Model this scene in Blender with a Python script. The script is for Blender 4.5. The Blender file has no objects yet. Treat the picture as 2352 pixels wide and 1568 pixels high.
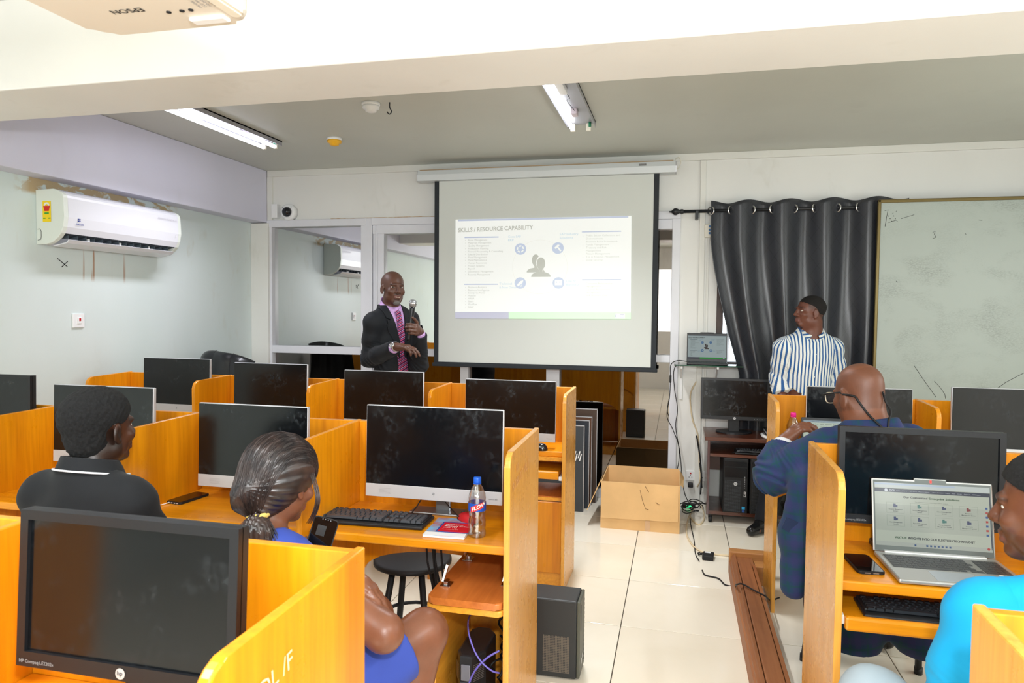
import bpy, bmesh, math, random
import numpy as np
from mathutils import Vector, Matrix
random.seed(7); np.random.seed(7)
C = bpy.context.scene.collection
PI = math.pi
# ------------------------------------------------------------------ camera
H, YAW, PIT, ROL, F = 1.54191, 0.23326, 0.04501, 0.00937, 1605.946
_cy, _sy, _cp, _sp = math.cos(YAW), math.sin(YAW), math.cos(PIT), math.sin(PIT)
FW = np.array([-_sy*_cp, _cy*_cp, -_sp]); _r = np.array([_cy, _sy, 0.0]); _u = np.cross(_r, FW)
RT = math.cos(ROL)*_r + math.sin(ROL)*_u; UP = -math.sin(ROL)*_r + math.cos(ROL)*_u
CAM = np.array([0, 0, H])
def at(px, py, **k):
    """point of the room seen at a photo pixel, on the plane X=, Y= or Z="""
    d = FW + RT*(px-1176)/F + UP*(784-py)/F
    (a, v), = k.items(); i = 'XYZ'.index(a)
    return CAM + d*(v-CAM[i])/d[i]
cam_d = bpy.data.cameras.new('camera'); cam = bpy.data.objects.new('camera', cam_d); C.objects.link(cam)
cam_d.sensor_width = 36; cam_d.lens = F/2352*36; cam_d.clip_start = .05; cam_d.clip_end = 100
cam.matrix_world = Matrix(((RT[0], UP[0], -FW[0], 0), (RT[1], UP[1], -FW[1], 0), (RT[2], UP[2], -FW[2], H), (0, 0, 0, 1)))
cam_d.dof.use_dof = True; cam_d.dof.focus_distance = 3.2; cam_d.dof.aperture_fstop = 7.0
bpy.context.scene.camera = cam
sc = bpy.context.scene
sc.view_settings.view_transform = 'Standard'; sc.view_settings.look = 'None'
sc.view_settings.gamma = 1; sc.view_settings.use_curve_mapping = False
sc.view_settings.exposure = 0.34
sc.cycles.use_denoising = True
sc.cycles.max_bounces = 7; sc.cycles.diffuse_bounces = 4; sc.cycles.glossy_bounces = 4
sc.cycles.transmission_bounces = 6; sc.cycles.transparent_max_bounces = 8
sc.cycles.caustics_reflective = False; sc.cycles.caustics_refractive = False
sc.cycles.sample_clamp_indirect = 6
w = bpy.data.worlds.new('world'); sc.world = w; w.use_nodes = True
w.node_tree.nodes['Background'].inputs[0].default_value = (.80, .9, 1, 1)
w.node_tree.nodes['Background'].inputs[1].default_value = 3.0
def light(name, kind, loc, energy, color=(1, 1, 1), target=None, size=(1, 1), spread=None):
    d = bpy.data.lights.new(name, kind); o = bpy.data.objects.new(name, d); C.objects.link(o)
    d.energy = energy; d.color = color; o.location = loc
    if kind == 'AREA':
        d.shape = 'RECTANGLE'; d.size, d.size_y = size
        if spread: d.spread = spread
    elif kind == 'POINT': d.shadow_soft_size = size[0]
    if target is not None:
        o.rotation_euler = (Vector(target)-Vector(loc)).to_track_quat('-Z', 'Y').to_euler()
    return o
# the photographer's flash above the camera, the ceiling tubes over the near half of the room, the daylight windows behind
light('camera_flash', 'POINT', (0.10, -.06, 1.86), 108, (.97, .985, 1), size=(.05, 0))
light('window_daylight', 'AREA', (.2, -2.3, 1.75), 90, (.93, .98, 1), (.0, 3, 1.3), (4.5, 1.2))
light('near_tube_light', 'AREA', (-1.6, .4, 2.7), 33, (.96, .98, 1), (-1.6, .4, 0), (.25, 1.2))
light('near_tube_light', 'AREA', (1.6, .4, 2.7), 33, (.96, .98, 1), (1.6, .4, 0), (.25, 1.2))
light('front_tube_light', 'AREA', (-2.97, 4.2, 2.68), 13, (.90, .90, 1), (-2.97, 4.2, 0), (.16, 1.1), 2.3)
light('front_tube_light', 'AREA', (-.65, 4.15, 2.68), 20, (.95, .97, 1), (-.65, 4.15, 0), (.08, 1.1), 2.1)
light('right_window_daylight', 'AREA', (3.1, 3.4, 1.7), 26, (.95, 1, .98), (0, 4.0, 1.2), (2.2, 1.2))

# ------------------------------------------------------------------ materials
MATS = {}
def mat(name, col, rough=.5, metal=0, spec=.5, noise=0, nscale=8, bump=0, bscale=60, emit=0, coat=0, trans=0, sub=0, noise_col=None, obj_random=0, stretch=None, ior=1.45):
    if name in MATS: return MATS[name]
    m = bpy.data.materials.new(name); m.use_nodes = True; nt = m.node_tree; b = nt.nodes['Principled BSDF']
    N = nt.nodes.new; L = nt.links.new
    b.inputs['Base Color'].default_value = (*col, 1); b.inputs['Roughness'].default_value = rough
    b.inputs['Metallic'].default_value = metal; b.inputs['Specular IOR Level'].default_value = spec
    b.inputs['IOR'].default_value = ior
    if coat: b.inputs['Coat Weight'].default_value = coat; b.inputs['Coat Roughness'].default_value = .12
    if trans: b.inputs['Transmission Weight'].default_value = trans
    if sub:
        b.inputs['Subsurface Weight'].default_value = sub; b.inputs['Subsurface Radius'].default_value = (.012, .005, .003)
        b.inputs['Subsurface Scale'].default_value = .5
    if emit:
        b.inputs['Emission Color'].default_value = (*col, 1); b.inputs['Emission Strength'].default_value = emit
    tc = N('ShaderNodeTexCoord'); src = tc.outputs['Object']
    if stretch:
        mp = N('ShaderNodeMapping'); mp.inputs['Scale'].default_value = stretch; L(src, mp.inputs[0]); src = mp.outputs[0]
    if noise:
        n = N('ShaderNodeTexNoise'); n.inputs['Scale'].default_value = nscale; n.inputs['Detail'].default_value = 6; L(src, n.inputs['Vector'])
        cr = N('ShaderNodeValToRGB'); cr.color_ramp.elements[0].position = .35; cr.color_ramp.elements[1].position = .68
        c2 = noise_col or tuple(c*(1-noise) for c in col)
        cr.color_ramp.elements[0].color = (*col, 1); cr.color_ramp.elements[1].color = (*c2, 1)
        L(n.outputs[0], cr.inputs[0]); L(cr.outputs[0], b.inputs['Base Color'])
        if emit: L(cr.outputs[0], b.inputs['Emission Color'])
    if bump:
        n2 = N('ShaderNodeTexNoise'); n2.inputs['Scale'].default_value = bscale; n2.inputs['Detail'].default_value = 4; L(src, n2.inputs['Vector'])
        bp = N('ShaderNodeBump'); bp.inputs['Strength'].default_value = bump; bp.inputs['Distance'].default_value = .002
        L(n2.outputs[0], bp.inputs['Height']); L(bp.outputs[0], b.inputs['Normal'])
    MATS[name] = m; return m
def hx(s, k=1.0):
    """sRGB hex to linear"""
    v = [int(s[i:i+2], 16)/255 for i in (0, 2, 4)]
    return tuple(k*(c/12.92 if c <= .04045 else ((c+.055)/1.055)**2.4) for c in v)
def ramp(nt, pts, inp):
    cr = nt.nodes.new('ShaderNodeValToRGB'); e = cr.color_ramp.elements
    while len(e) < len(pts): e.new(.5)
    for q, (p, c) in zip(e, pts): q.position = p; q.color = (*c, 1)
    nt.links.new(inp, cr.inputs[0]); return cr.outputs[0]
def mixc(nt, fac, a, b, mode='MIX'):
    m = nt.nodes.new('ShaderNodeMix'); m.data_type = 'RGBA'; m.blend_type = mode
    for s, v in ((m.inputs[0], fac), (m.inputs[6], a), (m.inputs[7], b)):
        if hasattr(v, 'is_output'): nt.links.new(v, s)
        elif isinstance(v, (int, float)): s.default_value = v
        else: s.default_value = (*v, 1)
    return m.outputs[2]
def mth(nt, op, a, b=0.0, clamp=False):
    m = nt.nodes.new('ShaderNodeMath'); m.operation = op; m.use_clamp = clamp
    for s, v in ((m.inputs[0], a), (m.inputs[1], b)):
        if hasattr(v, 'is_output'): nt.links.new(v, s)
        else: s.default_value = v
    return m.outputs[0]
def noise(nt, scale, stretch=(1, 1, 1), detail=5, off=(0, 0, 0), dist=0, world=False):
    N, L = nt.nodes.new, nt.links.new
    tc = N('ShaderNodeTexCoord'); mp = N('ShaderNodeMapping'); mp.inputs['Scale'].default_value = stretch; mp.inputs['Location'].default_value = off
    L(tc.outputs['Object'], mp.inputs[0])
    n = N('ShaderNodeTexNoise'); n.inputs['Scale'].default_value = scale; n.inputs['Detail'].default_value = detail; n.inputs['Distortion'].default_value = dist
    if world:
        g = N('ShaderNodeNewGeometry'); L(g.outputs['Position'], mp.inputs[0])
    L(mp.outputs[0], n.inputs['Vector']); return n.outputs[0]
def wood(name, light_c, dark_c, axis='z', rough=.30, coat=.2, streak=.55, sc_=1.0):
    m = bpy.data.materials.new(name); m.use_nodes = True; nt = m.node_tree; b = nt.nodes['Principled BSDF']
    N, L = nt.nodes.new, nt.links.new
    st = {'z': (1, 1, .06), 'x': (.06, 1, 1), 'y': (1, .06, 1)}[axis]
    n1 = noise(nt, 9*sc_, st, 5, dist=.6, world=True); n2 = noise(nt, 70*sc_, st, 3, world=True); n3 = noise(nt, 2.2, st, 3, (3, 1, 2), dist=1.2, world=True)
    base = ramp(nt, [(.3, light_c), (.62, tuple(a*.75+b_*.25 for a, b_ in zip(light_c, dark_c))), (.78, dark_c)], n1)
    fine = ramp(nt, [(.35, (1, 1, 1)), (.75, (.82, .76, .70))], n2)
    c = mixc(nt, 1.0, base, fine, 'MULTIPLY')
    st2 = ramp(nt, [(.50, (1, 1, 1)), (.72, (1-.45*streak, 1-.55*streak, 1-.65*streak))], n3)
    c = mixc(nt, 1.0, c, st2, 'MULTIPLY')
    L(c, b.inputs['Base Color'])
    n4 = noise(nt, 14, (1, 1, 1), 6, world=True)
    L(mth(nt, 'ADD', mth(nt, 'MULTIPLY', n4, .22), rough-.1), b.inputs['Roughness'])
    b.inputs['Coat Weight'].default_value = coat; b.inputs['Coat Roughness'].default_value = .12
    bp = N('ShaderNodeBump'); bp.inputs['Strength'].default_value = .12; bp.inputs['Distance'].default_value = .001
    L(n2, bp.inputs['Height']); L(bp.outputs[0], b.inputs['Normal'])
    MATS[name] = m; return m
WL, WD = (.84, .33, .005), (.56, .16, .004)
W_V = wood('varnished_wood_upright', WL, WD, 'z')
W_H = wood('varnished_wood_level', WL, (.56, .15, .006), 'x')
W_Y = wood('varnished_wood_edge', (.83, .38, .04), (.52, .17, .012), 'y')
W_E = wood('varnished_wood_outer', (.82, .40, .065), (.50, .22, .035), 'z', rough=.28, coat=.2, streak=.35, sc_=1.6)
W_R = wood('red_wood', hx('CC7634'), hx('9A4A1A'), 'y', rough=.35, coat=.2)
W_T = wood('worn_timber', hx('9A6238'), hx('6A3A1C'), 'y', rough=.55, coat=0, streak=.9)
W_B = wood('dark_brown_wood', hx('5A2E1C'), hx('37180E'), 'x', rough=.3, coat=.3)
W_M = wood('brown_office_wood', hx('8A5028'), hx('542B12'), 'x', rough=.4, coat=.1)
BLK = mat('black_plastic', hx('1B1D20'), .42, bump=.05, bscale=400)
BLKD = mat('black_rubber', hx('101114'), .6)
DKG = mat('dark_grey_plastic', hx('33363A'), .45)
SIL = mat('silver_plastic', hx('C4C5C9'), .38, metal=.35)
SILD = mat('silver_metal', hx('9FA2A6'), .3, metal=.8)
ALU = mat('white_aluminium', hx('DFE0E6'), .35, spec=.5, noise=.06, nscale=5)
WHT = mat('white_plastic', hx('E9EAEA'), .4)
CRM = mat('cream_plastic', hx('E4DFCF'), .35)
CHR = mat('chrome', hx('D5D5D5'), .18, metal=1)
RED = mat('red_plastic', hx('B81E28'), .4)
def screen_mat():
    m = bpy.data.materials.new('dusty_black_screen'); m.use_nodes = True; nt = m.node_tree; b = nt.nodes['Principled BSDF']
    n1 = noise(nt, 8, (1, 1, 1.3), 9, dist=.35, world=True); n2 = noise(nt, 60, (1, 1, .8), 8, dist=.3, world=True)
    sm = mth(nt, 'MULTIPLY', ramp(nt, [(.48, (0, 0, 0)), (.72, (1, 1, 1))], n1), ramp(nt, [(.45, (0, 0, 0)), (.75, (1, 1, 1))], n2))
    nt.links.new(mixc(nt, mth(nt, 'MULTIPLY', sm, .45, True), hx('0A0C0F'), hx('3A4248')), b.inputs['Base Color'])
    nt.links.new(mth(nt, 'ADD', mth(nt, 'MULTIPLY', sm, .3), .16), b.inputs['Roughness'])
    b.inputs['Specular IOR Level'].default_value = .45
    return m
SCR = screen_mat()

# ------------------------------------------------------------------ mesh builder (all geometry in world metres)
class MB:
    def __init__(s): s.v = []; s.f = []; s.sm = []
    def add(s, v, f, smooth=False, M=None):
        o = len(s.v)
        for p in v: s.v.append(tuple(M @ Vector(p)) if M is not None else tuple(p))
        for q in f: s.f.append(tuple(i+o for i in q)); s.sm.append(smooth)
        return s
    def box(s, x0, x1, y0, y1, z0, z1, bev=0, M=None, seg=2):
        x0, x1 = sorted((x0, x1)); y0, y1 = sorted((y0, y1)); z0, z1 = sorted((z0, z1))
        v = [(x, y, z) for x in (x0, x1) for y in (y0, y1) for z in (z0, z1)]
        f = [(0, 1, 3, 2), (4, 6, 7, 5), (0, 4, 5, 1), (2, 3, 7, 6), (0, 2, 6, 4), (1, 5, 7, 3)]
        if not bev: return s.add(v, f, False, M)
        bm = bmesh.new(); vs = [bm.verts.new(p) for p in v]
        for q in f: bm.faces.new([vs[i] for i in q])
        bev = min(bev, .49*min(x1-x0, y1-y0, z1-z0))
        bmesh.ops.bevel(bm, geom=bm.edges[:], offset=bev, segments=seg, profile=.5, affect='EDGES')
        return s.bm(bm, M)
    def bm(s, bm, M=None, smooth=False):
        bm.verts.index_update(); v = [tuple(p.co) for p in bm.verts]; f = [[q.index for q in fc.verts] for fc in bm.faces]
        bm.free(); return s.add(v, f, smooth, M)
    def prism(s, pts, axis, a, b, M=None, bev=0):
        """polygon pts in the plane normal to axis, extruded from a to b"""
        def P(p, t): return {'x': (t, p[0], p[1]), 'y': (p[0], t, p[1]), 'z': (p[0], p[1], t)}[axis]
        n = len(pts); v = [P(p, a) for p in pts]+[P(p, b) for p in pts]
        f = [tuple(range(n)), tuple(range(2*n-1, n-1, -1))]+[(i, (i+1) % n, n+(i+1) % n, n+i) for i in range(n)]
        if not bev: return s.add(v, f, False, M)
        bm = bmesh.new(); vs = [bm.verts.new(p) for p in v]
        for q in f: bm.faces.new([vs[i] for i in q])
        es = [e for e in bm.edges if (e.verts[0].index < n) == (e.verts[1].index < n)]
        bm.verts.index_update(); es = [e for e in bm.edges if (e.verts[0].index < n) == (e.verts[1].index < n)]
        bmesh.ops.bevel(bm, geom=es, offset=bev, segments=2, profile=.5, affect='EDGES')
        return s.bm(bm, M)
    def tube(s, pts, r, n=8, M=None, closed=False, cap=True):
        pts = [Vector(p) for p in pts]; m = len(pts); rs = r if isinstance(r, (list, tuple)) else [r]*m
        v = []; up = None
        for i, p in enumerate(pts):
            t = (pts[(i+1) % m]-pts[i-1]) if closed else (pts[min(i+1, m-1)]-pts[max(i-1, 0)])
            t.normalize()
            if up is None: up = t.orthogonal().normalized()
            else:
                up = up-t*up.dot(t); up = up.normalized() if up.length > 1e-6 else t.orthogonal().normalized()
            q = t.cross(up)
            for k in range(n):
                a = 2*PI*k/n; v.append(tuple(p+(up*math.cos(a)+q*math.sin(a))*rs[i]))
        f = []
        for i in range(m if closed else m-1):
            for k in range(n):
                a, b = i*n+k, i*n+(k+1) % n; c, d = ((i+1) % m)*n+(k+1) % n, ((i+1) % m)*n+k; f.append((a, b, c, d))
        if cap and not closed: f += [tuple(range(n-1, -1, -1)), tuple(range((m-1)*n, m*n))]
        return s.add(v, f, True, M)
    def lathe(s, prof, n=24, c=(0, 0, 0), M=None):
        """profile (r, z) turned about the z axis through c"""
        v = []; f = []
        for r, z in prof:
            for k in range(n): a = 2*PI*k/n; v.append((c[0]+r*math.cos(a), c[1]+r*math.sin(a), c[2]+z))
        for i in range(len(prof)-1):
            for k in range(n): f.append((i*n+k, i*n+(k+1) % n, (i+1)*n+(k+1) % n, (i+1)*n+k))
        if prof[0][0] > 1e-5: f.append(tuple(range(n-1, -1, -1)))
        if prof[-1][0] > 1e-5: f.append(tuple(range((len(prof)-1)*n, len(prof)*n)))
        return s.add(v, f, True, M)
    def grid(s, fn, nu, nv, smooth=True, closed_u=False):
        v = [fn(i/(nu if closed_u else nu-1), j/(nv-1)) for j in range(nv) for i in range(nu)]; f = []
        for j in range(nv-1):
            for i in range(nu if closed_u else nu-1):
                f.append((j*nu+i, j*nu+(i+1) % nu, (j+1)*nu+(i+1) % nu, (j+1)*nu+i))
        return s.add(v, f, smooth)
    def build(s, name, m, parent=None, label=None, loc=None):
        me = bpy.data.meshes.new(name); o = bpy.data.objects.new(name, me); C.objects.link(o)
        if parent is not None:
            Wp = world(parent); o.parent = parent; Wi = Wp.inverted(); vs = [tuple(Wi @ Vector(p)) for p in s.v]
        else:
            if loc is None:
                a = np.array(s.v); loc = ((a[:, 0].min()+a[:, 0].max())/2, (a[:, 1].min()+a[:, 1].max())/2, a[:, 2].min())
            o.location = loc; vs = [(p[0]-loc[0], p[1]-loc[1], p[2]-loc[2]) for p in s.v]
        me.from_pydata(vs, [], s.f)
        me.polygons.foreach_set('use_smooth', s.sm)
        if m is not None: me.materials.append(m)
        me.update()
        if label: o['label'] = label
        return o
def world(o):
    M = Matrix.LocRotScale(o.location, o.rotation_euler, o.scale)
    return world(o.parent) @ M if o.parent else M
def thing(name, label, cat, loc=(0, 0, 0), rz=0, group=None):
    o = bpy.data.objects.new(name, None); C.objects.link(o); o.empty_display_size = .1
    o.location = tuple(float(c) for c in loc); o.rotation_euler = (0, 0, rz); o['label'] = label; o['category'] = cat
    if group: o['group'] = group
    return o
def tag(o, label, cat, group=None, kind=None):
    o['label'] = label; o['category'] = cat
    if group: o['group'] = group
    if kind: o['kind'] = kind
    return o
def struct(mb, name, m, label=None, parent=None):
    o = mb.build(name, m, parent)
    if parent is None: o['kind'] = 'structure'
    if label: o['label'] = label
    return o
def copy_tree(o, parent=None):
    c = o.copy(); C.objects.link(c); c.parent = parent
    for ch in list(o.children): copy_tree(ch, c)
    return c
def frame(o, x, y, z=None):
    """matrix from origin o and x / y direction vectors"""
    o, x, y = Vector(o), Vector(x).normalized(), Vector(y); zz = x.cross(y).normalized(); y = zz.cross(x).normalized()
    return Matrix(((x[0], y[0], zz[0], o[0]), (x[1], y[1], zz[1], o[1]), (x[2], y[2], zz[2], o[2]), (0, 0, 0, 1)))
def T(x, y, z, rz=0, rx=0, ry=0):
    return Matrix.Translation((x, y, z)) @ Matrix.Rotation(rz, 4, 'Z') @ Matrix.Rotation(rx, 4, 'X') @ Matrix.Rotation(ry, 4, 'Y')
_tc = {}
def text(mb, s, size, M, align='LEFT', bold=0, ext=.0004, width=None):
    """flat lettering: local x to the right, y up, M places it"""
    key = (s, align, bold)
    if key not in _tc:
        cu = bpy.data.curves.new('t', 'FONT'); cu.body = s; cu.size = 1; cu.align_x = align; cu.offset = bold; cu.resolution_u = 2; cu.fill_mode = 'FRONT'
        ob = bpy.data.objects.new('t', cu); me = bpy.data.meshes.new_from_object(ob)
        _tc[key] = ([tuple(v.co) for v in me.vertices], [tuple(p.vertices) for p in me.polygons])
        bpy.data.objects.remove(ob); bpy.data.curves.remove(cu); bpy.data.meshes.remove(me)
    v, f = _tc[key]
    if not v: return
    sx = 1
    if width: w_ = max(p[0] for p in v)-min(p[0] for p in v); sx = width/(w_*size)
    mb.add([(p[0]*size*sx, p[1]*size, ext) for p in v], f, False, M)
def rect(mb, x0, x1, y0, y1, M, z=.0003, t=.0003):
    mb.add([(x0, y0, z), (x1, y0, z), (x1, y1, z), (x0, y1, z)], [(0, 1, 2, 3)], False, M)
def disc(mb, x, y, r, M, z=.0003, n=24, r2=0, a0=0, a1=2*PI):
    if r2:
        v = []; full = abs(a1-a0-2*PI) < 1e-6
        for k in range(n+1): a = a0+(a1-a0)*k/n; v += [(x+r*math.cos(a), y+r*math.sin(a), z), (x+r2*math.cos(a), y+r2*math.sin(a), z)]
        mb.add(v, [(2*k, 2*k+2, 2*k+3, 2*k+1) for k in range(n)], False, M)
    else: mb.add([(x+r*math.cos(2*PI*k/n), y+r*math.sin(2*PI*k/n), z) for k in range(n)], [tuple(range(n))], False, M)
def spline(pts, n=8):
    P = [Vector(p) for p in pts]; out = []
    for i in range(len(P)-1):
        a, b, c, d = P[max(i-1, 0)], P[i], P[i+1], P[min(i+2, len(P)-1)]
        for k in range(n):
            t = k/n; out.append(.5*((2*b)+(c-a)*t+(2*a-5*b+4*c-d)*t*t+(3*b-a-3*c+d)*t**3))
    out.append(P[-1]); return out
# ------------------------------------------------------------------ the room shell
XL, XR, YB, YD, ZC = -3.82, 3.2, -2.6, 5.75, 2.784
def wall_mat(name, base, stain, amt, tint=None, drips=False):
    m = bpy.data.materials.new(name); m.use_nodes = True; nt = m.node_tree; b = nt.nodes['Principled BSDF']
    b.inputs['Roughness'].default_value = .45; b.inputs['Specular IOR Level'].default_value = .35
    n1 = noise(nt, 2.6, (1, 1, 1), 8, dist=.8, world=True); n2 = noise(nt, 11, (1, 1, .35), 7, (4, 2, 1), dist=1, world=True); n3 = noise(nt, 1.1, (1, 1, .5), 3, (7, 0, 0), world=True)
    c = mixc(nt, ramp(nt, [(.35, (0, 0, 0)), (.7, (1, 1, 1))], n3), base, tint or tuple(.93*k for k in base))
    s = mth(nt, 'MULTIPLY', ramp(nt, [(.55, (0, 0, 0)), (.70, (1, 1, 1))], n1), ramp(nt, [(.5, (0, 0, 0)), (.68, (1, 1, 1))], n2))
    c = mixc(nt, mth(nt, 'MULTIPLY', s, amt, True), c, stain)
    if drips:      # rusty water marks round and below the air conditioner, dirty strip under the beam
        g = nt.nodes.new('ShaderNodeNewGeometry'); sp = nt.nodes.new('ShaderNodeSeparateXYZ'); nt.links.new(g.outputs['Position'], sp.inputs[0]); Yp, Zp = sp.outputs[1], sp.outputs[2]
        def band(v, lo, hi, s_):
            return mth(nt, 'MULTIPLY', mth(nt, 'MULTIPLY', mth(nt, 'SUBTRACT', v, lo), s_, True), mth(nt, 'MULTIPLY', mth(nt, 'SUBTRACT', hi, v), s_, True))
        nb = noise(nt, 7, (1, 1, 1.6), 8, (1, 5, 2), dist=1.5, world=True)
        patch = mth(nt, 'MULTIPLY', mth(nt, 'MULTIPLY', band(Yp, 3.35, 4.75, 9), band(Zp, 2.21, 2.34, 40)), ramp(nt, [(.42, (0, 0, 0)), (.50, (1, 1, 1))], nb))
        c = mixc(nt, mth(nt, 'MULTIPLY', patch, .8), c, hx('B08F55'))
        nd = noise(nt, 17, (1, 1, .03), 2, world=True); nl = noise(nt, 9, (1, 1, .2), 3, (3, 3, 3), world=True)
        dr = mth(nt, 'MULTIPLY', mth(nt, 'MULTIPLY', band(Yp, 3.6, 4.3, 12), band(Zp, 1.70, 1.94, 22)), mth(nt, 'MULTIPLY', ramp(nt, [(.615, (0, 0, 0)), (.635, (1, 1, 1))], nd), ramp(nt, [(.4, (0, 0, 0)), (.6, (1, 1, 1))], nl)))
        c = mixc(nt, mth(nt, 'MULTIPLY', dr, .8), c, hx('A5744F'))
    nt.links.new(c, b.inputs['Base Color'])
    bp = nt.nodes.new('ShaderNodeBump'); bp.inputs['Strength'].default_value = .15; bp.inputs['Distance'].default_value = .004
    nt.links.new(noise(nt, 30, (1, 1, 1), 5, world=True), bp.inputs['Height']); nt.links.new(bp.outputs[0], b.inputs['Normal'])
    MATS[name] = m; return m
WALL_L = wall_mat('left_wall_paint', hx('D5DEDD'), hx('B6AD92'), .35, hx('CBD8D4'), drips=True)
WALL_F = wall_mat('front_wall_paint', hx('E6E6E2'), hx('B9B5A6'), .25)
BEAM_P = wall_mat('beam_paint', hx('F0EEE9'), hx('C8C4B6'), .2)
BEAM_L = wall_mat('left_beam_paint', hx('DADAEA'), hx('C3C2C6'), .2)
CEIL_P = wall_mat('ceiling_paint', hx('C8CAC1'), hx('B8B7AD'), .3)
TRIM_P = wall_mat('trim_paint', hx('E4E4DE'), hx('C8C6BA'), .3)

# floor: one slab with grout, every tile a piece of its own
floor = struct(MB().box(XL, XR, YB, YD+.12, -.1, -.004).box(XL, .30, YD+.12, 8.9, -.1, -.004), 'floor', mat('grout', hx('5E564A'), .8, noise=.3, nscale=20))
def tile_mat():
    m = bpy.data.materials.new('polished_cream_tile'); m.use_nodes = True; nt = m.node_tree; b = nt.nodes['Principled BSDF']
    n = noise(nt, 3, (1, 1, 1), 6, dist=.6, world=True); n2 = noise(nt, 16, (1, 1, 1), 6, world=True)
    oi = nt.nodes.new('ShaderNodeObjectInfo')
    c = mixc(nt, oi.outputs['Random'], hx('F3EDDE'), hx('EEE5D2')); c = mixc(nt, ramp(nt, [(.45, (0, 0, 0)), (.75, (.35, .35, .35))], n), c, hx('DFD5BE'))
    nt.links.new(c, b.inputs['Base Color'])
    nt.links.new(mth(nt, 'ADD', mth(nt, 'MULTIPLY', n2, .10), .07), b.inputs['Roughness'])
    b.inputs['Specular IOR Level'].default_value = .6
    return m
TILE = tile_mat(); TX, TY, TS = -.246, 3.397, .6
t0 = MB().box(-.2978, .2978, -.2978, .2978, -.012, 0, .0012).build('floor_tile', TILE, floor)
for v in t0.data.vertices: v.co += floor.location          # mesh centred on its own origin
first = True
for i in range(-6, 6):
    for j in range(-10, 5):
        cx, cy = TX+TS*i+.3, TY+TS*j+.3
        if not (XL-.3 < cx < XR+.3 and YB-.3 < cy < 5.72): continue
        o = t0 if first else t0.copy()
        if not first: C.objects.link(o)
        first = False; o.parent = floor; o.location = Vector((cx, cy, 0))-floor.location
struct(MB().box(XL-.15, XL, YB, YD+3.2, 0, ZC), 'wall_left', WALL_L)
struct(MB().box(XR, XR+.15, YB, YD+.1, 0, ZC), 'wall_right', WALL_F)
struct(MB().box(XL-.15, XR+.15, YB-.15, YB, 0, ZC), 'wall_back', WALL_F)
struct(MB().box(XL-.15, XR+.15, YB-.15, YD+.12, ZC, ZC+.12).box(XL-.15, .30, YD+.12, YD+3.2, ZC, ZC+.12), 'ceiling', CEIL_P)
struct(MB().box(XL, XR, 2.342, 2.73, 2.42, ZC, .006), 'ceiling_beam', BEAM_P)
struct(MB().box(XL, -3.668, YB, YD-.02, 2.315, ZC, .006), 'beam_left', BEAM_L)

def X(px, py=600, Y=YD): return float(at(px, py, Y=Y)[0])
def Z(px, py, Y=YD): return float(at(px, py, Y=Y)[2])
xa, xb = X(627, 650), X(831, 650)        # left pane
xc, xd = X(882, 650), X(1058, 880)
xe, xf_ = X(1077, 880), X(1255, 880)
xg, xh = X(1285, 900), X(1541, 700)
xk = X(1560, 700)                         # right end of the aluminium front
zt, zm1, zm0, zb = Z(700, 521), Z(700, 794), Z(700, 811), .07
zhead = Z(700, 505)
# front wall: plaster head, solid panel to the right with the window opening
wx0, wx1, wz0, wz1 = X(1646, 700), X(1990, 700), Z(1660, 842), Z(1680, 500)
wf = MB(); wf.box(XL, xk, YD, YD+.12, zhead, ZC); wf.box(xk, wx0, YD, YD+.12, 0, ZC); wf.box(wx0, wx1, YD, YD+.12, 0, wz0); wf.box(wx0, wx1, YD, YD+.12, wz1, ZC); wf.box(wx1, XR, YD, YD+.12, 0, ZC)
struct(wf, 'wall_front', WALL_F)
# cover strips
s = MB(); s.box(xa-.04, XR, YD-.022, YD, ZC-.055, ZC, .003); struct(s, 'trim_1', TRIM_P)
s = MB(); s.box(X(616, 450), X(628, 450), YD-.022, YD, zhead, ZC-.055, .003); struct(s, 'trim_2', TRIM_P)
s = MB(); s.box(X(1605, 600), X(1618, 600), YD-.018, YD, 0, ZC-.056, .003); struct(s, 'trim_3', TRIM_P)
s = MB(); s.box(XL, xa-.02, YD-.05, YD, 0, 2.31, .004); struct(s, 'trim_4', TRIM_P)
s = MB(); s.box(X(1623, 600), X(1628, 600), YD-.01, YD, .1, 2.2, .002); struct(s, 'trim_5', TRIM_P)
# rusty edge on the head of the glass front
s = MB(); s.box(X(760, 500), X(1000, 500), YD-.004, YD, zhead-.006, zhead+.008)
struct(s, 'trim_6', mat('rust_line', hx('B98A4E'), .8, noise=.5, nscale=30, noise_col=hx('D9CDB4')))
# glass: mirror film with a look through into the dim office
def glass_mat(name, refl, tint, rc=(.92, .93, .92)):
    m = bpy.data.materials.new(name); m.use_nodes = True; nt = m.node_tree; nt.nodes.clear()
    N, L = nt.nodes.new, nt.links.new
    o = N('ShaderNodeOutputMaterial'); g = N('ShaderNodeBsdfGlossy'); g.inputs['Roughness'].default_value = .0; g.inputs['Color'].default_value = (*rc, 1)
    t = N('ShaderNodeBsdfTransparent'); t.inputs['Color'].default_value = (*tint, 1)
    mx = N('ShaderNodeMixShader'); mx.inputs[0].default_value = refl; L(t.outputs[0], mx.inputs[1]); L(g.outputs[0], mx.inputs[2]); L(mx.outputs[0], o.inputs[0]); return m
GL1 = glass_mat('mirror_film_glass', .68, (.35, .3, .27)); GL2 = glass_mat('tinted_door_glass', .42, (.34, .27, .24), (.52, .48, .45))
def glazed(name, x0, x1, panes, fr=.0, posts=()):
    """aluminium frame members as boxes, panes as children"""
    f = MB()
    for b in posts: f.box(*b, .004)
    fo = struct(f, name, ALU)
    for (a, b, c, d, g) in panes: MB().box(a, b, YD+.035, YD+.041, c, d).build('pane', g, fo)
    return fo
fy0, fy1 = YD-.02, YD+.06
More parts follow.
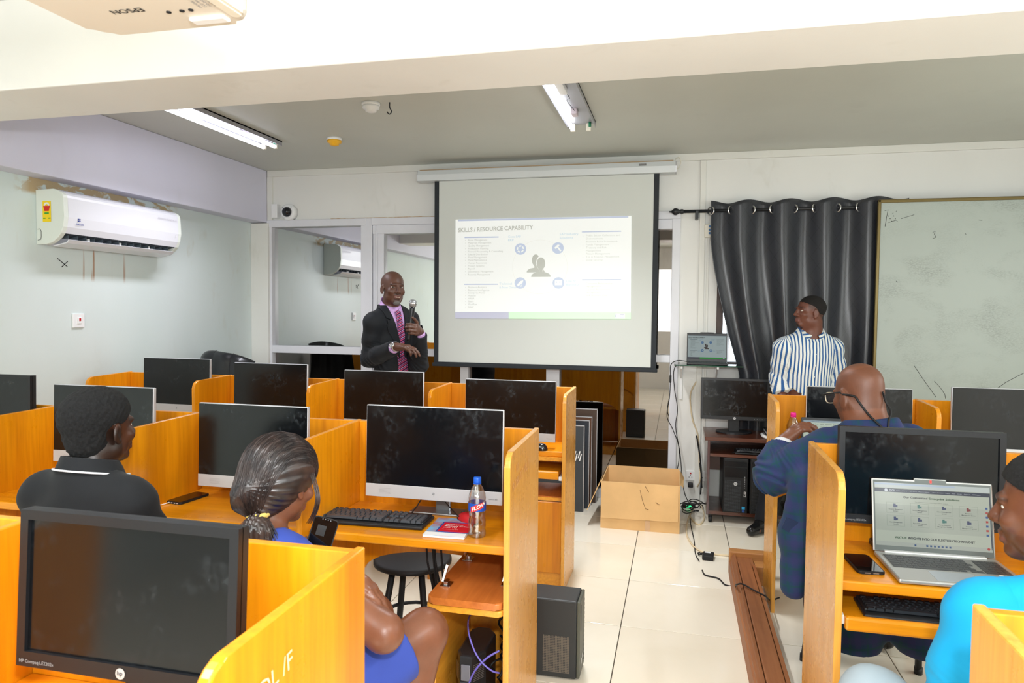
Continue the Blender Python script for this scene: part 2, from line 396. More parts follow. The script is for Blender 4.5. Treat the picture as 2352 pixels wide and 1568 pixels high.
glazed('window_1', xa, xb, [(xa, xb, zm1, zt, GL1), (xa, xb, zb, zm0, GL2)],
       posts=[(xa-.045, xa, fy0, fy1, 0, zhead), (xa-.045, xb+.05, fy0-.008, fy1, zt, zhead), (xb, X(856, 650), fy0, fy1, 0, zhead), (xa, xb, fy0, fy1, zm0, zm1), (xa, xb, fy0, fy1, 0, zb)])
dm1, dm0 = Z(1530, 815), Z(1530, 832)
ztd = Z(900, 537)
glazed('door_1', xc, xh, [(xc, xd, dm1, ztd, GL1), (xc, xd, zb, dm0, GL2), (xe, xf_, dm1, ztd, GL1), (xe, xf_, dm0-.45, dm0, GL2), (xe, xf_, zb, dm0-.46, GL2), (xg, xh, dm1, ztd, GL2), (xg, xh, zb, dm0, GL2)],
       posts=[(X(857, 650), xc, fy0+.015, fy1, 0, zt), (X(857, 650), xk, fy0+.005, fy1, ztd, zt+.001), (xd, xe, fy0, fy1, 0, ztd), (xf_, xg, fy0, fy1, 0, ztd), (xh, xk, fy0, fy1, 0, zhead), (X(856, 650), xk, fy0-.01, fy1, zt+.001, zhead),
              (xc, xd, fy0, fy1, dm0, dm1), (xe, xf_, fy0, fy1, dm0, dm1), (xg, xh, fy0, fy1, dm0, dm1), (xc, xk, fy0, fy1, 0, zb), (X(866, 650), X(868, 650), fy0-.004, fy1, .0, zt)])
# office behind the glass
office = MB().box(XL, .30, 8.85, 8.95, 0, ZC); struct(office, 'wall_office', mat('office_wall', hx('9A8A78'), .7, noise=.2))
struct(MB().box(.283, .30, YD+.12, 8.85, 0, ZC), 'wall_office_side', W_M)
# window behind the curtain, brown frame
f = MB(); f.box(wx0, wx0+.05, YD-.01, YD+.1, wz0, wz1, .004); f.box(wx1-.05, wx1, YD-.01, YD+.1, wz0, wz1, .004); f.box(wx0, wx1, YD-.02, YD+.1, wz0, wz0+.04, .004); f.box(wx0, wx1, YD-.01, YD+.1, wz1-.04, wz1, .004)
wo = struct(f, 'window_2', mat('brown_window_frame', hx('4B3A34'), .5, noise=.3))
f = MB()
for k in range(9): f.box(wx0+.05, wx1-.05, YD+.04, YD+.046, wz0+.07+k*.14, wz0+.19+k*.14)
f.build('louvre_glass', glass_mat('louvre_clear', .06, (.97, .98, .97)), wo)
MB().box(wx0+.08, wx0+.10, YD+.0, YD+.03, wz0, wz1).build('window_frame', SILD, wo)
# paint marks on the left wall: a black pen cross, light switch
y0 = float(at(144, 602, X=XL)[1])
s = MB()
for a, b in (((131, 593), (154, 612)), ((155, 600), (141, 613))):
    p, q = at(*a, X=XL), at(*b, X=XL); s.tube([(XL+.002, p[1], p[2]), (XL+.002, q[1], q[2])], .0022, 5)
struct(s, 'wall_mark', BLKD)
# ------------------------------------------------------------------ study carrels
DESK = .765; TOP = 1.093; TH = .02
def divider_mb(x, yf, yb, z1=TOP, r=.045):
    pts = [(yb, 0), (yb, z1)]+[(yf+r-r*math.sin(a), z1-.008-r+r*math.cos(a)) for a in [i*PI/2/6 for i in range(7)]]+[(yf, 0)]
    return MB().prism(pts, 'x', x-TH/2, x+TH/2, bev=.004)
def carrel(x0, x1, yf, yb, label, group, left=True, right=False, desk=DESK, outer_l=False, outer_r=False, apron=True, pedestal=None, tray=False, z1=TOP):
    t = thing('study_carrel', label, 'study carrel', ((x0+x1)/2, (yf+yb)/2, 0), 0, group)
    if left: divider_mb(x0, yf, yb, z1).build('divider', W_E if outer_l else W_V, t)
    if right: divider_mb(x1, yf, yb, z1).build('divider', W_E if outer_r else W_V, t)
    n = 14; a, b = x0+TH/2, x1-TH/2; m = (a+b)/2; h = (b-a)/2-.02      # back panel, open below the desk with an arched lower edge
    pts = [(a, z1-.004), (a, desk-.28)]+[(m-h*math.cos(PI*i/n), desk-.28+.095*math.sin(PI*i/n)) for i in range(n+1)]+[(b, desk-.28), (b, z1-.004)]
    MB().prism(pts, 'y', yb-.022, yb, bev=.002).build('back_panel', W_V, t)
    MB().box(x0+TH/2, x1-TH/2, yf+.055, yb-.022, desk-.03, desk, .005).build('desktop', W_H, t)
    if tray:
        f = MB().box(x0+TH/2+.012, x1-TH/2-.012, yf+.035, yb-.12, desk-.115, desk-.100, .003).box(x0+TH/2+.012, x1-TH/2-.012, yf+.012, yf+.037, desk-.132, desk-.090, .008)
        tr = f.build('keyboard_tray', W_H, t)
        for x in (x0+TH/2, x1-TH/2-.012): MB().box(x, x+.012, yf+.03, yb-.1, desk-.118, desk-.092).build('rail', WHT, tr)
    if pedestal:
        p0, p1, zt_ = pedestal
        cab = MB().box(p0, p0+.018, yf+.02, yb-.03, 0, zt_).box(p0+.018, p1, yf+.02, yb-.03, zt_-.02, zt_).box(p0+.018, p1, yf+.03, yb-.03, .03, .05)
        cab.build('pedestal', W_E, t)
    return t
XA = [-3.69, -2.90, -2.12, -1.36, -.59]; XB = [-3.46, -2.725, -1.99, -1.255, -.52]; XCC = [-2.80, -2.065, -1.33, -.575]
GA, GB, GC = 'carrels in the front left row', 'carrels in the middle left row', 'carrels in the near left row'
la = ['wooden study carrel by the left wall, farthest row, in front of the leather chair', 'wooden study carrel in the far left row, second from the left wall', 'wooden study carrel standing right in front of the presenter', 'wooden study carrel with a cupboard at the aisle end of the far left row']
for i in range(4): carrel(XA[i], XA[i+1], 3.72, 4.10, la[i], GA, True, i == 3, outer_r=True, apron=i < 3)
lb = ['wooden study carrel at the far left edge of the photo, middle row', 'wooden study carrel where the young man in the black polo sits', 'wooden study carrel with the charging phone, middle row', 'wooden study carrel with the keyboard and the water bottle, at the aisle']
cb = []
for i in range(4): cb.append(carrel(XB[i], XB[i+1], 2.14, 2.61, lb[i], GB, True, i == 3, outer_r=True))
lc = ['blurred wooden study carrel in the lower left corner of the photo', 'big foreground wooden study carrel with white letters on its side']
for i in range(2): carrel(XCC[i+1], XCC[i+2], .74, 1.20, lc[i], GC, True, i == 1, apron=False)
XRA = [.50, 1.235, 1.97]; XRB = [.462, 1.20]
carrel(XRA[0], XRA[1], 3.745, 4.085, 'wooden study carrel in front of the man in the navy checked jacket', 'carrels in the far right row', True, False, outer_l=True, apron=False)
carrel(XRA[1], XRA[2], 3.745, 4.085, 'wooden study carrel below the whiteboard at the right edge of the photo', 'carrels in the far right row', True, True, apron=False)
cr = carrel(XRB[0], XRB[1], 2.13, 2.61, 'wooden study carrel holding the open silver laptop', 'carrels in the middle right row', True, True, outer_l=True, tray=True, apron=False, desk=.76)
cc = carrel(.462, 1.20, .74, 1.205, 'wooden study carrel cut off by the lower right corner', 'carrels in the near right row', True, True, outer_l=True, apron=False)
# cupboard under the aisle end of row A
t = [o for o in bpy.data.objects if o.get('label') == la[3]][0]
x0, x1, yf = -1.00, -.60, 3.745
MB().box(x0, x0+.018, yf+.01, 4.08, 0, .735).box(x0+.018, x1, yf+.02, 4.08, .492, .51).box(x0+.018, x1, yf+.03, 4.08, .0, .085).box(x0+.018, x1, yf+.012, 4.0, .715, .735).build('cupboard', W_Y, t)
dr_ = MB().box(x0+.02, x1-.004, yf+.012, yf+.03, .09, .488, .004).build('cupboard_door', W_V, t)
tr = MB().box(x0+.03, x1-.022, yf+.02, 4.0, .640, .655).box(x0+.03, x1-.022, yf-.004, yf+.022, .615, .662, .008).build('keyboard_tray', W_H, t)
MB().box(x1-.02, x1-.001, yf+.0, 4.0, .612, .632).build('rail', WHT, tr)
MB().box(x0+.018, x1, yf+.03, 4.08, .51, .514).build('shelf', W_R, t)
# hinged shelf and open cabinet under the desk at the aisle end of row B
t = cb[3]
zs = .60
cab = MB().box(-.785, -.767, 2.17, 2.59, 0, zs-.052, .003).box(-.767, -.532, 2.575, 2.59, .0, zs-.06).box(-.767, -.532, 2.18, 2.575, .05, .065)
cab.build('cabinet', W_Y, t)
def rounded(x0, x1, y0, y1, r, n=5):
    pts = []
    for cx, cy, a0 in ((x1-r, y1-r, 0), (x0+r, y1-r, PI/2), (x0+r, y0+r, PI), (x1-r, y0+r, 1.5*PI)):
        for k in range(n+1): a = a0+PI/2*k/n; pts.append((cx+r*math.cos(a), cy+r*math.sin(a)))
    return pts
MB().prism(rounded(-.790, -.531, 2.135, 2.585, .015), 'z', zs-.046, zs-.026, bev=.004).build('shelf', W_Y, t, 'lower board of the hinged shelf')
sh = MB().prism(rounded(-.787, -.533, 2.13, 2.58, .022), 'z', zs-.023, zs, bev=.005).build('shelf', W_R, t, 'upper red-brown board of the hinged shelf')
for (x, y) in ((-.755, 2.245), (-.755, 2.50), (-.555, 2.30)):
    h = MB().box(x-.018, x+.018, y-.024, y+.024, zs, zs+.003, .001).box(x-.007, x+.007, y-.016, y+.016, zs+.003, zs+.015, .002)
    h.add([(x-.016, y-.010, zs+.012), (x-.009, y-.010, zs+.012), (x-.0, y+.016, zs+.060), (x-.008, y+.016, zs+.064), (x-.016, y+.010, zs+.012), (x-.009, y+.010, zs+.012), (x-.0, y+.028, zs+.056), (x-.008, y+.028, zs+.060)], [(0, 1, 2, 3), (4, 7, 6, 5), (0, 3, 7, 4), (1, 5, 6, 2), (3, 2, 6, 7)])
    h.build('hinge', CHR, sh)
# marker lettering on two end panels
WPEN = mat('white_marker', hx('E9D7A8'), .7)
m = MB(); yz = Matrix(((0, 0, 1, 0), (1, 0, 0, 0), (0, 1, 0, 0), (0, 0, 0, 1)))   # local x -> +Y, y -> +Z, faces +X
def side(x, y, z, rot=0): return Matrix.Translation((x, y, z)) @ yz @ Matrix.Rotation(rot, 4, 'Z')
text(m, 'DL /F', .040, side(-.575+TH/2+.001, .855, .985, .12), width=.085); m.build('marker_lettering', WPEN, [o for o in bpy.data.objects if o.get('label') == lc[1]][0])
m = MB(); text(m, 'ROBUST VIL F', .042, side(-.51+.001, 2.17, .955, .12), bold=0); text(m, 'ED', .032, side(-.51+.001, 2.22, 1.01, .1)); m.build('marker_lettering', mat('faint_marker', hx('DCA468'), .5), cb[3])

# ------------------------------------------------------------------ monitors
def all_in_one(x, y, z0, w, h, label, rz=0, desk=DESK, group=None, chin=.048, th=.018, logo=True, base_y=.07, tilt=.03):
    """thin silver all-in-one with a chin below the black screen; x, y = middle of its front"""
    t = thing('desktop_monitor', label, 'monitor', (x, y+.05, desk), rz, group)
    B = T(x, y, z0, rz, -tilt)
    MB().box(-w/2, w/2, 0, th, 0, h, .004, B).build('housing', SIL, t)
    MB().box(-w/2+.003, w/2-.003, -.0015, .002, chin, h-.003, 0, B).build('screen', SCR, t)
    ch = MB().box(-w/2+.001, w/2-.001, -.002, .004, .0, chin, .001, B).build('chin', SIL, t)
    g = MB(); F_ = B @ Matrix(((1, 0, 0, 0), (0, 0, -1, -.0022), (0, 1, 0, 0), (0, 0, 0, 1)))
    for j in range(5):
        for i in range(13): disc(g, -w/2+.058+i*.0035-(j % 2)*.0017, .014+j*.0045, .0007, F_, n=6)
    g.build('speaker_grille', DKG, ch)
    if logo:
        g = MB()      # slanted bar mark
        for k, (dx, y0, y1) in enumerate(((0, 0, .009), (.003, 0, .009), (.0062, -.004, .0065))):
            g.add([(dx+y0*.3, chin/2-.004+y0, 0), (dx+.0013+y0*.3, chin/2-.004+y0, 0), (dx+.0013+y1*.3, chin/2-.004+y1, 0), (dx+y1*.3, chin/2-.004+y1, 0)], [(0, 1, 2, 3)], False, F_)
        text(g, 'EliteOne 800', .006, F_ @ T(w/2-.05, .018, 0)); g.build('logo', DKG, ch)
    N_ = MB().box(-.035, .035, th, th+.03, .06, .20, .004, B).box(-.03, .03, .120, .132, desk+.004, desk+.22, .004, T(x, y, 0, rz)).box(-.03, .03, .03, .125, desk+.19, desk+.215, .004, T(x, y, 0, rz)); N_.build('stand', SILD, t)
    Bz = T(x, y, 0, rz)
    MB().box(-.12, .12, base_y, .085+base_y, desk, desk+.008, .003, Bz).build('stand_base', SILD, t)
    return t
gm = 'all-in-one computers on the carrels'
all_in_one(-3.155, 3.88, .865, .50, .345, 'thin monitor nearest the left wall, in front of the leather chair', group=gm)
all_in_one(-2.475, 3.88, .85, .512, .345, 'thin monitor left of the presenter, farthest row', group=gm)
all_in_one(-1.715, 3.88, .825, .513, .345, 'thin monitor right in front of the presenter', group=gm)
all_in_one(-.925, 3.85, .800, .532, .343, 'dusty thin monitor with a mouse beside it, below the projection screen', group=gm)
all_in_one(-2.31, 2.40, .888, .492, .325, 'thin monitor half hidden behind the young man in the polo', group=gm)
all_in_one(-1.62, 2.41, .828, .483, .333, 'thin monitor behind the woman with the ponytail', group=gm)
all_in_one(-.865, 2.40, .842, .530, .342, 'large smudged monitor above the black keyboard', group=gm)
all_in_one(.902, 3.85, .822, .498, .342, 'monitor behind the bald man in the navy jacket', group=gm)
all_in_one(1.585, 3.85, .840, .520, .342, 'monitor before the whiteboard at the right edge', group=gm)
MARK = mat('marker_grey', hx('8C9094'), .5)
def bezel_monitor(x, y, z0, w, h, label, rz=0, desk=DESK, name='', tilt=.05, roll=0, bz=.018, bb=.028, base=True, group=None):
    t = thing('desktop_monitor', label, 'monitor', (x, y+.06, desk), rz, group)
    B = T(x, y, z0, rz, -tilt) @ Matrix.Rotation(roll, 4, 'Y')
    MB().prism([(-w/2, 0), (-w/2, h), (w/2, h), (w/2, 0)], 'y', .004, .022, B).box(-w/2+.06, w/2-.06, .03, .055, .05, h-.05, .015, B).build('housing', BLK, t)
    f = MB()
    for a in ((-w/2, w/2, 0, bb), (-w/2, w/2, h-bz, h), (-w/2, -w/2+bz, bb, h-bz), (w/2-bz, w/2, bb, h-bz)): f.box(a[0], a[1], -.008, .006, a[2], a[3], 0, B)
    fr = f.build('bezel', mat('bezel_black', hx('14161A'), .4), t)
    MB().box(-w/2+bz, w/2-bz, -.001, .003, bb, h-bz, 0, B).build('screen', SCR, t)
    F_ = B @ Matrix(((1, 0, 0, 0), (0, 0, -1, -.0088), (0, 1, 0, 0), (0, 0, 0, 1)))
    g = MB(); disc(g, 0, bb*.48, bb*.36, F_, n=28); lg = g.build('logo', mat('logo_silver', hx('C9CCD0'), .3, metal=.5), fr)
    g = MB(); text(g, 'hp', bb*.44, F_ @ Matrix.Translation((-bb*.24, bb*.38, .0006)), bold=.01); g.build('logo_letters', DKG, fr)
    if name: g = MB(); text(g, name, .009, F_ @ T(-w/2+.008, .008, 0)); g.build('lettering', MARK, fr)
    g = MB()
    for k in range(5): disc(g, w/2-.03-k*.018, .012, .002, F_, n=8)
    g.build('button', MARK, fr)
    if base:
        b = MB().box(-.04, .04, .045, .075, desk-z0+.01, .16, .004, T(x, y, z0, rz)); b.build('stand', BLK, t)
        MB().prism([(.13*math.cos(a), .09*math.sin(a)) for a in [2*PI*k/28 for k in range(28)]], 'z', desk, desk+.014, T(x, y+.06, 0, rz), bev=.004).build('stand_base', BLK, t)
    return t
bezel_monitor(-.967, 1.045, .866, .466, .292, 'big blurred black monitor in the left foreground', name='HP Compaq LE2202x', tilt=.06)
bezel_monitor(-3.005, 2.48, .905, .50, .33, 'black glossy-edged monitor cut off by the left edge of the photo', tilt=.02, bz=.012)
bezel_monitor(.775, 2.50, .848, .490, .318, 'black monitor behind the open silver laptop', name='HP Compaq LE2202x', tilt=.04, desk=.76)
# ------------------------------------------------------------------ projection screen with the projected slide
SY = 5.60
sx0, sx1 = -2.008, -.165
t = thing('projection_screen', 'pull-down projection screen showing a slide, in the middle of the front wall', 'projection screen', (-1.09, SY, 1.07))
cs = MB(); pr = [(SY-.04, 2.612), (SY-.045, 2.66), (SY-.03, 2.698), (SY+.06, 2.70), (SY+.06, 2.612)]
cs.prism(pr, 'x', -2.15, -.043, bev=.003)
case = cs.build('case', mat('screen_case', hx('D3D8DA'), .35), t)
for x in (-2.152, -.043): MB().prism([(p[0], p[1]) for p in pr], 'x', x-.002, x+.006, bev=.001).build('end_cap', SIL, case)
MB().box(-2.13, -.06, SY-.034, SY-.028, 2.699, 2.705).build('edge_strip', mat('rusty_strip', hx('A58D6C'), .8), case)
MB().box(-.32, -.265, SY-.046, SY-.044, 2.668, 2.683).build('sticker', mat('barcode', hx('8E8E8E'), .6, noise=.8, nscale=300), case)
SF = mat('screen_fabric', hx('D0D4CF'), .75)
MB().box(sx0, sx1, SY-.002, SY+.001, 1.09, 2.61).build('fabric', SF, t)
bz = mat('black_screen_border', hx('23282D'), .7)
b = MB().box(sx0, -1.969, SY-.005, SY-.002, 1.09, 2.61).box(-.205, sx1, SY-.005, SY-.002, 1.09, 2.61).box(sx0, sx1, SY-.0055, SY-.002, 1.09, 1.10); b.build('border', bz, t)
MB().box(sx0-.012, sx1+.012, SY-.014, SY+.012, 1.062, 1.092, .005).build('bottom_bar', bz, t)
P = [at(1046.3, 504, Y=SY-.006), at(1450.5, 495.5, Y=SY-.006), at(1448.7, 732.5, Y=SY-.006), at(1045.5, 731, Y=SY-.006)]
# slide coordinates: photo crop pixels 36..2300 x 88..1412 mapped bilinearly on the keystoned slide
def smat(name, col, e=1.0, base=None):
    m = bpy.data.materials.new(name); m.use_nodes = True; b = m.node_tree.nodes['Principled BSDF']
    b.inputs['Base Color'].default_value = (*(base or hx('D0D4CF')), 1); b.inputs['Roughness'].default_value = .8; b.inputs['Specular IOR Level'].default_value = .1
    b.inputs['Emission Color'].default_value = (*col, 1); b.inputs['Emission Strength'].default_value = e
    return m
class Slide:
    def __init__(s, P): s.P = [Vector(p) for p in P]
    def m(s, u, v):      # u, v 0..1 from the top left
        a = s.P[0].lerp(s.P[1], u); b_ = s.P[3].lerp(s.P[2], u); return a.lerp(b_, v)
def slide_content(P, parent, mats, lift, W_=2264, H_=1324, name='projected_slide'):
    S = Slide(P)
    def warp(mb, k=0, x0=0, y0=0):
        n = (S.P[1]-S.P[0]).cross(S.P[3]-S.P[0]).normalized()*-1
        if n.dot(Vector(CAM)-S.P[0]) < 0: n = -n
        mb.v = [tuple(S.m((p[0]-36)/W_, (p[1]-88-(36-0)*0)/H_)+n*lift*k) for p in mb.v]; return mb
    I = Matrix.Identity(4)
    def q(mb, x0, x1, y0, y1, n=1): rect(mb, x0, x1, y0, y1, I)
    def tx(mb, s_, x, y, size, w_=None, bold=0): text(mb, s_, size, Matrix(((1, 0, 0, x), (0, -1, 0, y), (0, 0, 1, 0), (0, 0, 0, 1))), width=w_, bold=bold)
    bg = MB(); q(bg, 36, 2300, 88, 1326); o = warp(bg, 1).build(name, mats['white'], parent)
    a = MB(); q(a, 36, 755, 1326, 1412); warp(a, 1).build('slide_band', mats['grey'], o, 'grey-blue band')
    a = MB(); q(a, 755, 2300, 1326, 1412); warp(a, 1).build('slide_band', mats['green'], o, 'green band')
    for r_ in ((72, 2262, 90, 112), (160, 616, 322, 338), (155, 610, 948, 962), (1690, 2175, 276, 290), (1695, 2180, 897, 910)): a = MB(); q(a, *r_); warp(a, 2).build('slide_bar', mats['bar'], o)
    a = MB()
    for (x, y) in ((905, 493), (1388, 487), (904, 941), (1398, 942)): a = MB(); disc(a, x, y, 75, I, n=36); warp(a, 2).build('slide_icon', mats['blue'], o)
    a = MB()
    for k in range(5): disc(a, 905, 493, 48, I, r2=30, n=8, a0=k*2*PI/5+.35, a1=(k+1)*2*PI/5+.02)
    for poly in (((1340, 485), (1385, 440), (1412, 448), (1396, 468), (1362, 498)), ((1378, 480), (1392, 470), (1434, 520), (1418, 534)),
                 ((862, 962), (905, 915), (946, 903), (935, 940), (890, 975)), ((862, 975), (880, 955), (885, 985)), ((905, 985), (925, 955), (920, 990))):
        a.add([(p[0], p[1], 0) for p in poly], [tuple(range(len(poly)))])
    q(a, 1351, 1443, 905, 972)
    warp(a, 3).build('slide_icon_mark', mats['white'], o)
    a = MB(); q(a, 1378, 1418, 897, 905); q(a, 1365, 1378, 925, 940); q(a, 1410, 1423, 925, 940); disc(a, 905, 493, 20, I); warp(a, 4).build('slide_icon_mark', mats['blue'], o)
    # two persons
    def person(mb, cx, cy, s):      # head, neck and shoulders in one outline
        hd = [(54*s*math.cos(a_), -75*s+82*s*math.sin(a_)) for a_ in [PI*.70+(PI*1.6)*k/26 for k in range(27)]]
        sh_ = [(126*s*math.cos(PI*k/14), 100*s-66*s*math.sin(PI*k/14)**.8) for k in range(15)]
        pts = hd+[(17*s, 14*s), (19*s, 34*s)]+[p for p in sh_ if p[0] > 24*s][::-1]+[(-126*s, 100*s)]+[p for p in sh_ if p[0] < -24*s][::-1]+[(-19*s, 34*s), (-17*s, 14*s)]
        mb.add([(cx+p[0], cy+p[1], 0) for p in pts], [tuple(range(len(pts)))])
    a = MB(); person(a, 1104, 710, .92); warp(a, 2).build('slide_figure', mats['fig'], o)
    a = MB(); person(a, 1172, 762, 1.14); warp(a, 3).build('slide_figure', mats['white'], o)
    a = MB(); person(a, 1172, 762, 1.0); warp(a, 4).build('slide_figure', mats['fig'], o)
    a = MB(); disc(a, 1156, 731, 355, I, r2=352, n=60); warp(a, 1.5).build('slide_circle', mats['ring'], o)
    a = MB(); tx(a, 'SKILLS / RESOURCE CAPABILITY', 70, 258, 78, 998, .022)
    for p_ in (a,): p_.v = [(x, y-(x-70)*.022, z) for x, y, z in p_.v]
    warp(a, 2).build('slide_title', mats['dark'], o)
    a = MB()
    L1 = ['Asset Management', 'Materials Management', 'Quality Management', 'Production Planning', 'Financial Accounting & Controlling', 'Sales & Distribution', 'Fleet Management', 'Plant Maintenance', 'Human Resources', 'Project Systems', 'Payroll', 'Documents Management', 'Records Management']
    W1 = [260, 312, 282, 275, 465, 265, 255, 252, 252, 218, 90, 340, 297]
    for k, (s_, w_) in enumerate(zip(L1, W1)): a = MB(); tx(a, s_, 207, 376+k*38.2, 34, w_); disc(a, 172, 366+k*38.2, 4, I, n=6); warp(a, 2).build('slide_text', mats['txt'], o)
    for k, s_ in enumerate(['Business Analytics', 'Business Intelligence', 'Enterprise Portal', 'Mobility', 'HANA', 'Basis', 'Workflow', 'ABAP']): a = MB(); tx(a, s_, 210, 1004+k*38, 34, [250, 285, 226, 104, 84, 72, 120, 78][k]); disc(a, 176, 994+k*38, 4, I, n=6); warp(a, 2).build('slide_text', mats['txt'], o)
    for s_, y, w_ in (('Public Sector Collections and', 342, 420), ('Disbursements', 381, 212), ('Business Rules Framework', 420, 390), ('Funds Management', 460, 284), ('Treasury and Risk', 498, 256), ('Management', 539, 184), ('Patient Management', 577, 296), ('Tax & Revenue Management', 617, 414), ('Social Security', 657, 208),
                      ('Customer Relationship', 962, 326), ('Management', 1001, 186), ('Supplier Relationship', 1040, 302), ('Management', 1079, 184), ('SAP Business One', 1118, 270)): a = MB(); tx(a, s_, 1742, y, 34, w_); warp(a, 2).build('slide_text', mats['txt2'], o)
    a = MB()
    for y in (336, 414, 453, 490, 570, 609, 649, 955, 1033, 1110): disc(a, 1704, y, 4, I, n=6)
    warp(a, 2).build('slide_bullets', mats['txt2'], o)['kind'] = 'stuff'
    a = MB()
    for s_, x, y, w_ in (('Core SAP', 740, 342, 168), ('ERP', 740, 388, 72), ('SAP Industry', 1408, 320, 236), ('Solutions', 1408, 366, 170), ('Technical', 628, 962, 168), ('& New Dimen', 628, 1010, 232), ('Line of', 1492, 930, 122), ('Business', 1492, 978, 166)): a = MB(); tx(a, s_, x, y, 40, w_, .008); warp(a, 1.5).build('slide_text', mats['cyan'], o)
    a = MB(); q(a, 2112, 2228, 1342, 1404); warp(a, 2).build('slide_logo', mats['white'], o)
    a = MB(); disc(a, 2130, 1372, 22, I, r2=12, n=12, a0=PI/2, a1=1.5*PI); q(a, 2172, 2222, 1352, 1362); q(a, 2172, 2222, 1368, 1376); q(a, 2172, 2222, 1384, 1390); warp(a, 3).build('slide_logo', mats['grey'], o)
    return o
k = .86
ms = dict(white=smat('slide_white', (.98, .99, 1), .34), grey=smat('slide_band_grey', (.12, .08, 1), .14), green=smat('slide_band_green', (.30, 1, .32), .36), bar=smat('slide_bar_blue', hx('5C90FF'), .20), blue=smat('slide_icon_blue', hx('70A4FF'), .24),
          fig=smat('slide_figure_grey', hx('C4D2C0'), .02), ring=smat('slide_ring', hx('F4F0E6'), .26), dark=smat('slide_title_grey', hx('B5BDB5'), .0), txt=smat('slide_text_grey', hx('C8D4C8'), .02), txt2=smat('slide_text_pale', hx('E0E8DC'), .11), cyan=smat('slide_text_cyan', hx('80CCFF'), .24))
slide_content(P, t, ms, .0006)
# case bracket wire
MB().tube(spline([(-.05, SY+.03, 2.72), (-.02, SY+.02, 2.735), (-.005, SY+.03, 2.70), (-.02, SY+.04, 2.66), (-.045, SY+.03, 2.65)]), .003, 6).build('wire', CRM, case)

# ------------------------------------------------------------------ air conditioner
t = thing('air_conditioner', 'white split air conditioner with a yellow energy label, high on the left wall', 'air conditioner', (XL, 4.02, 1.91))
ay0, ay1, az0, az1, ad = 3.50, 4.52, 1.915, 2.245, .205
prof = [(0, az1), (.13, az1+.004)]+[(.13+(ad-.13)*math.sin(a), az1-.05+.05*math.cos(a)) for a in [i*PI/2/5 for i in range(1, 6)]]+[(ad+.004, 2.08), (ad-.004, 2.02), (ad-.02, 1.982)]
low = [(ad-.045, 1.955), (ad-.09, 1.925), (.07, az0), (0, az0)]
def P2(pts, y0, y1, m, name, par, bev=0, lab=None): return MB().prism([(XL+p[0], p[1]) for p in pts], 'y', y0, y1, bev=bev).build(name, m, par, lab)
ACW = mat('air_conditioner_white', hx('DFE0E6'), .25, coat=.3)
body = MB()
P2(prof+[(.0, 1.98)], ay0+.03, ay1-.03, ACW, 'front_panel', t)
P2([(0, 1.985), (.10, 1.985), (.10, 1.96), (.06, az0), (0, az0)], ay0+.03, ay1-.03, ACW, 'body', t)
for y in (ay0, ay1-.034): P2(prof+low, y, y+.034, mat('ac_end_cap', hx('DDE3DA'), .3), 'end_cap', t, .004)
P2([(.10, 1.962), (ad-.03, 1.978), (ad-.03, 1.982), (.10, 1.985)], ay0+.034, ay1-.034, mat('ac_vent_dark', hx('2B3238'), .6), 'air_outlet', t)
fl = MB().prism([(XL+.07, az0-.005), (XL+.075, az0-.009), (XL+ad-.03, 1.925), (XL+ad-.012, 1.945), (XL+ad-.018, 1.948), (XL+ad-.036, 1.931)], 'y', ay0+.05, ay1-.06).build('louvre', ACW, t)
for k in range(3):
    y = ay0+.23+k*.26; MB().box(XL+.14, XL+.16, y-.008, y+.008, 1.93, 1.968, .002).build('louvre_hinge', WHT, fl)
for k in range(14):
    y = ay0+.07+k*.066; MB().box(XL+.10, XL+.165, y, y+.004, 1.955, 1.978).build('vane', mat('ac_vane', hx('4A545B'), .5), t)
Mx = side(XL+ad+.0055, 0, 0)      # faces +X
def acside(y, z): return Matrix.Translation((XL+ad+.0055, y, z)) @ yz
m = MB(); text(m, 'NASCO', .0165, acside(3.585, 2.0375), bold=.012); 
for dx, dz in ((0, 0), (.011, 0), (0, .011), (.011, .011)): rect(m, .012+dx, .0205+dx, .022+dz, .030+dz, acside(3.585, 2.0375))
m.build('logo', mat('logo_blue', hx('23348C'), .4), t)
m = MB(); text(m, 'S', .026, acside(4.455, 2.055), bold=.01); m.build('lettering', WHT, t)
m = MB(); text(m, 'INNOVATION AIR COND. VAC 265', .02, Matrix.Translation((XL+ad+.0058, 4.28, 2.165)) @ yz, width=.19); m.build('lettering', mat('faded_pen', hx('BFBDC4'), .7), t)
# energy label on the near end: faces -Y
def endf(x, z): return Matrix(((1, 0, 0, x), (0, 0, -1, ay0-.0012), (0, 1, 0, z), (0, 0, 0, 1)))
Ml = endf(XL+.052, 2.05)
m = MB(); rect(m, 0, .062, 0, .125, Ml); lb_ = m.build('energy_label', mat('label_yellow', hx('F2D21E'), .5), t)
m = MB(); m.add([(.006, .096, .001), (.056, .096, .001), (.047, .064, .001), (.015, .064, .001)], [(0, 1, 2, 3)], False, Ml); m.build('label_print', mat('label_red', hx('D0281E'), .5), lb_)
m = MB(); disc(m, .031, .096, .021, Ml, z=.0008, r2=.011, n=16, a0=0, a1=PI); m.build('label_print', WHT, lb_)
m = MB(); rect(m, .015, .047, .046, .056, Ml, z=.001); rect(m, .004, .022, .018, .024, Ml, z=.001); rect(m, .042, .058, .018, .024, Ml, z=.001); m.build('label_print', mat('label_green', hx('3E9B34'), .5), lb_)
m = MB().tube([endf(XL+.012, 1.94) @ Vector(p) for p in ((0, 0, 0), (.022, .004, 0), (.026, .02, 0), (.026, .055, 0), (.018, .068, 0), (0, .066, 0))], .0015, 5); m.build('cable_knockout', DKG, t)
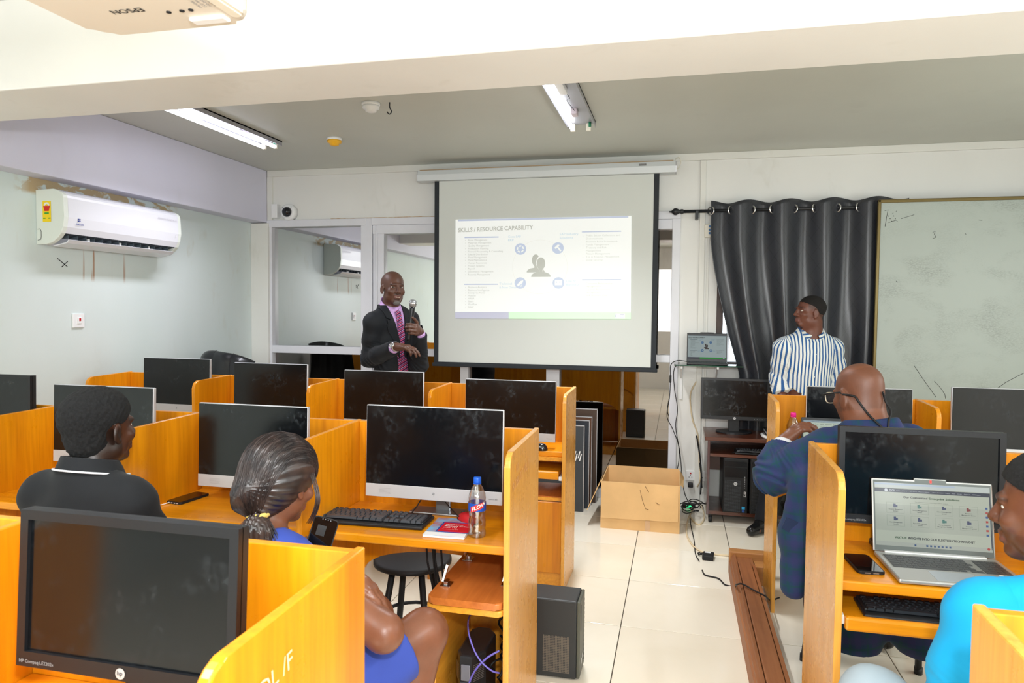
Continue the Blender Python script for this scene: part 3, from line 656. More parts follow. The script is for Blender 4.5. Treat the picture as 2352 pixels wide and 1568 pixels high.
# light switch on the left wall
p = at(178, 736, X=XL)
t = thing('light_switch', 'square white wall switch with a red mark below the air conditioner', 'light switch', (XL, p[1], p[2]-.045))
MB().box(XL, XL+.012, p[1]-.046, p[1]+.046, p[2]-.046, p[2]+.046, .004).build('plate', WHT, t)
MB().box(XL+.010, XL+.018, p[1]-.014, p[1]+.020, p[2]-.020, p[2]+.022, .003).build('rocker', WHT, t)
MB().box(XL+.018, XL+.0195, p[1]-.004, p[1]+.010, p[2]-.002, p[2]+.016).build('red_mark', RED, t)
# dome camera and its junction box
p = at(633, 485, Y=YD-.03)
MBx = MB().box(p[0]-.03, p[0]+.03, YD-.055, YD-.0, p[2]-.062, p[2]+.062, .004).build('junction_box', WHT); tag(MBx, 'flat white junction box beside the dome camera', 'junction box')
p = at(661, 487, Y=YD-.05); R_ = .074
t = thing('security_camera', 'round white dome security camera above the glass front', 'security camera', (p[0], YD, p[2]))
Mc = frame((p[0], YD, p[2]), (1, 0, 0), (0, 0, 1))   # local z points -Y ?
Mc = Matrix(((1, 0, 0, p[0]), (0, 0, -1, YD), (0, 1, 0, p[2]), (0, 0, 0, 1))) @ Matrix.Rotation(.0, 4, 'X')
MB().lathe([(R_, 0), (R_, .035), (R_*.95, .055), (R_*.72, .066), (R_*.60, .062)], 32, M=Mc).build('housing', WHT, t)
MB().lathe([(R_*.62, .058), (R_*.58, .075), (R_*.45, .092), (R_*.22, .102), (0, .104)], 28, M=Mc).build('dome', mat('dark_dome', hx('0E1118'), .08, spec=.8), t)
for a in (.8, 2.4, 4.2): MB().lathe([(.004, .06), (.004, .066), (0, .067)], 8, (R_*.82*math.cos(a), R_*.82*math.sin(a), 0), M=Mc).build('screw', SILD, t)

# ------------------------------------------------------------------ ceiling things
TUBE = mat('lit_tube', (.86, .86, 1.0), emit=5); TUBE2 = mat('lit_tube_white', (.93, .95, 1.0), emit=5)
def fitting(x0, x1, y0, y1, tubes, label, lit):
    cx = (x0+x1)/2
    t = thing('ceiling_light', label, 'ceiling light', (cx, (y0+y1)/2, ZC), 0, 'fluorescent battens on the ceiling')
    b = MB().box(x0, x1, y0, y1, ZC-.008, ZC).box(x0, x0+.004, y0, y1, ZC-.035, ZC).box(x1-.004, x1, y0, y1, ZC-.035, ZC)
    b.build('reflector', mat('enamel_white', hx('A2A2A8'), .3, metal=.2), t)
    MB().box(cx-.022, cx+.022, y0+.18, y0+.42, ZC-.04, ZC-.008, .003).build('ballast', WHT, t)
    MB().box(cx-.018, cx+.018, y1-.38, y1-.30, ZC-.04, ZC-.008, .003).build('terminal_block', mat('pinkish_plastic', hx('C9BDC4'), .5), t)
    for k, x in enumerate(tubes):
        for y in (y0+.005, y1-.035): MB().box(x-.016, x+.016, y, y+.02, ZC-.06, ZC-.008, .004).build('lamp_holder', CRM, t)
        if lit[k]:
            tb = MB().tube([(x, y0+.03, ZC-.045), (x, y1-.035, ZC-.045)], .0135, 12); tb.build('tube', TUBE if len(tubes) > 1 and all(lit) else TUBE2, t, 'glowing white tube')
    MB().lathe([(.0, -.03), (.009, -.028), (.009, 0)], 10, (x1-.035, y1-.045, ZC-.008)).build('starter', mat('starter_green', hx('1F7A55'), .4), t)
    MB().tube(spline([(cx, y0+.4, ZC-.015), (cx+.02, y0+.5, ZC-.035), (cx-.01, y0+.6, ZC-.02), (cx+.01, y1-.4, ZC-.03)]), .002, 5).build('wire', DKG, t)
fitting(-3.075, -2.905, 3.55, 4.74, (-3.04, -2.945), 'twin fluorescent batten with both tubes lit, above the air conditioner side', (True, True))
fitting(-.74, -.555, 3.50, 4.68, (-.705, -.60), 'fluorescent batten with one lit tube and one empty holder', (True, False))
def detector(px, py, ring, label, r=.05):
    p = at(px, py, Z=ZC-.01)
    t = thing('smoke_detector', label, 'smoke detector', (p[0], p[1], ZC), 0, 'detectors on the ceiling')
    MB().lathe([(r, 0), (r, -.014), (r*.96, -.018)], 28, (p[0], p[1], ZC)).build('base', WHT, t)
    MB().lathe([(r*.94, -.018), (r*.92, -.034), (r*.62, -.040), (r*.60, -.052), (r*.3, -.058), (0, -.058)], 28, (p[0], p[1], ZC)).build('head', ring, t)
detector(852, 240, WHT, 'plain white smoke detector near the ceiling beam', .055)
detector(768, 320, mat('detector_yellow', hx('F0B428'), .4), 'white and yellow detector on the ceiling', .055)
p = at(895, 235, Z=ZC)
tag(MB().tube(spline([(p[0], p[1], ZC), (p[0], p[1], ZC-.03), (p[0]+.012, p[1], ZC-.055), (p[0]-.002, p[1], ZC-.07), (p[0]-.018, p[1], ZC-.055)]), .0035, 7).build('ceiling_hook', DKG), 'small dark metal hook hanging from the ceiling', 'hook')
# projector hanging in front of the beam
t = thing('projector', 'ceiling-hung white projector seen from below at the top edge', 'projector', (-1.01, 1.13, 2.12))
PRJ = mat('projector_shell', hx('DAD2C4'), .4)
o8 = rounded(-1.215, -.845, .98, 1.285, .045)
MB().prism(o8, 'z', 2.12, 2.215, bev=.012).build('body', PRJ, t)
MB().prism(rounded(-1.07, -.99, 1.02, 1.10, .012), 'z', 2.116, 2.122, bev=.002).build('hatch', CRM, t)
MB().box(-.965, -.885, 1.235, 1.262, 2.113, 2.121, .004).build('foot_lever', WHT, t)
for dx in (0, .03, .05): MB().lathe([(.005, -.001), (.005, .002)], 10, (-.985+dx, 1.205, 2.119)).build('screw', BLKD, t)
MB().prism(rounded(-.872, -.852, 1.12, 1.25, .006), 'z', 2.117, 2.122, bev=.001).build('cover', CRM, t)
def under(x, y, rz=0): return Matrix(((math.cos(rz), math.sin(rz), 0, x), (math.sin(rz), -math.cos(rz), 0, y), (0, 0, -1, 2.1195), (0, 0, 0, 1)))
m = MB(); text(m, 'EPSON', .024, under(-1.025, 1.175, PI), bold=.008); m.build('logo', BLKD, t)
m = MB()
for k, s_ in enumerate(('MODEL: H841C', 'LCD PROJECTOR', '100-240V 50/60Hz', 'MADE IN CHINA')): text(m, s_, .009, under(-.905+k*.011, 1.20, PI/2+PI))
m.build('rating_text', MARK, t)
MB().tube([(-1.03, 1.13, 2.21), (-1.03, 1.13, ZC)], .022, 14).build('ceiling_pole', WHT, t)
MB().lathe([(.03, 0), (.03, .03), (.026, .04)], 24, M=Matrix(((1, 0, 0, -1.14), (0, 0, 1, 1.28), (0, -1, 0, 2.168), (0, 0, 0, 1)))).build('lens', mat('lens_glass', hx('15181C'), .05), t)

# ------------------------------------------------------------------ whiteboard, curtain, rod
BY = 5.57
wl, wt, wbz = float(at(2012, 600, Y=BY)[0]), float(at(2040, 458, Y=BY)[2]), float(at(2030, 960, Y=BY)[2])-.2
t = thing('whiteboard', 'large scribbled whiteboard with a bronze frame on the right of the front wall', 'whiteboard', (wl+1, BY, wbz))
def board_mat():
    m = bpy.data.materials.new('smeared_whiteboard'); m.use_nodes = True; nt = m.node_tree; b = nt.nodes['Principled BSDF']
    a = noise(nt, 4.2, (1, 1, 1.6), 10, dist=.5, world=True); c_ = noise(nt, 75, (1, 1, 3.5), 6, (2, 0, 0), dist=.6, world=True); e = noise(nt, 1.3, (1, 1, 1), 3, (5, 1, 0), world=True)
    s1 = mth(nt, 'MULTIPLY', ramp(nt, [(.46, (0, 0, 0)), (.66, (1, 1, 1))], a), ramp(nt, [(.42, (0, 0, 0)), (.62, (1, 1, 1))], c_))
    s2 = mth(nt, 'MULTIPLY', s1, ramp(nt, [(.35, (.25, .25, .25)), (.65, (1, 1, 1))], e))
    col = mixc(nt, mth(nt, 'MULTIPLY', s2, .62, True), hx('AAB3AC'), hx('64675F'))
    th_ = noise(nt, 26, (1, 1, 1), 2, (1, 5, 5), dist=3.2, world=True)
    ln = ramp(nt, [(.492, (0, 0, 0)), (.4975, (1, 1, 1)), (.503, (1, 1, 1)), (.508, (0, 0, 0))], th_)
    zone = ramp(nt, [(.56, (0, 0, 0)), (.62, (1, 1, 1))], noise(nt, 2.3, (1, 1, 1), 2, (9, 2, 3), world=True))
    col = mixc(nt, mth(nt, 'MULTIPLY', mth(nt, 'MULTIPLY', ln, zone), .35), col, hx('5A5C58'))
    nt.links.new(col, b.inputs['Base Color']); b.inputs['Roughness'].default_value = .4
    return m
MB().box(wl+.02, XR-.03, BY, BY+.015, wbz, wt-.02).build('writing_surface', board_mat(), t)
BRZ = mat('bronze_frame', hx('7A6B44'), .3, metal=.6)
MB().box(wl, wl+.022, BY-.012, BY+.02, wbz, wt, .006).box(wl, XR-.02, BY-.012, BY+.02, wt-.024, wt, .006).build('frame', BRZ, t)
def stroke(pts, r=.0016):
    MB().tube([(lambda q: (q[0], BY-.0008, q[2]))(at(a, b, Y=BY)) for a, b in pts], r, 4).build('pen_mark', mat('dry_marker', hx('2B2A2A'), .6), t)
for pts in (((2032, 484), (2040, 482), (2036, 500), (2033, 520)), ((2041, 511), (2060, 505)), ((2070, 502), (2090, 496), (2100, 493)), ((2058, 486), (2060, 484)), ((2050, 490), (2052, 489)), ((2142, 534), (2148, 531), (2146, 538), (2150, 545), (2142, 548)),
            ((2290, 892), (2310, 878), (2340, 862), (2352, 856)), ((2100, 840), (2120, 870), (2150, 912)), ((2146, 875), (2160, 890), (2170, 905), (2172, 915)), ((2216, 536), (2219, 538)), ((2058, 645), (2062, 648)), ((2248, 505), (2256, 506))): stroke(pts)
for k in range(6): stroke(((2040+k*4, 495+(k % 3)*6), (2041+k*4, 497+(k % 3)*6)), .002)
# rod
ry, rzz = 5.66, float(at(1640, 484, Y=5.66)[2])
rx0 = float(at(1562, 484, Y=ry)[0])
t = thing('curtain_rod', 'dark curtain rod with a turned finial left of the curtain', 'curtain rod', (1.0, ry, rzz))
MB().tube([(rx0, ry, rzz), (2.4, ry, rzz)], .0125, 12).build('rod', BLK, t)
MB().lathe([(0, -.085), (.006, -.08), (.006, -.066), (.013, -.06), (.026, -.045), (.028, -.03), (.018, -.01), (.014, 0), (.018, .006), (.018, .02), (.013, .03)], 18, M=frame((rx0, ry, rzz), (0, 1, 0), (0, 0, 1))).build('finial', BLK, t)
bx = float(at(1601, 484, Y=ry)[0])
MB().box(bx-.012, bx+.012, ry-.016, YD, rzz-.06, rzz+.004, .004).build('bracket', BLK, t)
# curtain: a wavy sheet gathered to the left at the bottom
cx0, cx1 = float(at(1630, 600, Y=ry)[0]), float(at(2030, 600, Y=ry)[0])+.15
ctz, cbz = float(at(1700, 463, Y=ry)[2]), .55
def cur(u, v):
    top = v; ph = u*2*PI*4.6; amp = .045*(1-.25*v)
    x = cx0+(cx1-cx0)*u
    # lower part is pulled towards the right at the left hem
    pull = max(0, (v-.14))**1.35*.50*(1-u)**2.2 if v < .72 else max(0, .58)**1.35*.50*(1-u)**2.2+.02*(v-.72)
    x += pull; sh = .010*math.sin(ph*2+v*3)*v+.006*math.sin(u*53+v*9)*v
    x += .010*math.sin(ph)*1.0
    z = ctz+(cbz-ctz)*v+(.012*math.cos(ph) if v < .02 else 0)
    return (x, ry-.012+amp*math.sin(ph)+sh, z)
def curt_mat():
    m = bpy.data.materials.new('satin_grey_curtain'); m.use_nodes = True; nt = m.node_tree; b = nt.nodes['Principled BSDF']
    N, L = nt.nodes.new, nt.links.new
    g = N('ShaderNodeNewGeometry'); sp = N('ShaderNodeSeparateXYZ'); L(g.outputs['Position'], sp.inputs[0])
    def dia(sign):
        v = mth(nt, 'MULTIPLY', mth(nt, 'ADD', sp.outputs[0], mth(nt, 'MULTIPLY', sp.outputs[2], sign*.62)), 11.5)
        f = mth(nt, 'FRACT', mth(nt, 'ADD', v, 50.)); return mth(nt, 'LESS_THAN', f, .05)
    ln = mth(nt, 'MAXIMUM', dia(1), dia(-1))
    L(mixc(nt, mth(nt, 'MULTIPLY', ln, .55), hx('303238'), hx('17191D')), b.inputs['Base Color'])
    b.inputs['Roughness'].default_value = .34; b.inputs['Specular IOR Level'].default_value = .6
    bp = N('ShaderNodeBump'); bp.inputs['Strength'].default_value = .25; bp.inputs['Distance'].default_value = .003; L(noise(nt, 24, (1, 1, .35), 4, world=True), bp.inputs['Height']); L(bp.outputs[0], b.inputs['Normal'])
    return m
mb = MB().grid(cur, 300, 60)
co = mb.build('curtain', None); co.data.materials.append(curt_mat())
t = thing('window_curtain', 'charcoal satin curtain with metal eyelets hanging behind the striped shirt', 'curtain', (cx0+.6, ry, cbz))
wm = Vector(co.location)-Vector(t.location); co.parent = t; co.location = wm; co.name = 'cloth'
sol = co.modifiers.new('thickness', 'SOLIDIFY'); sol.thickness = .002
for k in range(0, 10):
    ph = PI*k; u = ph/(2*PI*4.6)
    if u > 1: break
    x, y, z = cur(u, .06); z = rzz; s_ = 1 if k % 2 == 0 else -1
    M_ = frame((x, ry-.012, z), (0, 0, 1), (-s_*.75, .66, 0) if True else 0)
    M_ = Matrix.Translation((x, ry-.004, z)) @ Matrix.Rotation(s_*-.72, 4, 'Z') @ Matrix.Rotation(PI/2, 4, 'X')
    MB().tube([M_ @ Vector((.030*math.cos(a), .030*math.sin(a), 0)) for a in [2*PI*i/20 for i in range(20)]], .0062, 8, closed=True).build('eyelet', CHR, t)
# thermostat-like box beside the curtain
p0, p1 = at(1618, 516, Y=YD), at(1634, 546, Y=YD)
t = thing('wall_box', 'small white breaker box with blue toggles half hidden by the curtain', 'breaker box', (p0[0], YD, p1[2]))
MB().box(p0[0], p1[0]+.08, YD-.03, YD, p1[2], p0[2], .004).build('cover', CRM, t)
for k in range(3): MB().box(p0[0]+.032, p0[0]+.052, YD-.036, YD-.03, p1[2]+.025+k*.026, p1[2]+.042+k*.026, .002).build('toggle', mat('toggle_blue', hx('3A6FA8'), .5), t)
# ------------------------------------------------------------------ right-hand side: wall shelf, cart, box, cables
GSH = mat('green_glass_edge', hx('2E5A48'), .1, trans=.3)
sh_z = float(at(1640, 838, Y=5.5)[2]); sxa, sxb = float(at(1549, 833, Y=5.55)[0]), float(at(1706, 840, Y=5.5)[0])
t = thing('wall_shelf', 'narrow dark glass shelf on two white wall brackets, carrying the small laptop', 'shelf', ((sxa+sxb)/2, 5.6, sh_z-.03))
MB().box(sxa, sxb, 5.44, 5.70, sh_z-.010, sh_z, .002).build('shelf_board', mat('smoked_glass', hx('14201C'), .08), t)
MB().box(sxa, sxb, 5.438, 5.441, sh_z-.009, sh_z-.001).build('board_edge', GSH, t, 'greenish front edge')
for px in (1565, 1645):
    x = float(at(px, 850, Y=5.7)[0])
    MB().box(x-.011, x+.011, 5.735, YD, sh_z-.30, sh_z-.012, .003).box(x-.008, x+.008, 5.46, 5.74, sh_z-.032, sh_z-.012, .003).add([(x-.006, 5.735, sh_z-.13), (x+.006, 5.735, sh_z-.13), (x+.006, 5.5, sh_z-.03), (x-.006, 5.5, sh_z-.03), (x-.006, 5.735, sh_z-.11), (x+.006, 5.735, sh_z-.11), (x+.006, 5.53, sh_z-.03), (x-.006, 5.53, sh_z-.03)], [(0, 1, 2, 3), (7, 6, 5, 4), (0, 3, 7, 4), (1, 5, 6, 2)]).build('bracket', WHT, t)
# laptop on the shelf
lx0, lx1 = float(at(1578, 800, Y=5.56)[0]), float(at(1671, 800, Y=5.56)[0])
lzb, lzt = sh_z+.015, float(at(1620, 765, Y=5.60)[2])
t = thing('laptop', 'black laptop on the wall shelf mirroring the projected slide', 'laptop', ((lx0+lx1)/2, 5.52, sh_z))
MB().box(lx0, lx1, 5.455, 5.60, sh_z+.001, sh_z+.018, .004).build('base', BLK, t)
kk = MB()
for r_ in range(5):
    for c_ in range(14): kk.box(lx0+.02+c_*.0185, lx0+.0365+c_*.0185, 5.475+r_*.018, 5.490+r_*.018, sh_z+.018, sh_z+.020)
kk.build('keys', DKG, t)
ML = Matrix.Translation((lx0, 5.598, lzb)) @ Matrix.Rotation(-.12, 4, 'X'); lh = (lzt-lzb)/math.cos(.12); lw = lx1-lx0
MB().box(0, lw, 0, .008, 0, lh, .003, ML).box(lw*.33, lw*.67, 0, .008, lh-.002, lh+.006, .002, ML).build('lid', BLK, t)
Pq = [ML @ Vector(p) for p in ((.006, -.0008, lh-.018), (lw-.006, -.0008, lh-.018), (lw-.006, -.0008, .024), (.006, -.0008, .024))]
ms2 = {k_: smat('laptop_slide_'+k_, c_, e_) for k_, c_, e_ in (('white', hx('B4C4C4'), .42), ('grey', hx('4C4C5E'), .3), ('green', hx('2FA040'), .42), ('bar', hx('4A5868'), .35), ('blue', hx('2F6CA8'), .4), ('fig', hx('4E3A36'), .25), ('ring', hx('96A8A8'), .4), ('dark', hx('20282C'), .1), ('txt', hx('6A7878'), .3), ('txt2', hx('6A7878'), .3), ('cyan', hx('6A9AB8'), .4))}
for m_ in ms2.values(): m_.node_tree.nodes['Principled BSDF'].inputs['Base Color'].default_value = (.02, .02, .02, 1)
slide_content(Pq, t, ms2, .0003, name='lit_screen')
# cart
kx0, kx1, ky0, ky1, kz = .225, .80, 5.25, 5.70, .635
t = thing('computer_cart', 'dark brown computer cart on castors below the wall shelf', 'computer cart', ((kx0+kx1)/2, 5.48, 0))
MB().box(kx0-.02, kx1, ky0-.01, ky1, kz-.028, kz, .004).build('top', W_B, t)
for x in (kx0, kx1-.018): MB().box(x, x+.018, ky0, ky1, .06, kz-.028, .002).build('side_panel', mat('cart_side', hx('4A2A2A'), .25, coat=.6), t)
MB().box(kx0+.018, kx1-.018, ky0+.02, ky1, .06, .085).build('bottom', W_B, t)
MB().box(kx0+.018, kx1-.018, ky0+.01, ky1, kz-.145, kz-.125).build('shelf', W_B, t)
MB().box(kx0+.018, kx1-.018, ky1-.01, ky1, .3, kz-.03).build('back_panel', W_B, t)
for x in (kx0+.03, kx1-.03):
    for y in (ky0+.03, ky1-.04): MB().lathe([(.0, -.012), (.022, -.012), (.025, -.006), (.025, .006), (.022, .012), (0, .012)], 16, M=Matrix.Translation((x, y, .0255)) @ Matrix.Rotation(PI/2, 4, 'Y')).box(x-.008, x+.008, y-.008, y+.008, .04, .062).build('castor', BLKD, t)
bezel_monitor(float(at(1688, 915, Y=5.42)[0]), 5.42, float(at(1688, 964, Y=5.42)[2]), .487, .308, 'black monitor standing on the brown computer cart', desk=kz, tilt=.02, bz=.016, bb=.026, roll=0)
# two workstation towers
for k, lab in enumerate(('left black workstation tower with a silver logo in the brown cart', 'right black workstation tower in the brown cart, partly hidden')):
    x = float(at(1660, 1100, Y=ky0+.02)[0])+k*.188
    t = thing('computer_tower', lab, 'computer tower', (x+.09, 5.45, .085), 0, 'workstation towers in the cart')
    y = ky0+.01; z0 = .086; z1 = .49
    MB().box(x, x+.178, y+.02, y+.40, z0, z1, .006).build('case', BLK, t)
    MB().box(x+.002, x+.176, y-.004, y+.02, z0, z1-.004, .008).build('front_panel', BLKD, t)
    MB().box(x+.012, x+.166, y-.008, y-.003, z1-.066, z1-.026, .002).box(x+.012, x+.166, y-.008, y-.003, z1-.145, z1-.07, .002).build('drive_bay', mat('drive_gloss', hx('17191C'), .15), t)
    g = MB()
    for j in range(26):
        for i in range(9 if j < 30 else 9): g.box(x+.014+i*.0125, x+.024+i*.0125, y-.0062, y-.0035, z0+.012+j*.0088, z0+.0165+j*.0088)
    g.build('grille', DKG, t)
    M_ = Matrix(((1, 0, 0, x+.088), (0, 0, -1, y-.0085), (0, 1, 0, z1-.19), (0, 0, 0, 1)))
    g = MB(); disc(g, 0, 0, .013, M_); lg = g.build('logo', MATS['logo_silver'], t)
    g = MB(); text(g, 'hp', .016, M_ @ Matrix.Translation((-.009, -.004, .0005))); g.build('logo_letters', BLKD, t)
    M_ = Matrix(((0, -1, 0, x+.160), (0, 0, -1, y-.0085), (1, 0, 0, z0+.12), (0, 0, 0, 1)))
    g = MB(); text(g, 'Z230', .019, M_, bold=.02); g.build('lettering', WHT, t)
    g = MB()
    for j in range(7): rect(g, .0, .006, j*.013, j*.013+.006, Matrix(((1, 0, 0, x+.148), (0, 0, -1, y-.0085), (0, 1, 0, z0+.185), (0, 0, 0, 1))))
    g.build('front_port', SILD, t)
    g = MB(); g.box(x+.135, x+.157, y-.0065, y-.0045, z0+.03, z0+.050); g.build('sticker', mat('sticker_blue', hx('2C9BD0'), .4), t)
    g = MB(); g.box(x+.137, x+.155, y-.0065, y-.0045, z0+.008, z0+.024); g.build('sticker', mat('sticker_navy', hx('1F4E96'), .4), t)
    g = MB(); g.box(x+.1, x+.17, y+.03, y+.1, z1, z1+.001).box(x+.02, x+.06, y+.03, y+.12, z1, z1+.001); g.build('paper_label', WHT, t)
# silver box and white plug on the cart
bx_ = float(at(1770, 990, Y=5.33)[0])
t = thing('media_box', 'slim silver and black box on the cart, behind the water bottle', 'electronic box', (bx_, 5.40, kz))
MB().box(bx_-.03, bx_+.12, 5.30, 5.50, kz+.004, kz+.020, .003).box(bx_-.03, bx_+.12, 5.30, 5.50, kz+.026, kz+.046, .003).build('case', SIL, t)
MB().box(bx_-.032, bx_+.122, 5.298, 5.502, kz+.0195, kz+.0265).box(bx_-.032, bx_+.122, 5.31, 5.502, kz+.045, kz+.049).build('lid', BLK, t)
tag(MB().tube([(bx_-.055, 5.36, kz+.018), (bx_-.05, 5.30, kz+.012), (bx_-.03, 5.26, kz+.010)], [.012, .013, .010], 10).build('white_plug', WHT), 'small white plug on the cart top beside the silver box', 'plug')
def keyboard(x0, x1, y0, y1, z, label, par_rz=0, big=True, group=None, cap=None, tilt=0):
    t = thing('keyboard', label, 'keyboard', ((x0+x1)/2, (y0+y1)/2, z), par_rz, group)
    cx, cy = (x0+x1)/2, (y0+y1)/2; w_, d_ = x1-x0, y1-y0
    B = T(cx, cy, z, par_rz) @ Matrix.Rotation(tilt, 4, 'X')
    MB().prism([(-w_/2, -d_/2), (w_/2, -d_/2), (w_/2, d_/2), (-w_/2, d_/2)], 'z', .001, .014, B, bev=.005).box(-w_/2+.006, w_/2-.006, -d_/2+.03, d_/2-.002, .012, .020, .003, B).build('case', BLK, t)
    kb = MB(); u = (w_-.024)/22.5; rows = 6
    ky = [(-d_/2+.022+i*(d_-.036)/6.1) for i in range(6)]
    lay = []
    for r_ in range(6):
        segs = []
        if r_ == 0: segs = [(0, 1.25), (1.25, 2.5), (2.5, 3.75), (3.75, 10), (10, 11.25), (11.25, 12.5), (12.5, 13.75), (13.75, 15)]
        elif r_ == 1: segs = [(0, 2.25)]+[(2.25+i, 3.25+i) for i in range(10)]+[(12.25, 15)]
        elif r_ == 2: segs = [(0, 1.75)]+[(1.75+i, 2.75+i) for i in range(11)]+[(12.75, 15)]
        elif r_ == 3: segs = [(0, 1.5)]+[(1.5+i, 2.5+i) for i in range(12)]+[(13.5, 15)]
        elif r_ == 4: segs = [(i, i+1) for i in range(13)]+[(13, 15)]
        else: segs = [(0, 1)]+[(2+i, 3+i) for i in range(4)]+[(6.5+i, 7.5+i) for i in range(4)]+[(11+i, 12+i) for i in range(4)]
        if r_ in (0, 3, 4, 5): segs += [(15.3+i, 16.3+i) for i in range(3)]
        if r_ == 1: segs += [(16.3, 17.3)]
        if r_ == 0: segs += [(18.5, 20.5), (20.5, 21.5), (21.5, 22.5)]
        elif r_ < 5: segs += [(18.5+i, 19.5+i) for i in range(4)]
        for a, b in segs: lay.append((a, b, r_))
    kh = (d_-.036)/6.1
    for a, b, r_ in lay:
        xa_, xb_ = -w_/2+.012+a*u+.0009, -w_/2+.012+b*u-.0009; ya_ = ky[r_]+(.004 if r_ == 5 else 0); yb_ = ya_+kh-.0016; h = .0255
        i_ = .0022; kb.add([(xa_, ya_, .018), (xb_, ya_, .018), (xb_, yb_, .018), (xa_, yb_, .018), (xa_+i_, ya_+i_, h), (xb_-i_, ya_+i_, h), (xb_-i_, yb_-i_*.6, h+.001), (xa_+i_, yb_-i_*.6, h+.001)],
            [(4, 5, 6, 7), (0, 1, 5, 4), (1, 2, 6, 5), (2, 3, 7, 6), (3, 0, 4, 7)], False, B)
    kb.build('keys', cap or mat('key_grey', hx('3C4046'), .4), t)
    return t
keyboard(.42, .84, 5.27, 5.41, kz-.124, 'dusty black keyboard on the shelf of the brown cart')
tag(MB().tube(spline([(.40, 5.30, kz-.12), (.5, 5.28, kz-.10), (.6, 5.265, kz-.115), (.68, 5.27, kz-.10), (.66, 5.31, kz-.118)]), .003, 6).build('keyboard_cable', BLKD), 'black cable curled over the keyboard on the cart', 'cable')
# cardboard box
CB = mat('cardboard', hx('E2BA84'), .85, noise=.12, nscale=6, bump=.25, bscale=25, spec=.1); CBI = mat('cardboard_inside', hx('D8B080'), .9, noise=.12, nscale=9, spec=.1)
bx0, bx1, by0, by1, bh = -.512, .036, 4.93, 5.42, .335
t = thing('cardboard_box', 'open cardboard carton with a hanging front flap on the tiled floor', 'cardboard box', ((bx0+bx1)/2, 5.17, 0))
MB().box(bx0, bx1, by0, by0+.006, 0, bh).box(bx0, bx0+.006, by0+.006, by1, 0, bh).box(bx1-.006, bx1, by0+.006, by1, 0, bh).box(bx0+.006, bx1-.006, by1-.006, by1, 0, bh+.012).build('walls', CB, t)
MB().box(bx0+.006, bx1-.006, by0+.006, by1-.006, 0, .006).build('bottom', CBI, t)
MB().add([(bx0+.006, by0-.004, bh), (bx1-.012, by0-.004, bh), (bx1-.012, by0-.016, .085), (bx0+.004, by0-.016, .078), (bx0+.006, by0-.0, bh), (bx1-.012, by0-.0, bh), (bx1-.012, by0-.011, .085), (bx0+.004, by0-.011, .078)], [(0, 3, 2, 1), (4, 5, 6, 7), (3, 7, 6, 2), (0, 4, 7, 3), (1, 2, 6, 5), (0, 1, 5, 4)]).build('flap', CB, t, 'front flap folded down outside')
lf = at(1352, 1163, X=bx0-.09)
MB().add([(bx0, by0+.02, bh), (bx0, by1, bh+.01), (bx0-.075, by1+.0, .17), (bx0-.095, by0+.0, .12), (bx0-.005, by0+.02, bh), (bx0-.005, by1, bh+.01), (bx0-.080, by1, .17), (bx0-.10, by0, .12)], [(0, 1, 2, 3), (4, 7, 6, 5), (3, 2, 6, 7), (0, 3, 7, 4), (1, 5, 6, 2)]).build('flap', CB, t, 'left side flap hanging outwards')
MB().add([(bx1, by0+.03, bh), (bx1+.02, by0+.04, bh-.02), (bx1+.03, by1-.02, bh-.05), (bx1, by1, bh)], [(0, 1, 2, 3)]).build('flap', CB, t)
g = MB(); g.box(-.20, -.165, by0-.0017, by0-.0002, .0, .075).box(-.185, -.165, by0+.02, by0+.2, -.0, .007); g.build('packing_tape', mat('clear_tape', hx('C9A070'), .15, spec=.8), t)
g = MB()
for pts in (((1470, 1125), (1476, 1150), (1483, 1168), (1490, 1170)), ((1482, 1117), (1490, 1130)), ((1506, 1153), (1512, 1158), (1516, 1159))): g.tube([(lambda q: (q[0], by0-.0175+(.012*(q[2]-.08)/.255), q[2]))(at(a, b, Y=by0-.01)) for a, b in pts], .0016, 4)
g.build('scuff_mark', mat('scuff', hx('6B4B30'), .9), t)
# sockets
p = at(1585, 1095, Y=YD-.02)
for k, (px, py, lab) in enumerate(((1586, 1092, 'white wall socket above the tangle of cables'), (1610, 1093, 'second white wall socket, close to the cart'))):
    p = at(px, py, Y=YD-.012)
    t = thing('wall_socket', lab, 'socket', (p[0], YD, p[2]-.045), 0, 'wall sockets by the cart')
    MB().box(p[0]-.04, p[0]+.04, YD-.014, YD, p[2]-.04, p[2]+.04, .004).build('plate', WHT, t)
    MB().box(p[0]-.006, p[0]+.006, YD-.018, YD-.013, p[2]+.014, p[2]+.026, .001).build('switch', RED, t)
    g = MB()
    for dx, dz in ((-.011, -.012), (.011, -.012), (0, .004)): g.box(p[0]+dx-.0025, p[0]+dx+.0025, YD-.0148, YD-.0138, p[2]+dz-.004, p[2]+dz+.004)
    g.build('socket_hole', BLKD, t)
p = at(1586, 1112, Y=YD-.03)
tag(MB().box(p[0]-.02, p[0]+.02, YD-.06, YD-.015, p[2]-.02, p[2]+.015, .006).build('power_plug', BLK), 'black plug in the wall socket near the box', 'plug')
def cable(name, label, m, pts, r=.0035, cat='cable', group=None):
    o = MB().tube(spline([tuple(p) for p in pts], 7), r, 7).build(name, m); tag(o, label, cat, group); return o
def pf(px, py, z=.006): return at(px, py, Z=z)
def pw(px, py, y=YD-.02): return at(px, py, Y=y)
BEI = mat('beige_cable', hx('D9C7A6'), .5)
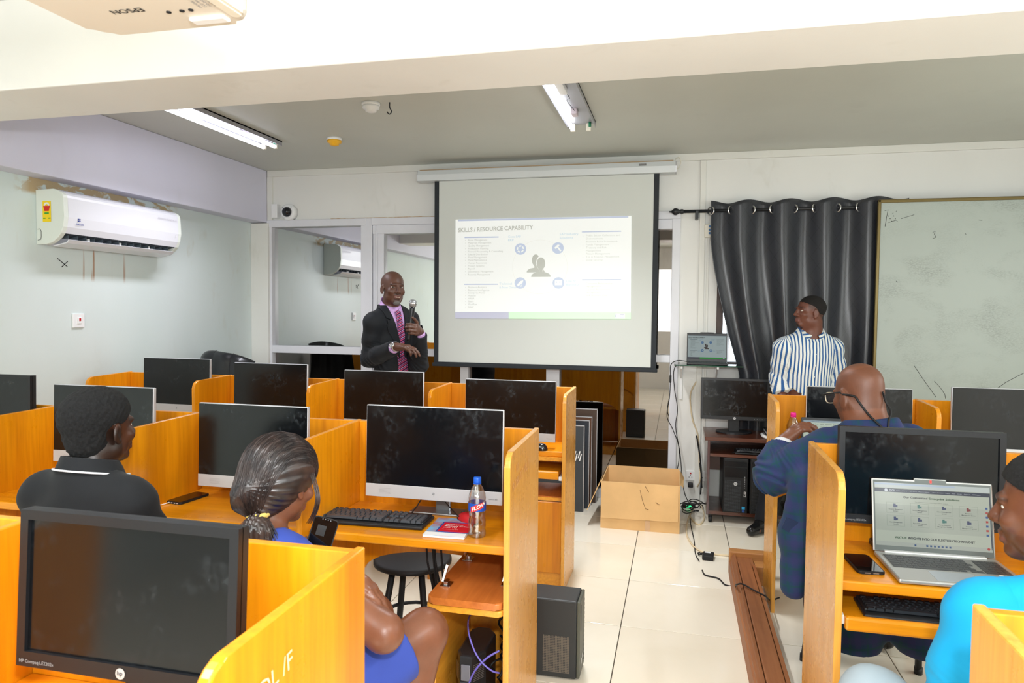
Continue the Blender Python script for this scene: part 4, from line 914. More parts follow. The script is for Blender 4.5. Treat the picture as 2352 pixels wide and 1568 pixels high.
cable('beige_cable', 'thick beige cable looping over the floor from the wall to the timber trunking', BEI, [pw(1604, 870, YD-.01), pw(1586, 905), pw(1590, 960), pw(1603, 1000), pw(1606, 1060), pw(1606, 1110, 5.68), pf(1582, 1135), pf(1605, 1150), pf(1618, 1185), pf(1605, 1204), pf(1585, 1185), pf(1592, 1165), pf(1580, 1195), pf(1578, 1228), pf(1600, 1260), pf(1640, 1272), pf(1685, 1276)], .006)
cable('black_cable', 'black laptop lead running down the wall from the shelf to the cardboard box', BLKD, [pw(1578, 830, 5.55), pw(1556, 828, 5.6), pw(1541, 838, 5.65), pw(1540, 870, 5.65), pw(1538, 910, 5.65), pw(1532, 955, 5.66), pw(1545, 985, 5.66), pw(1558, 1020, 5.66), pw(1560, 1050, 5.66), pw(1556, 1076, 5.66)], .0032)
cable('black_cable', 'second black lead hanging from the shelf behind the cardboard box', BLKD, [pw(1560, 832, 5.6), pw(1548, 850, 5.68), pw(1549, 890, 5.68), pw(1556, 940, 5.68), pw(1552, 980, 5.68), pw(1562, 1040, 5.66), pw(1566, 1085, 5.6), pw(1572, 1130, 5.55), pf(1583, 1160), pf(1586, 1200), pf(1594, 1240), pf(1597, 1270), pf(1606, 1288)], .0032)
tag(MB().box(*( (lambda q: (q[0]-.008, q[0]+.008, 5.642, 5.658, q[2]-.03, q[2]+.03))(pw(1540, 870, 5.65))), .004).build('inline_plug', BLKD), 'inline plug on the black laptop lead beside the glass front', 'cable plug')
random.seed(3)
cl = []
for k in range(7):
    c0 = pf(1590+random.uniform(-10, 14), 1150+random.uniform(-12, 22), .02+.012*k); r_ = random.uniform(.03, .075)
    cl.append([(c0[0]+r_*1.2*math.cos(a), c0[1]+r_*math.sin(a), c0[2]+.012*math.sin(a*2+k)) for a in [2*PI*i/10+k for i in range(9)]])
g = MB()
for c_ in cl: g.tube(spline(c_, 5), .0035, 6)
tag(g.build('tangled_cables', BLKD), 'tangle of black cables on the floor between the carton and the cart', 'cables')
q = pf(1582, 1165, 0)
t = thing('power_adapter', 'small board with a green light among the tangled cables', 'adapter', (q[0], q[1], 0))
MB().box(q[0]-.05, q[0]+.05, q[1]-.03, q[1]+.03, .002, .03, .004).build('case', BLKD, t)
MB().box(q[0]-.02, q[0]+.02, q[1]-.0315, q[1]-.03, .008, .024).build('green_light', mat('green_led', hx('3CE08C'), .5, emit=1.2), t)
g = MB()
for k, (a, b) in enumerate((((1607, 1062), (1609, 1135)), ((1600, 1000), (1612, 1120)))): g.tube(spline([pw(a[0], a[1], 5.70), pw((a[0]+b[0])/2+3, (a[1]+b[1])/2, 5.68), pw(b[0], b[1], 5.66)]), .006, 7)
tag(g.build('cable_bundle', BLKD), 'bundle of dark cables hanging on the wall left of the cart', 'cables')
q0, q1 = pf(1629, 1290, .0), pf(1614, 1308, 0)
t = thing('power_brick', 'small black power brick lying in the middle of the aisle', 'power adapter', tuple(q0))
MB().box(-.033, .033, -.045, .045, .001, .03, .004, T(q0[0]-.004, q0[1]+.06, 0, -.12)).build('case', BLKD, t)
MB().box(-.022, .012, .015, .038, .0301, .0305, 0, T(q0[0]-.004, q0[1]+.06, 0, -.12)).build('sticker', WHT, t)
MB().tube([(q0[0]-.045+.018*math.cos(a)*(1+.2*math.sin(7*a)), q0[1]+.10+.02*math.sin(a), .012+.003*math.sin(3*a)) for a in [i*.5 for i in range(38)]], .0035, 6).build('coiled_lead', BLKD, t)
q = pf(1612, 1308)
cable('black_cable', 'black lead from the power brick across the timber trunking', BLKD, [pf(1613, 1309, .01), pf(1620, 1320), pf(1650, 1328), pf(1665, 1342), pf(1685, 1346, .01), at(1692, 1342, Z=.155), at(1706, 1341, Z=.155), at(1735, 1357, Z=.155), at(1757, 1368, Z=.15), pf(1770, 1378, .03), pf(1790, 1372, .02)], .0042)
# timber floor trunking
t = thing('floor_trunking', 'worn brown timber trunking box running along the tiled aisle', 'timber trunking', (.40, 3.2, 0))
zt_ = .138
lx0_, rx0_ = .328, .440
MB().box(lx0_, rx0_-.0, 1.9, 4.20, 0, zt_-.016).build('core', W_T, t)
MB().prism([(lx0_-.012, 0), (lx0_-.012, zt_-.05), (lx0_-.004, zt_-.045), (lx0_-.006, zt_-.02), (lx0_+.004, zt_-.012), (lx0_+.008, zt_), (lx0_+.02, zt_), (lx0_+.02, 0)], 'y', 1.9, 4.22).build('moulding', W_T, t)
MB().prism([(rx0_+.012, 0), (rx0_+.012, zt_-.03), (rx0_+.004, zt_-.02), (rx0_+.002, zt_), (rx0_-.014, zt_), (rx0_-.014, 0)], 'y', 1.9, 4.05).build('moulding', W_T, t)
MB().box(lx0_+.024, rx0_-.018, 1.9, 4.06, zt_-.016, zt_+.006, .004).build('lid_board', W_T, t)
MB().box(lx0_-.012, rx0_+.10, 4.20, 4.27, 0, zt_+.012, .006).box(rx0_+.01, rx0_+.07, 4.10, 4.20, 0, zt_-.03, .004).build('end_board', mat('fresh_timber', hx('B07A45'), .5, noise=.3, nscale=5, stretch=(1, 8, 8)), t)
# floor tower in the aisle
t = thing('computer_tower', 'black tower standing on the aisle tiles beside the carrel end panel', 'computer tower', (-.45, 2.88, 0))
x0, x1, y0, y1, h = -.60, -.372, 2.83, 2.985, .338
MB().box(x0, x1-.014, y0, y1, .008, h, .006).build('case', mat('tower_case', hx('2E3133'), .45), t)
MB().box(x1-.014, x1, y0+.003, y1-.003, .01, h-.003, .005).build('front_panel', mat('tower_front', hx('55584F'), .45), t)
MB().box(x1-.001, x1+.001, y0+.03, y0+.045, .2, .31, .0).build('drive_slot', BLK, t)
g = MB()
for k in range(14): g.box(x1-.001, x1+.001, y1-.018, y1-.012, .03+k*.02, .04+k*.02)
g.build('vent_slot', BLKD, t)
g = MB(); Mx_ = Matrix(((0, 0, 1, x1+.0008), (1, 0, 0, y0+.05), (0, 1, 0, .065), (0, 0, 0, 1))); disc(g, 0, 0, .014, Mx_); rect(g, .025, .04, -.0, .02, Mx_); g.build('logo', MATS['logo_silver'], t)
g = MB()
for i in range(18):
    g.box(-.525+i*.0062, -.5225+i*.0062, y0-.001, y0+.001, .03, .185)
for j in range(22): g.box(-.527, -.415, y0-.0012, y0+.0012, .03+j*.007, .0325+j*.007)
g.build('side_grille', mat('grille_brown', hx('6A635A'), .5), t)
for x in (x0+.03, x1-.04): MB().box(x-.012, x+.012, y0+.02, y0+.05, 0, .01).build('foot', BLKD, t)
# leaning dark panels against the glass front
labs = ['frontmost dark display panel with a white slanted mark, leaning by the glass front', 'second dark display panel behind the marked one', 'brownish third panel of the leaning stack', 'rearmost slim panel of the stack at the glass']
for k, (px1, pyt, pyb, yy, c_) in enumerate(((1342, 978, 1140, 5.28, '3A3F44'), (1354, 966, 1130, 5.38, '2B3038'), (1360, 958, 1115, 5.47, '5A3A28'), (1372, 940, 1100, 5.56, '47362C'))):
    a, b = at(px1, pyt, Y=yy), at(px1, pyb, Y=yy)
    x1 = float(a[0]); zt2 = float(a[2]); m_ = mat('panel_'+c_, hx(c_), .45)
    t = thing('display_panel', labs[k], 'display panel', (x1-.25, yy, 0), 0, 'display panels stacked by the glass front')
    MB().box(x1-.5, x1, yy, yy+.02, .0, zt2, .003).build('housing', m_, t)
    MB().box(x1-.003, x1+.001, yy-.002, yy+.022, .0, zt2).box(x1-.5, x1, yy-.002, yy+.022, zt2-.003, zt2+.001).build('rim', SIL, t)
    if k == 0:
        Mf = Matrix(((1, 0, 0, x1-.145), (0, 0, -1, yy-.003), (0, 1, 0, zt2-.27), (0, 0, 0, 1))); g = MB()
        for j, (dx, y0_, y1_) in enumerate(((0, .02, .075), (.016, .0, .055), (.032, .02, .075), (.048, .0, .055))): g.add([(dx+y0_*.25+.06, y0_, 0), (dx+.009+y0_*.25+.06, y0_, 0), (dx+.009+y1_*.25+.06, y1_, 0), (dx+y1_*.25+.06, y1_, 0)], [(0, 1, 2, 3)], False, Mf)
        g.build('logo', WHT, t)
# ------------------------------------------------------------------ things on the desks
keyboard(-1.322, -.862, 2.262, 2.405, DESK, 'black full-size keyboard in front of the smudged monitor', par_rz=0)
kb_ = [o for o in bpy.data.objects if o.get('label') == 'black full-size keyboard in front of the smudged monitor'][0]
kb_.rotation_euler.z = .035; kb_.location.y += .01
cable('keyboard_lead', 'thin black lead from the keyboard up to the smudged monitor', BLKD, [(-.955, 2.42, DESK+.012), (-.955, 2.44, DESK+.02), (-.95, 2.46, DESK+.03), (-.93, 2.49, DESK+.07), (-.92, 2.51, DESK+.09)], .0022)
cable('mouse_lead', 'thin black lead trailing to the red mouse', BLKD, [(-.86, 2.49, DESK+.07), (-.83, 2.47, DESK+.045), (-.77, 2.42, DESK+.02), (-.72, 2.40, DESK+.012)], .002)
def mouse(x, y, z, rz, mtop, mside, label, s=1.0):
    t = thing('computer_mouse', label, 'mouse', (x, y, z), rz)
    B = T(x, y, z, rz) @ Matrix.Scale(s, 4)
    def fn(u, v):
        a = u*2*PI; k = math.sin(v*PI/2); r = math.cos(v*PI/2)**.6 if v < 1 else 0
        return tuple(B @ Vector((.030*r*math.cos(a)*(1-.12*math.sin(a)), .055*r*math.sin(a), .036*k*(1-.18*math.sin(a)*r)+.001)))
    MB().grid(fn, 28, 10, True, True).build('shell', mtop, t)
    MB().prism([(.0305*math.cos(a), .0555*math.sin(a)) for a in [2*PI*i/24 for i in range(24)]], 'z', .0005, .010, B).build('base', mside, t)
    MB().lathe([(.0, -.004), (.009, -.004), (.009, .004), (0, .004)], 14, M=B @ Matrix.Translation((0, .03, .026)) @ Matrix.Rotation(PI/2, 4, 'Y')).build('wheel', DKG, t)
    return t
mouse(-.735, 2.42, DESK, .9, RED, BLK, 'red and black mouse behind the water bottle')
p = at(1248, 1021, Z=DESK)
mouse(float(p[0])+.0, 3.80, DESK, 1.35, mat('mouse_black', hx('17191C'), .15, coat=.5), BLK, 'shiny black mouse on the aisle-end desk of the far row')
# booklet
t = thing('booklet', 'glossy booklet with a red cover panel between keyboard and bottle', 'booklet', (-.77, 2.32, DESK))
B = T(-.768, 2.325, DESK, .06)
MB().box(-.073, .073, -.10, .10, .0005, .008, .001, B).build('pages', WHT, t)
cv = MB().box(-.0735, .0735, -.1005, .1005, .0082, .0092, 0, B).build('cover', mat('cover_skyline', hx('7FB4DC'), .2, noise=.9, nscale=22, noise_col=hx('B85A4C')), t)
MB().box(-.073, .073, -.1003, -.065, .0093, .0096, 0, B).build('cover_foot', mat('cover_white', hx('F2F2F4'), .2), cv)
MB().box(-.040, .0738, -.062, .052, .0094, .0099, 0, B).build('cover_border', mat('cover_blue', hx('274C9C'), .2), cv)
MB().box(-.034, .0737, -.056, .044, .0099, .0104, 0, B).build('cover_panel', mat('cover_red', hx('D01C2C'), .2), cv)
g = MB(); Mb = B @ Matrix.Translation((-.024, .018, .0106))
for k, (s_, z_) in enumerate((('Grow your', .0145), ('Business online', .0145), ('with TU', .0145))): text(g, s_, z_, Mb @ T(0, -.002-k*.0165, 0), bold=.012)
text(g, 'Your Business our Goal', .006, Mb @ T(0, -.052, 0)); g.build('cover_lettering', WHT, cv)
# bottles
def clear_mat(name, tint, rough=.02, k=.12):
    m = bpy.data.materials.new(name); m.use_nodes = True; nt = m.node_tree; nt.nodes.clear(); N, L = nt.nodes.new, nt.links.new
    o = N('ShaderNodeOutputMaterial'); g = N('ShaderNodeBsdfGlossy'); g.inputs['Roughness'].default_value = rough; tr = N('ShaderNodeBsdfTransparent'); tr.inputs['Color'].default_value = (*tint, 1)
    lw = N('ShaderNodeLayerWeight'); lw.inputs[0].default_value = .35; f = mth(nt, 'ADD', mth(nt, 'MULTIPLY', lw.outputs[1], .55), k, True); mx = N('ShaderNodeMixShader'); L(f, mx.inputs[0]); L(tr.outputs[0], mx.inputs[1]); L(g.outputs[0], mx.inputs[2]); L(mx.outputs[0], o.inputs[0]); return m
PET = clear_mat('clear_plastic', (.98, .99, 1), .10, .22); WAT = clear_mat('water', (.93, .96, .98), .0, .05); YWAT = clear_mat('yellow_water', (.90, .82, .55), .0, .05)
def bottle(x, y, z, h, r, cap_m, label, level=.45, label_band=True, yellow=False):
    t = thing('water_bottle', label, 'bottle', (x, y, z))
    k = h/.23
    prof = [(r*.55, .002), (r*.9, .0), (r, .006), (r, .02*k), (r*.93, .03*k), (r, .04*k), (r*.98, .06*k), (r*.88, .075*k), (r*.93, .09*k), (r*1.0, .10*k), (r*1.0, .135*k), (r*.96, .14*k), (r, .15*k), (r*.92, .165*k), (r*.62, .19*k), (r*.36, .203*k), (r*.36, .215*k)]
    MB().lathe(prof, 40, (x, y, z)).build('shell', PET, t)
    wl_ = [(a*.93, b+.001) for a, b in prof if b < level*h]; wl_.append((wl_[-1][0], level*h)); wl_.append((0, level*h))
    MB().lathe(wl_, 40, (x, y, z)).build('water', YWAT if yellow else WAT, t)
    MB().lathe([(r*.42, .208*k), (r*.44, .209*k), (r*.44, .226*k), (r*.40, .229*k), (0, .229*k)], 28, (x, y, z)).build('cap', cap_m, t)
    MB().lathe([(r*.45, .203*k), (r*.45, .207*k), (r*.40, .207*k)], 24, (x, y, z)).build('neck_ring', cap_m, t)
    if label_band:
        def lab(u, v): a = u*2*PI; return (x+(r+.0006)*math.cos(a), y+(r+.0006)*math.sin(a), z+(.102+.031*v)*k)
        MB().grid(lab, 40, 4, True, True).build('label_band', mat('bottle_label_blue', hx('1E4FB0'), .3), t)
        a0 = -PI/2+math.atan2(x, y)*-1; 
        def red(u, v): a = a0-.75+1.5*u; return (x+(r+.0012)*math.cos(a), y+(r+.0012)*math.sin(a), z+(.098+.022*v+.02*u)*k)
        MB().grid(red, 14, 3).build('label_flash', mat('bottle_label_red', hx('E2382E'), .3), t)
        g = MB(); text(g, 'FLOW', .020, Matrix.Identity(4), bold=.02)
        g.v = [(x+(r+.002)*math.cos(a0-.62+p_[0]/r*.86), y+(r+.002)*math.sin(a0-.62+p_[0]/r*.86), z+.103*k+p_[1]*.9+p_[0]*.42) for p_ in g.v]; g.build('lettering', WHT, t)
    return t
bottle(-.660, 2.283, DESK, .205, .0305, mat('cap_blue', hx('1F5FD0'), .35), 'clear water bottle with a blue cap and a red-blue label', .42)
p = at(1821, 1000, Y=3.86)
bottle(float(p[0]), 3.86, float(at(1821, 947, Y=3.86)[2])-.20, .20, .031, mat('cap_pink', hx('E0208A'), .35), 'small bottle with a pink cap at the hands of the man in navy', .62, False, True)
def phone(x, y, z, rz, label, w_=.075, l_=.155, M=None, ui=None):
    t = thing('smartphone', label, 'phone', (x, y, z), rz)
    B = M or T(x, y, z, rz)
    MB().prism(rounded(-w_/2, w_/2, -l_/2, l_/2, .011), 'z', .0005, .0095, B, bev=.002).build('case', BLKD, t)
    MB().prism(rounded(-w_/2+.003, w_/2-.003, -l_/2+.003, l_/2-.003, .009), 'z', .0095, .0101, B).build('screen', mat('phone_glass', hx('0C0D10'), .04, spec=.7), t)
    return t, B
t, B = phone(-1.915, 2.42, DESK, -.12, 'black smartphone with a white lead on the empty desk')
g = MB()
for dx in (-.02, -.006, .008, .022): g.box(dx-.004, dx+.004, -.0785, -.0775, .003, .007, 0, B)
g.build('port', SIL, t)
cable('charging_lead', 'white charging lead plugged into the phone on the empty desk', mat('white_lead', hx('F0F0F4'), .4), [B @ Vector((-.02, -.078, .005)), B @ Vector((-.022, -.10, .004)), B @ Vector((-.024, -.16, .002)), B @ Vector((-.026, -.20, -.03)), B @ Vector((-.028, -.21, -.15))], .002)
p = at(1982, 1298, Z=.76)
t, B = phone(float(p[0]), float(p[1]), .76, .08, 'black smartphone lying left of the silver laptop', .078, .158)
MB().box(-.02, -.004, -.0795, -.0785, .003, .006, 0, B).box(.004, .02, -.0795, -.0785, .003, .006, 0, B).build('port', SILD, t)
# silver laptop
lt = thing('laptop', 'open silver laptop showing a web page, in front of the black monitor', 'laptop', (.83, 2.36, .76))
hx0, hx1 = at(2006, 1266, Z=.772), at(2283, 1284, Z=.772)
fx0 = at(2063, 1334, Z=.765)
ang = math.atan2(float(hx1[1]-hx0[1]), float(hx1[0]-hx0[0])); wL = .356; dL = .248
B = T(float(hx0[0]), float(hx0[1]), .76, ang*.5)
SLV = mat('laptop_silver', hx('B4B6B4'), .35, metal=.6)
MB().box(0, wL, -dL, .0, .002, .016, .005, B).build('base', SLV, lt)
g = MB(); kw = (wL-.034)/18.2
for r_ in range(6):
    off = [0, 1.2, 1.8, 1.5, 1.0, 0][r_]
    if r_ == 0: segs = [(0, 1.2), (1.2, 2.2), (2.2, 3.2), (3.2, 4.3), (4.3, 9.2), (9.2, 10.3), (10.3, 11.4), (12.0, 13), (13, 14), (14.2, 16.2), (16.2, 17.2), (17.2, 18.2)]
    else: segs = [(0, off or 1)]+[((off or 1)+i, (off or 1)+i+1) for i in range(int(13.6-(off or 1)))]+[(14.2+i, 15.2+i) for i in range(4)]
    for a, b in segs:
        xa_, xb_ = .017+a*kw+.0012, .017+b*kw-.0012; ya_ = -.145+r_*.0193; hh = .0165 if r_ < 5 else .0115
        g.box(xa_, xb_, ya_, ya_+hh, .016, .0176, 0, B)
MB().box(.014, wL-.014, -.148, -.028, .0155, .0164, 0, B).build('keyboard_well', mat('silver_well', hx('8F9290'), .45, metal=.5), lt)
g.build('keys', mat('laptop_key', hx('3A3D40'), .4), lt)
MB().box(.105, .225, -.236, -.158, .0155, .0166, .0003, B).build('touchpad', mat('touchpad', hx('A3ACB4'), .25, metal=.3), lt)
MB().box(wL-.058, wL-.046, -.158, -.150, .0158, .0168, 0, B).build('sticker', WHT, lt)
MB().box(.03, wL-.03, -.014, .004, .014, .021, .003, B).build('hinge', mat('bright_hinge', hx('E4E8EA'), .25, metal=.5), lt)
# lid
top = at(2002, 1090, Y=float((B @ Vector((0, .045, 0)))[1]))
lhh = .232; lean = .20
BL = B @ Matrix.Translation((0, .002, .014)) @ Matrix.Rotation(-lean, 4, 'X')
MB().box(0, wL, 0, .007, 0, lhh, .004, BL).box(wL*.36, wL*.63, 0, .007, lhh-.004, lhh+.006, .003, BL).build('lid', SLV, lt)
MB().box(.005, wL-.005, -.0006, .001, .004, lhh-.005, 0, BL).box(wL*.365, wL*.625, -.001, .001, lhh-.009, lhh+.003, 0, BL).build('lid_bezel', mat('lid_bezel', hx('5F6664'), .3), lt)
FL = BL @ Matrix(((1, 0, 0, 0), (0, 0, -1, -.0012), (0, 1, 0, 0), (0, 0, 0, 1)))
def em(name, c_, e_=.5):
    m = bpy.data.materials.new(name); m.use_nodes = True; b = m.node_tree.nodes['Principled BSDF']; b.inputs['Base Color'].default_value = (.02, .02, .02, 1); b.inputs['Roughness'].default_value = .15
    b.inputs['Emission Color'].default_value = (*hx(c_), 1); b.inputs['Emission Strength'].default_value = e_; return m
wS, hS = wL-.018, lhh-.032      # screen area; page coordinates: u 0..1280, v 0..840 from the top left
PG = FL @ Matrix(((wS/1280, 0, 0, .009), (0, -hS/840, 0, .020+hS), (0, 0, 1, 0), (0, 0, 0, 1)))
def page(name, col, e_, fn, z, lab=None):
    g = MB(); fn(g); g.v = [tuple(Vector(p)) for p in g.v]; return g.build(name, em(name+col, col, e_), scr if name != 'lit_screen' else lt, lab)
def R(g, x0, x1, y0, y1, z): g.add([(x0, y0, z), (x1, y0, z), (x1, y1, z), (x0, y1, z)], [(0, 3, 2, 1)], False, PG)
def TX(g, s_, x, y, size, z, w_=None, bold=0, al='LEFT'): text(g, s_, size, PG @ Matrix(((1, 0, 0, x), (0, -1, 0, y), (0, 0, 1, z), (0, 0, 0, 1))), width=w_, bold=bold, align=al)
scr = page('lit_screen', 'A6AD9E', .75, lambda g: R(g, 0, 1280, 0, 840, 0), 0)
page('browser_bar', 'B0B8B4', .8, lambda g: R(g, 0, 1280, 0, 68, .0003), 0)
page('browser_bar', 'A0AFC0', .8, lambda g: R(g, 0, 900, 6, 30, .0005), 0)
page('web_header', '1B2842', .6, lambda g: R(g, 0, 1280, 76, 126, .0004), 0)
page('web_band', '9CA396', .75, lambda g: R(g, 0, 1280, 290, 640, .0002), 0)
page('web_scrollbar', '2C3650', .6, lambda g: R(g, 1270, 1280, 126, 810, .0004), 0)
page('taskbar', '9EA49A', .75, lambda g: R(g, 0, 1280, 785, 840, .0004), 0)
def f1(g):
    TX(g, 'TUTS', 165, 112, 34, .0006, 60, .03); disc(g, 130, 102, 22, PG, z=.0006, n=6)
    for k, s_ in enumerate(('Home', 'About us', 'SAP Add-ons', 'Enterprise Solutions', 'Services & Solutions', 'Projects', 'News', 'Careers', 'Contact Us', 'TUTS Support')): TX(g, s_, [245, 310, 400, 495, 650, 790, 865, 925, 995, 1090][k], 108, 15, .0006)
page('web_menu_text', 'C8CFD6', .7, f1, 0)
page('web_title', '1C2036', .3, lambda g: (TX(g, 'Our Customized', 320, 198, 36, .0006, 272, .03), TX(g, 'The customized solution is developed with our products', 450, 248, 14, .0006, 370)), 0)
page('web_title', '1E5A2E', .4, lambda g: (TX(g, 'Enterprise Solutions', 604, 198, 36, .0006, 340, .03), TX(g, 'WATCH:', 215, 738, 38, .0006, 132, .035)), 0, 'green words')
page('web_title', '1C2036', .3, lambda g: TX(g, 'INSIGHTS INTO OUR ELECTION TECHNOLOGY', 360, 738, 38, .0006, 735, .035), 0)
cards = [(130+270*i, 262+172*j) for j in range(2) for i in range(4)]
def f2(g):
    for x, y in cards:
        for a in ((x, x+200, y, y+2), (x, x+200, y+140, y+142), (x, x+2, y, y+142), (x+198, x+200, y, y+142)): R(g, *a, .0005)
page('web_card', '7E8A7C', .6, f2, 0)
names_ = ['Hospital Managment', 'Library Management', 'School Management', 'Reception', 'Rent Management', 'Payroll Management', 'Human Resource', 'Inventory']
def f3(g):
    for k, (x, y) in enumerate(cards):
        TX(g, names_[k], x+100, y+98, 19, .0006, None, .012, 'CENTER'); TX(g, 'System' if k not in (3, 6, 7) else 'Management System', x+100, y+122, 19, .0006, None, .012, 'CENTER')
page('web_card_text', '23283C', .3, f3, 0)
for col, ks in (('2C3C6C', (0, 2, 4, 5, 7)), ('8C3034', (3,)), ('2E7A72', (1, 6))):
    def f4(g):
        for k in ks: x, y = cards[k]; R(g, x+78, x+104, y+18, y+66, .0006); R(g, x+96, x+124, y+34, y+62, .0007)
    page('web_icon', col, .5, f4, 0)['kind'] = 'stuff'
def f5(g): 
    for k in range(4): R(g, 1222, 1248, 262+k*2*58, 288+k*2*58, .0006)
page('web_side_icon', '2A5AA0', .5, f5, 0)
def f6(g):
    for k in range(3): R(g, 1222, 1248, 320+k*2*58, 346+k*2*58, .0006)
    disc(g, 1240, 800, 16, PG, z=.0006)
page('web_side_icon', 'C03A3A', .5, f6, 0)
def f7(g):
    for k in range(7): R(g, 560+k*42, 582+k*42, 800, 824, .0006)
    R(g, 430, 450, 802, 824, .0006)
page('taskbar_icon', '3A5C8C', .5, f7, 0)
MB().box(wL*.49, wL*.505, -.0016, 0, lhh-.007, lhh+.001, 0, BL).build('camera_light', em('camera_red', 'FF2018', 2.5), lt)
# keyboard on the pulled tray below the laptop
keyboard(.54, .98, 2.165, 2.30, .76-.100, 'black keyboard on the pull-out tray under the silver laptop', cap=mat('key_black', hx('202226'), .3))
# laptop behind the man in navy
lp = thing('laptop', 'dark laptop with a lit document, in front of the bald man', 'laptop', (.80, 3.80, DESK))
q0 = at(1842, 958, Y=3.80); q1 = at(1842, 1010, Y=3.80); wl2 = .33
BL2 = T(float(q0[0]), 3.79, DESK+.012, 0) @ Matrix.Rotation(-.12, 4, 'X'); h2 = float(q0[2])-DESK-.012
MB().box(0, wl2, 0, .007, 0, h2, .003, BL2).build('lid', DKG, lp); MB().box(0, wl2, -.22, -.005, DESK+.001, DESK+.016, .004, T(float(q0[0]), 3.79, 0)).build('base', DKG, lp)
FL2 = BL2 @ Matrix(((1, 0, 0, 0), (0, 0, -1, -.0012), (0, 1, 0, 0), (0, 0, 0, 1)))
g = MB(); rect(g, .01, wl2-.01, .012, h2-.014, FL2); sc2 = g.build('lit_screen', em('doc_screen', 'A9B5A6', .8), lp)
g = MB(); rect(g, .01, wl2-.01, h2-.024, h2-.014, FL2, z=.0006); g.build('title_bar', em('doc_bar', '8FA0A8', .7), sc2)
g = MB()
text(g, 'Document - saved', .008, FL2 @ T(.05, h2-.022, .0006)); text(g, 'Home   Insert   Draw   Layout   References   Review', .007, FL2 @ T(.02, h2-.034, .0006))
for k in range(4): text(g, 'a b c d   B I U   Ab Ac', .006, FL2 @ T(.02+k*.07, h2-.046, .0006))
g.build('document_text', em('doc_text', '4A5458', .3), sc2)
# ------------------------------------------------------------------ under the desk at the aisle end: mini workstation and cables
t = thing('mini_computer', 'small dark desktop computer with chamfered corners under the desk', 'computer', (-.67, 2.35, .065))
mp = at(1068, 1568, Y=2.36)
x0, x1, y0, y1, h = -.722, -.625, 2.25, 2.46, .365
pts = [(x0+.02, y0-.02), (x1-.035, y0-.02), (x1-.0, y0+.035), (x1, y1-.04), (x1-.03, y1), (x0+.02, y1), (x0, y1-.03), (x0, y0+.02)]
MB().prism(pts, 'z', .066, h, bev=.008).build('case', mat('mini_case', hx('26272A'), .35, coat=.2), t)
MB().box(x0+.022, x1-.038, y0-.024, y0-.018, .08, h-.09, .002).build('front_panel', mat('mini_front', hx('4A4A52'), .35, metal=.4), t)
MB().box(x0+.025, x1-.04, y0-.025, y0-.017, h-.085, h-.03, .002).build('front_panel', mat('mini_band', hx('8E909C'), .3, metal=.5), t, 'light grey upper band')
g = MB()
for j in range(10):
    for s_ in (0, 1):
        z = h-.088+j*.006
        if s_: g.add([(x1-.031, y0-.019, z), (x1-.004, y0+.026, z), (x1-.004, y0+.026, z+.003), (x1-.031, y0-.019, z+.003)], [(0, 1, 2, 3)])
        else: g.add([(x0+.017, y0-.021, z), (x0-.002, y0+.012, z), (x0-.002, y0+.012, z+.003), (x0+.017, y0-.021, z+.003)], [(0, 1, 2, 3)])
g.build('vent_slot', SILD, t)
PUR = mat('purple_cable', hx('6A5FB8'), .4)
yk = 2.36
def pk(px, py, y=yk): return at(px, py, Y=y)
cable('purple_cable', 'purple network cable looping under the desk, in front of the small computer', PUR, [pk(1092, 1400, 2.4), pk(1077, 1418, 2.30), pk(1076, 1450, 2.22), pk(1088, 1490, 2.19), pk(1106, 1520, 2.18), pk(1130, 1540, 2.18), pk(1147, 1545, 2.19)], .003)
cable('purple_cable', 'second purple cable rising from the floor to the right under the desk', PUR, [pk(1070, 1590, 2.20), pk(1084, 1552, 2.19), pk(1100, 1528, 2.185), pk(1122, 1508, 2.19), pk(1147, 1494, 2.2)], .0035)
random.seed(11); g = MB()
for k in range(9):
    cx, cy, cz = random.uniform(-.60, -.57), random.uniform(2.32, 2.5), random.uniform(.14, .42); r_ = random.uniform(.02, .035)
    g.tube(spline([(cx+r_*math.cos(a), cy+.02*math.sin(2*a), cz+r_*1.4*math.sin(a)) for a in [i*.75+k for i in range(8)]], 4), .0042, 6)
tag(g.build('cable_tangle', BLKD), 'knot of black power cables in the open cabinet under the desk', 'cables')
tag(MB().box(-.615, -.54, 2.22, 2.40, .066, .13, .006, None).build('power_strip', BLKD), 'black power strip on the cabinet floor under the desk', 'power strip')
tag(MB().box(-.622, -.588, 2.47, 2.474, .40, .43, .0).build('paper_tag', WHT), 'white paper tag on a cable under the desk', 'tag')
g = MB()
for k in range(4):
    x = -.90+k*.016; g.tube(spline([(x-.0, 2.45, DESK-.03), (x+.0+.01*(k % 2), 2.44, .62), (x+.02, 2.45, .50), (x+.03+k*.008, 2.47, .40), (x+.05, 2.56, .25)], 5), .0042, 6)
tag(g.build('hanging_cables', BLKD), 'black cables hanging down behind the hinged shelf', 'cables')
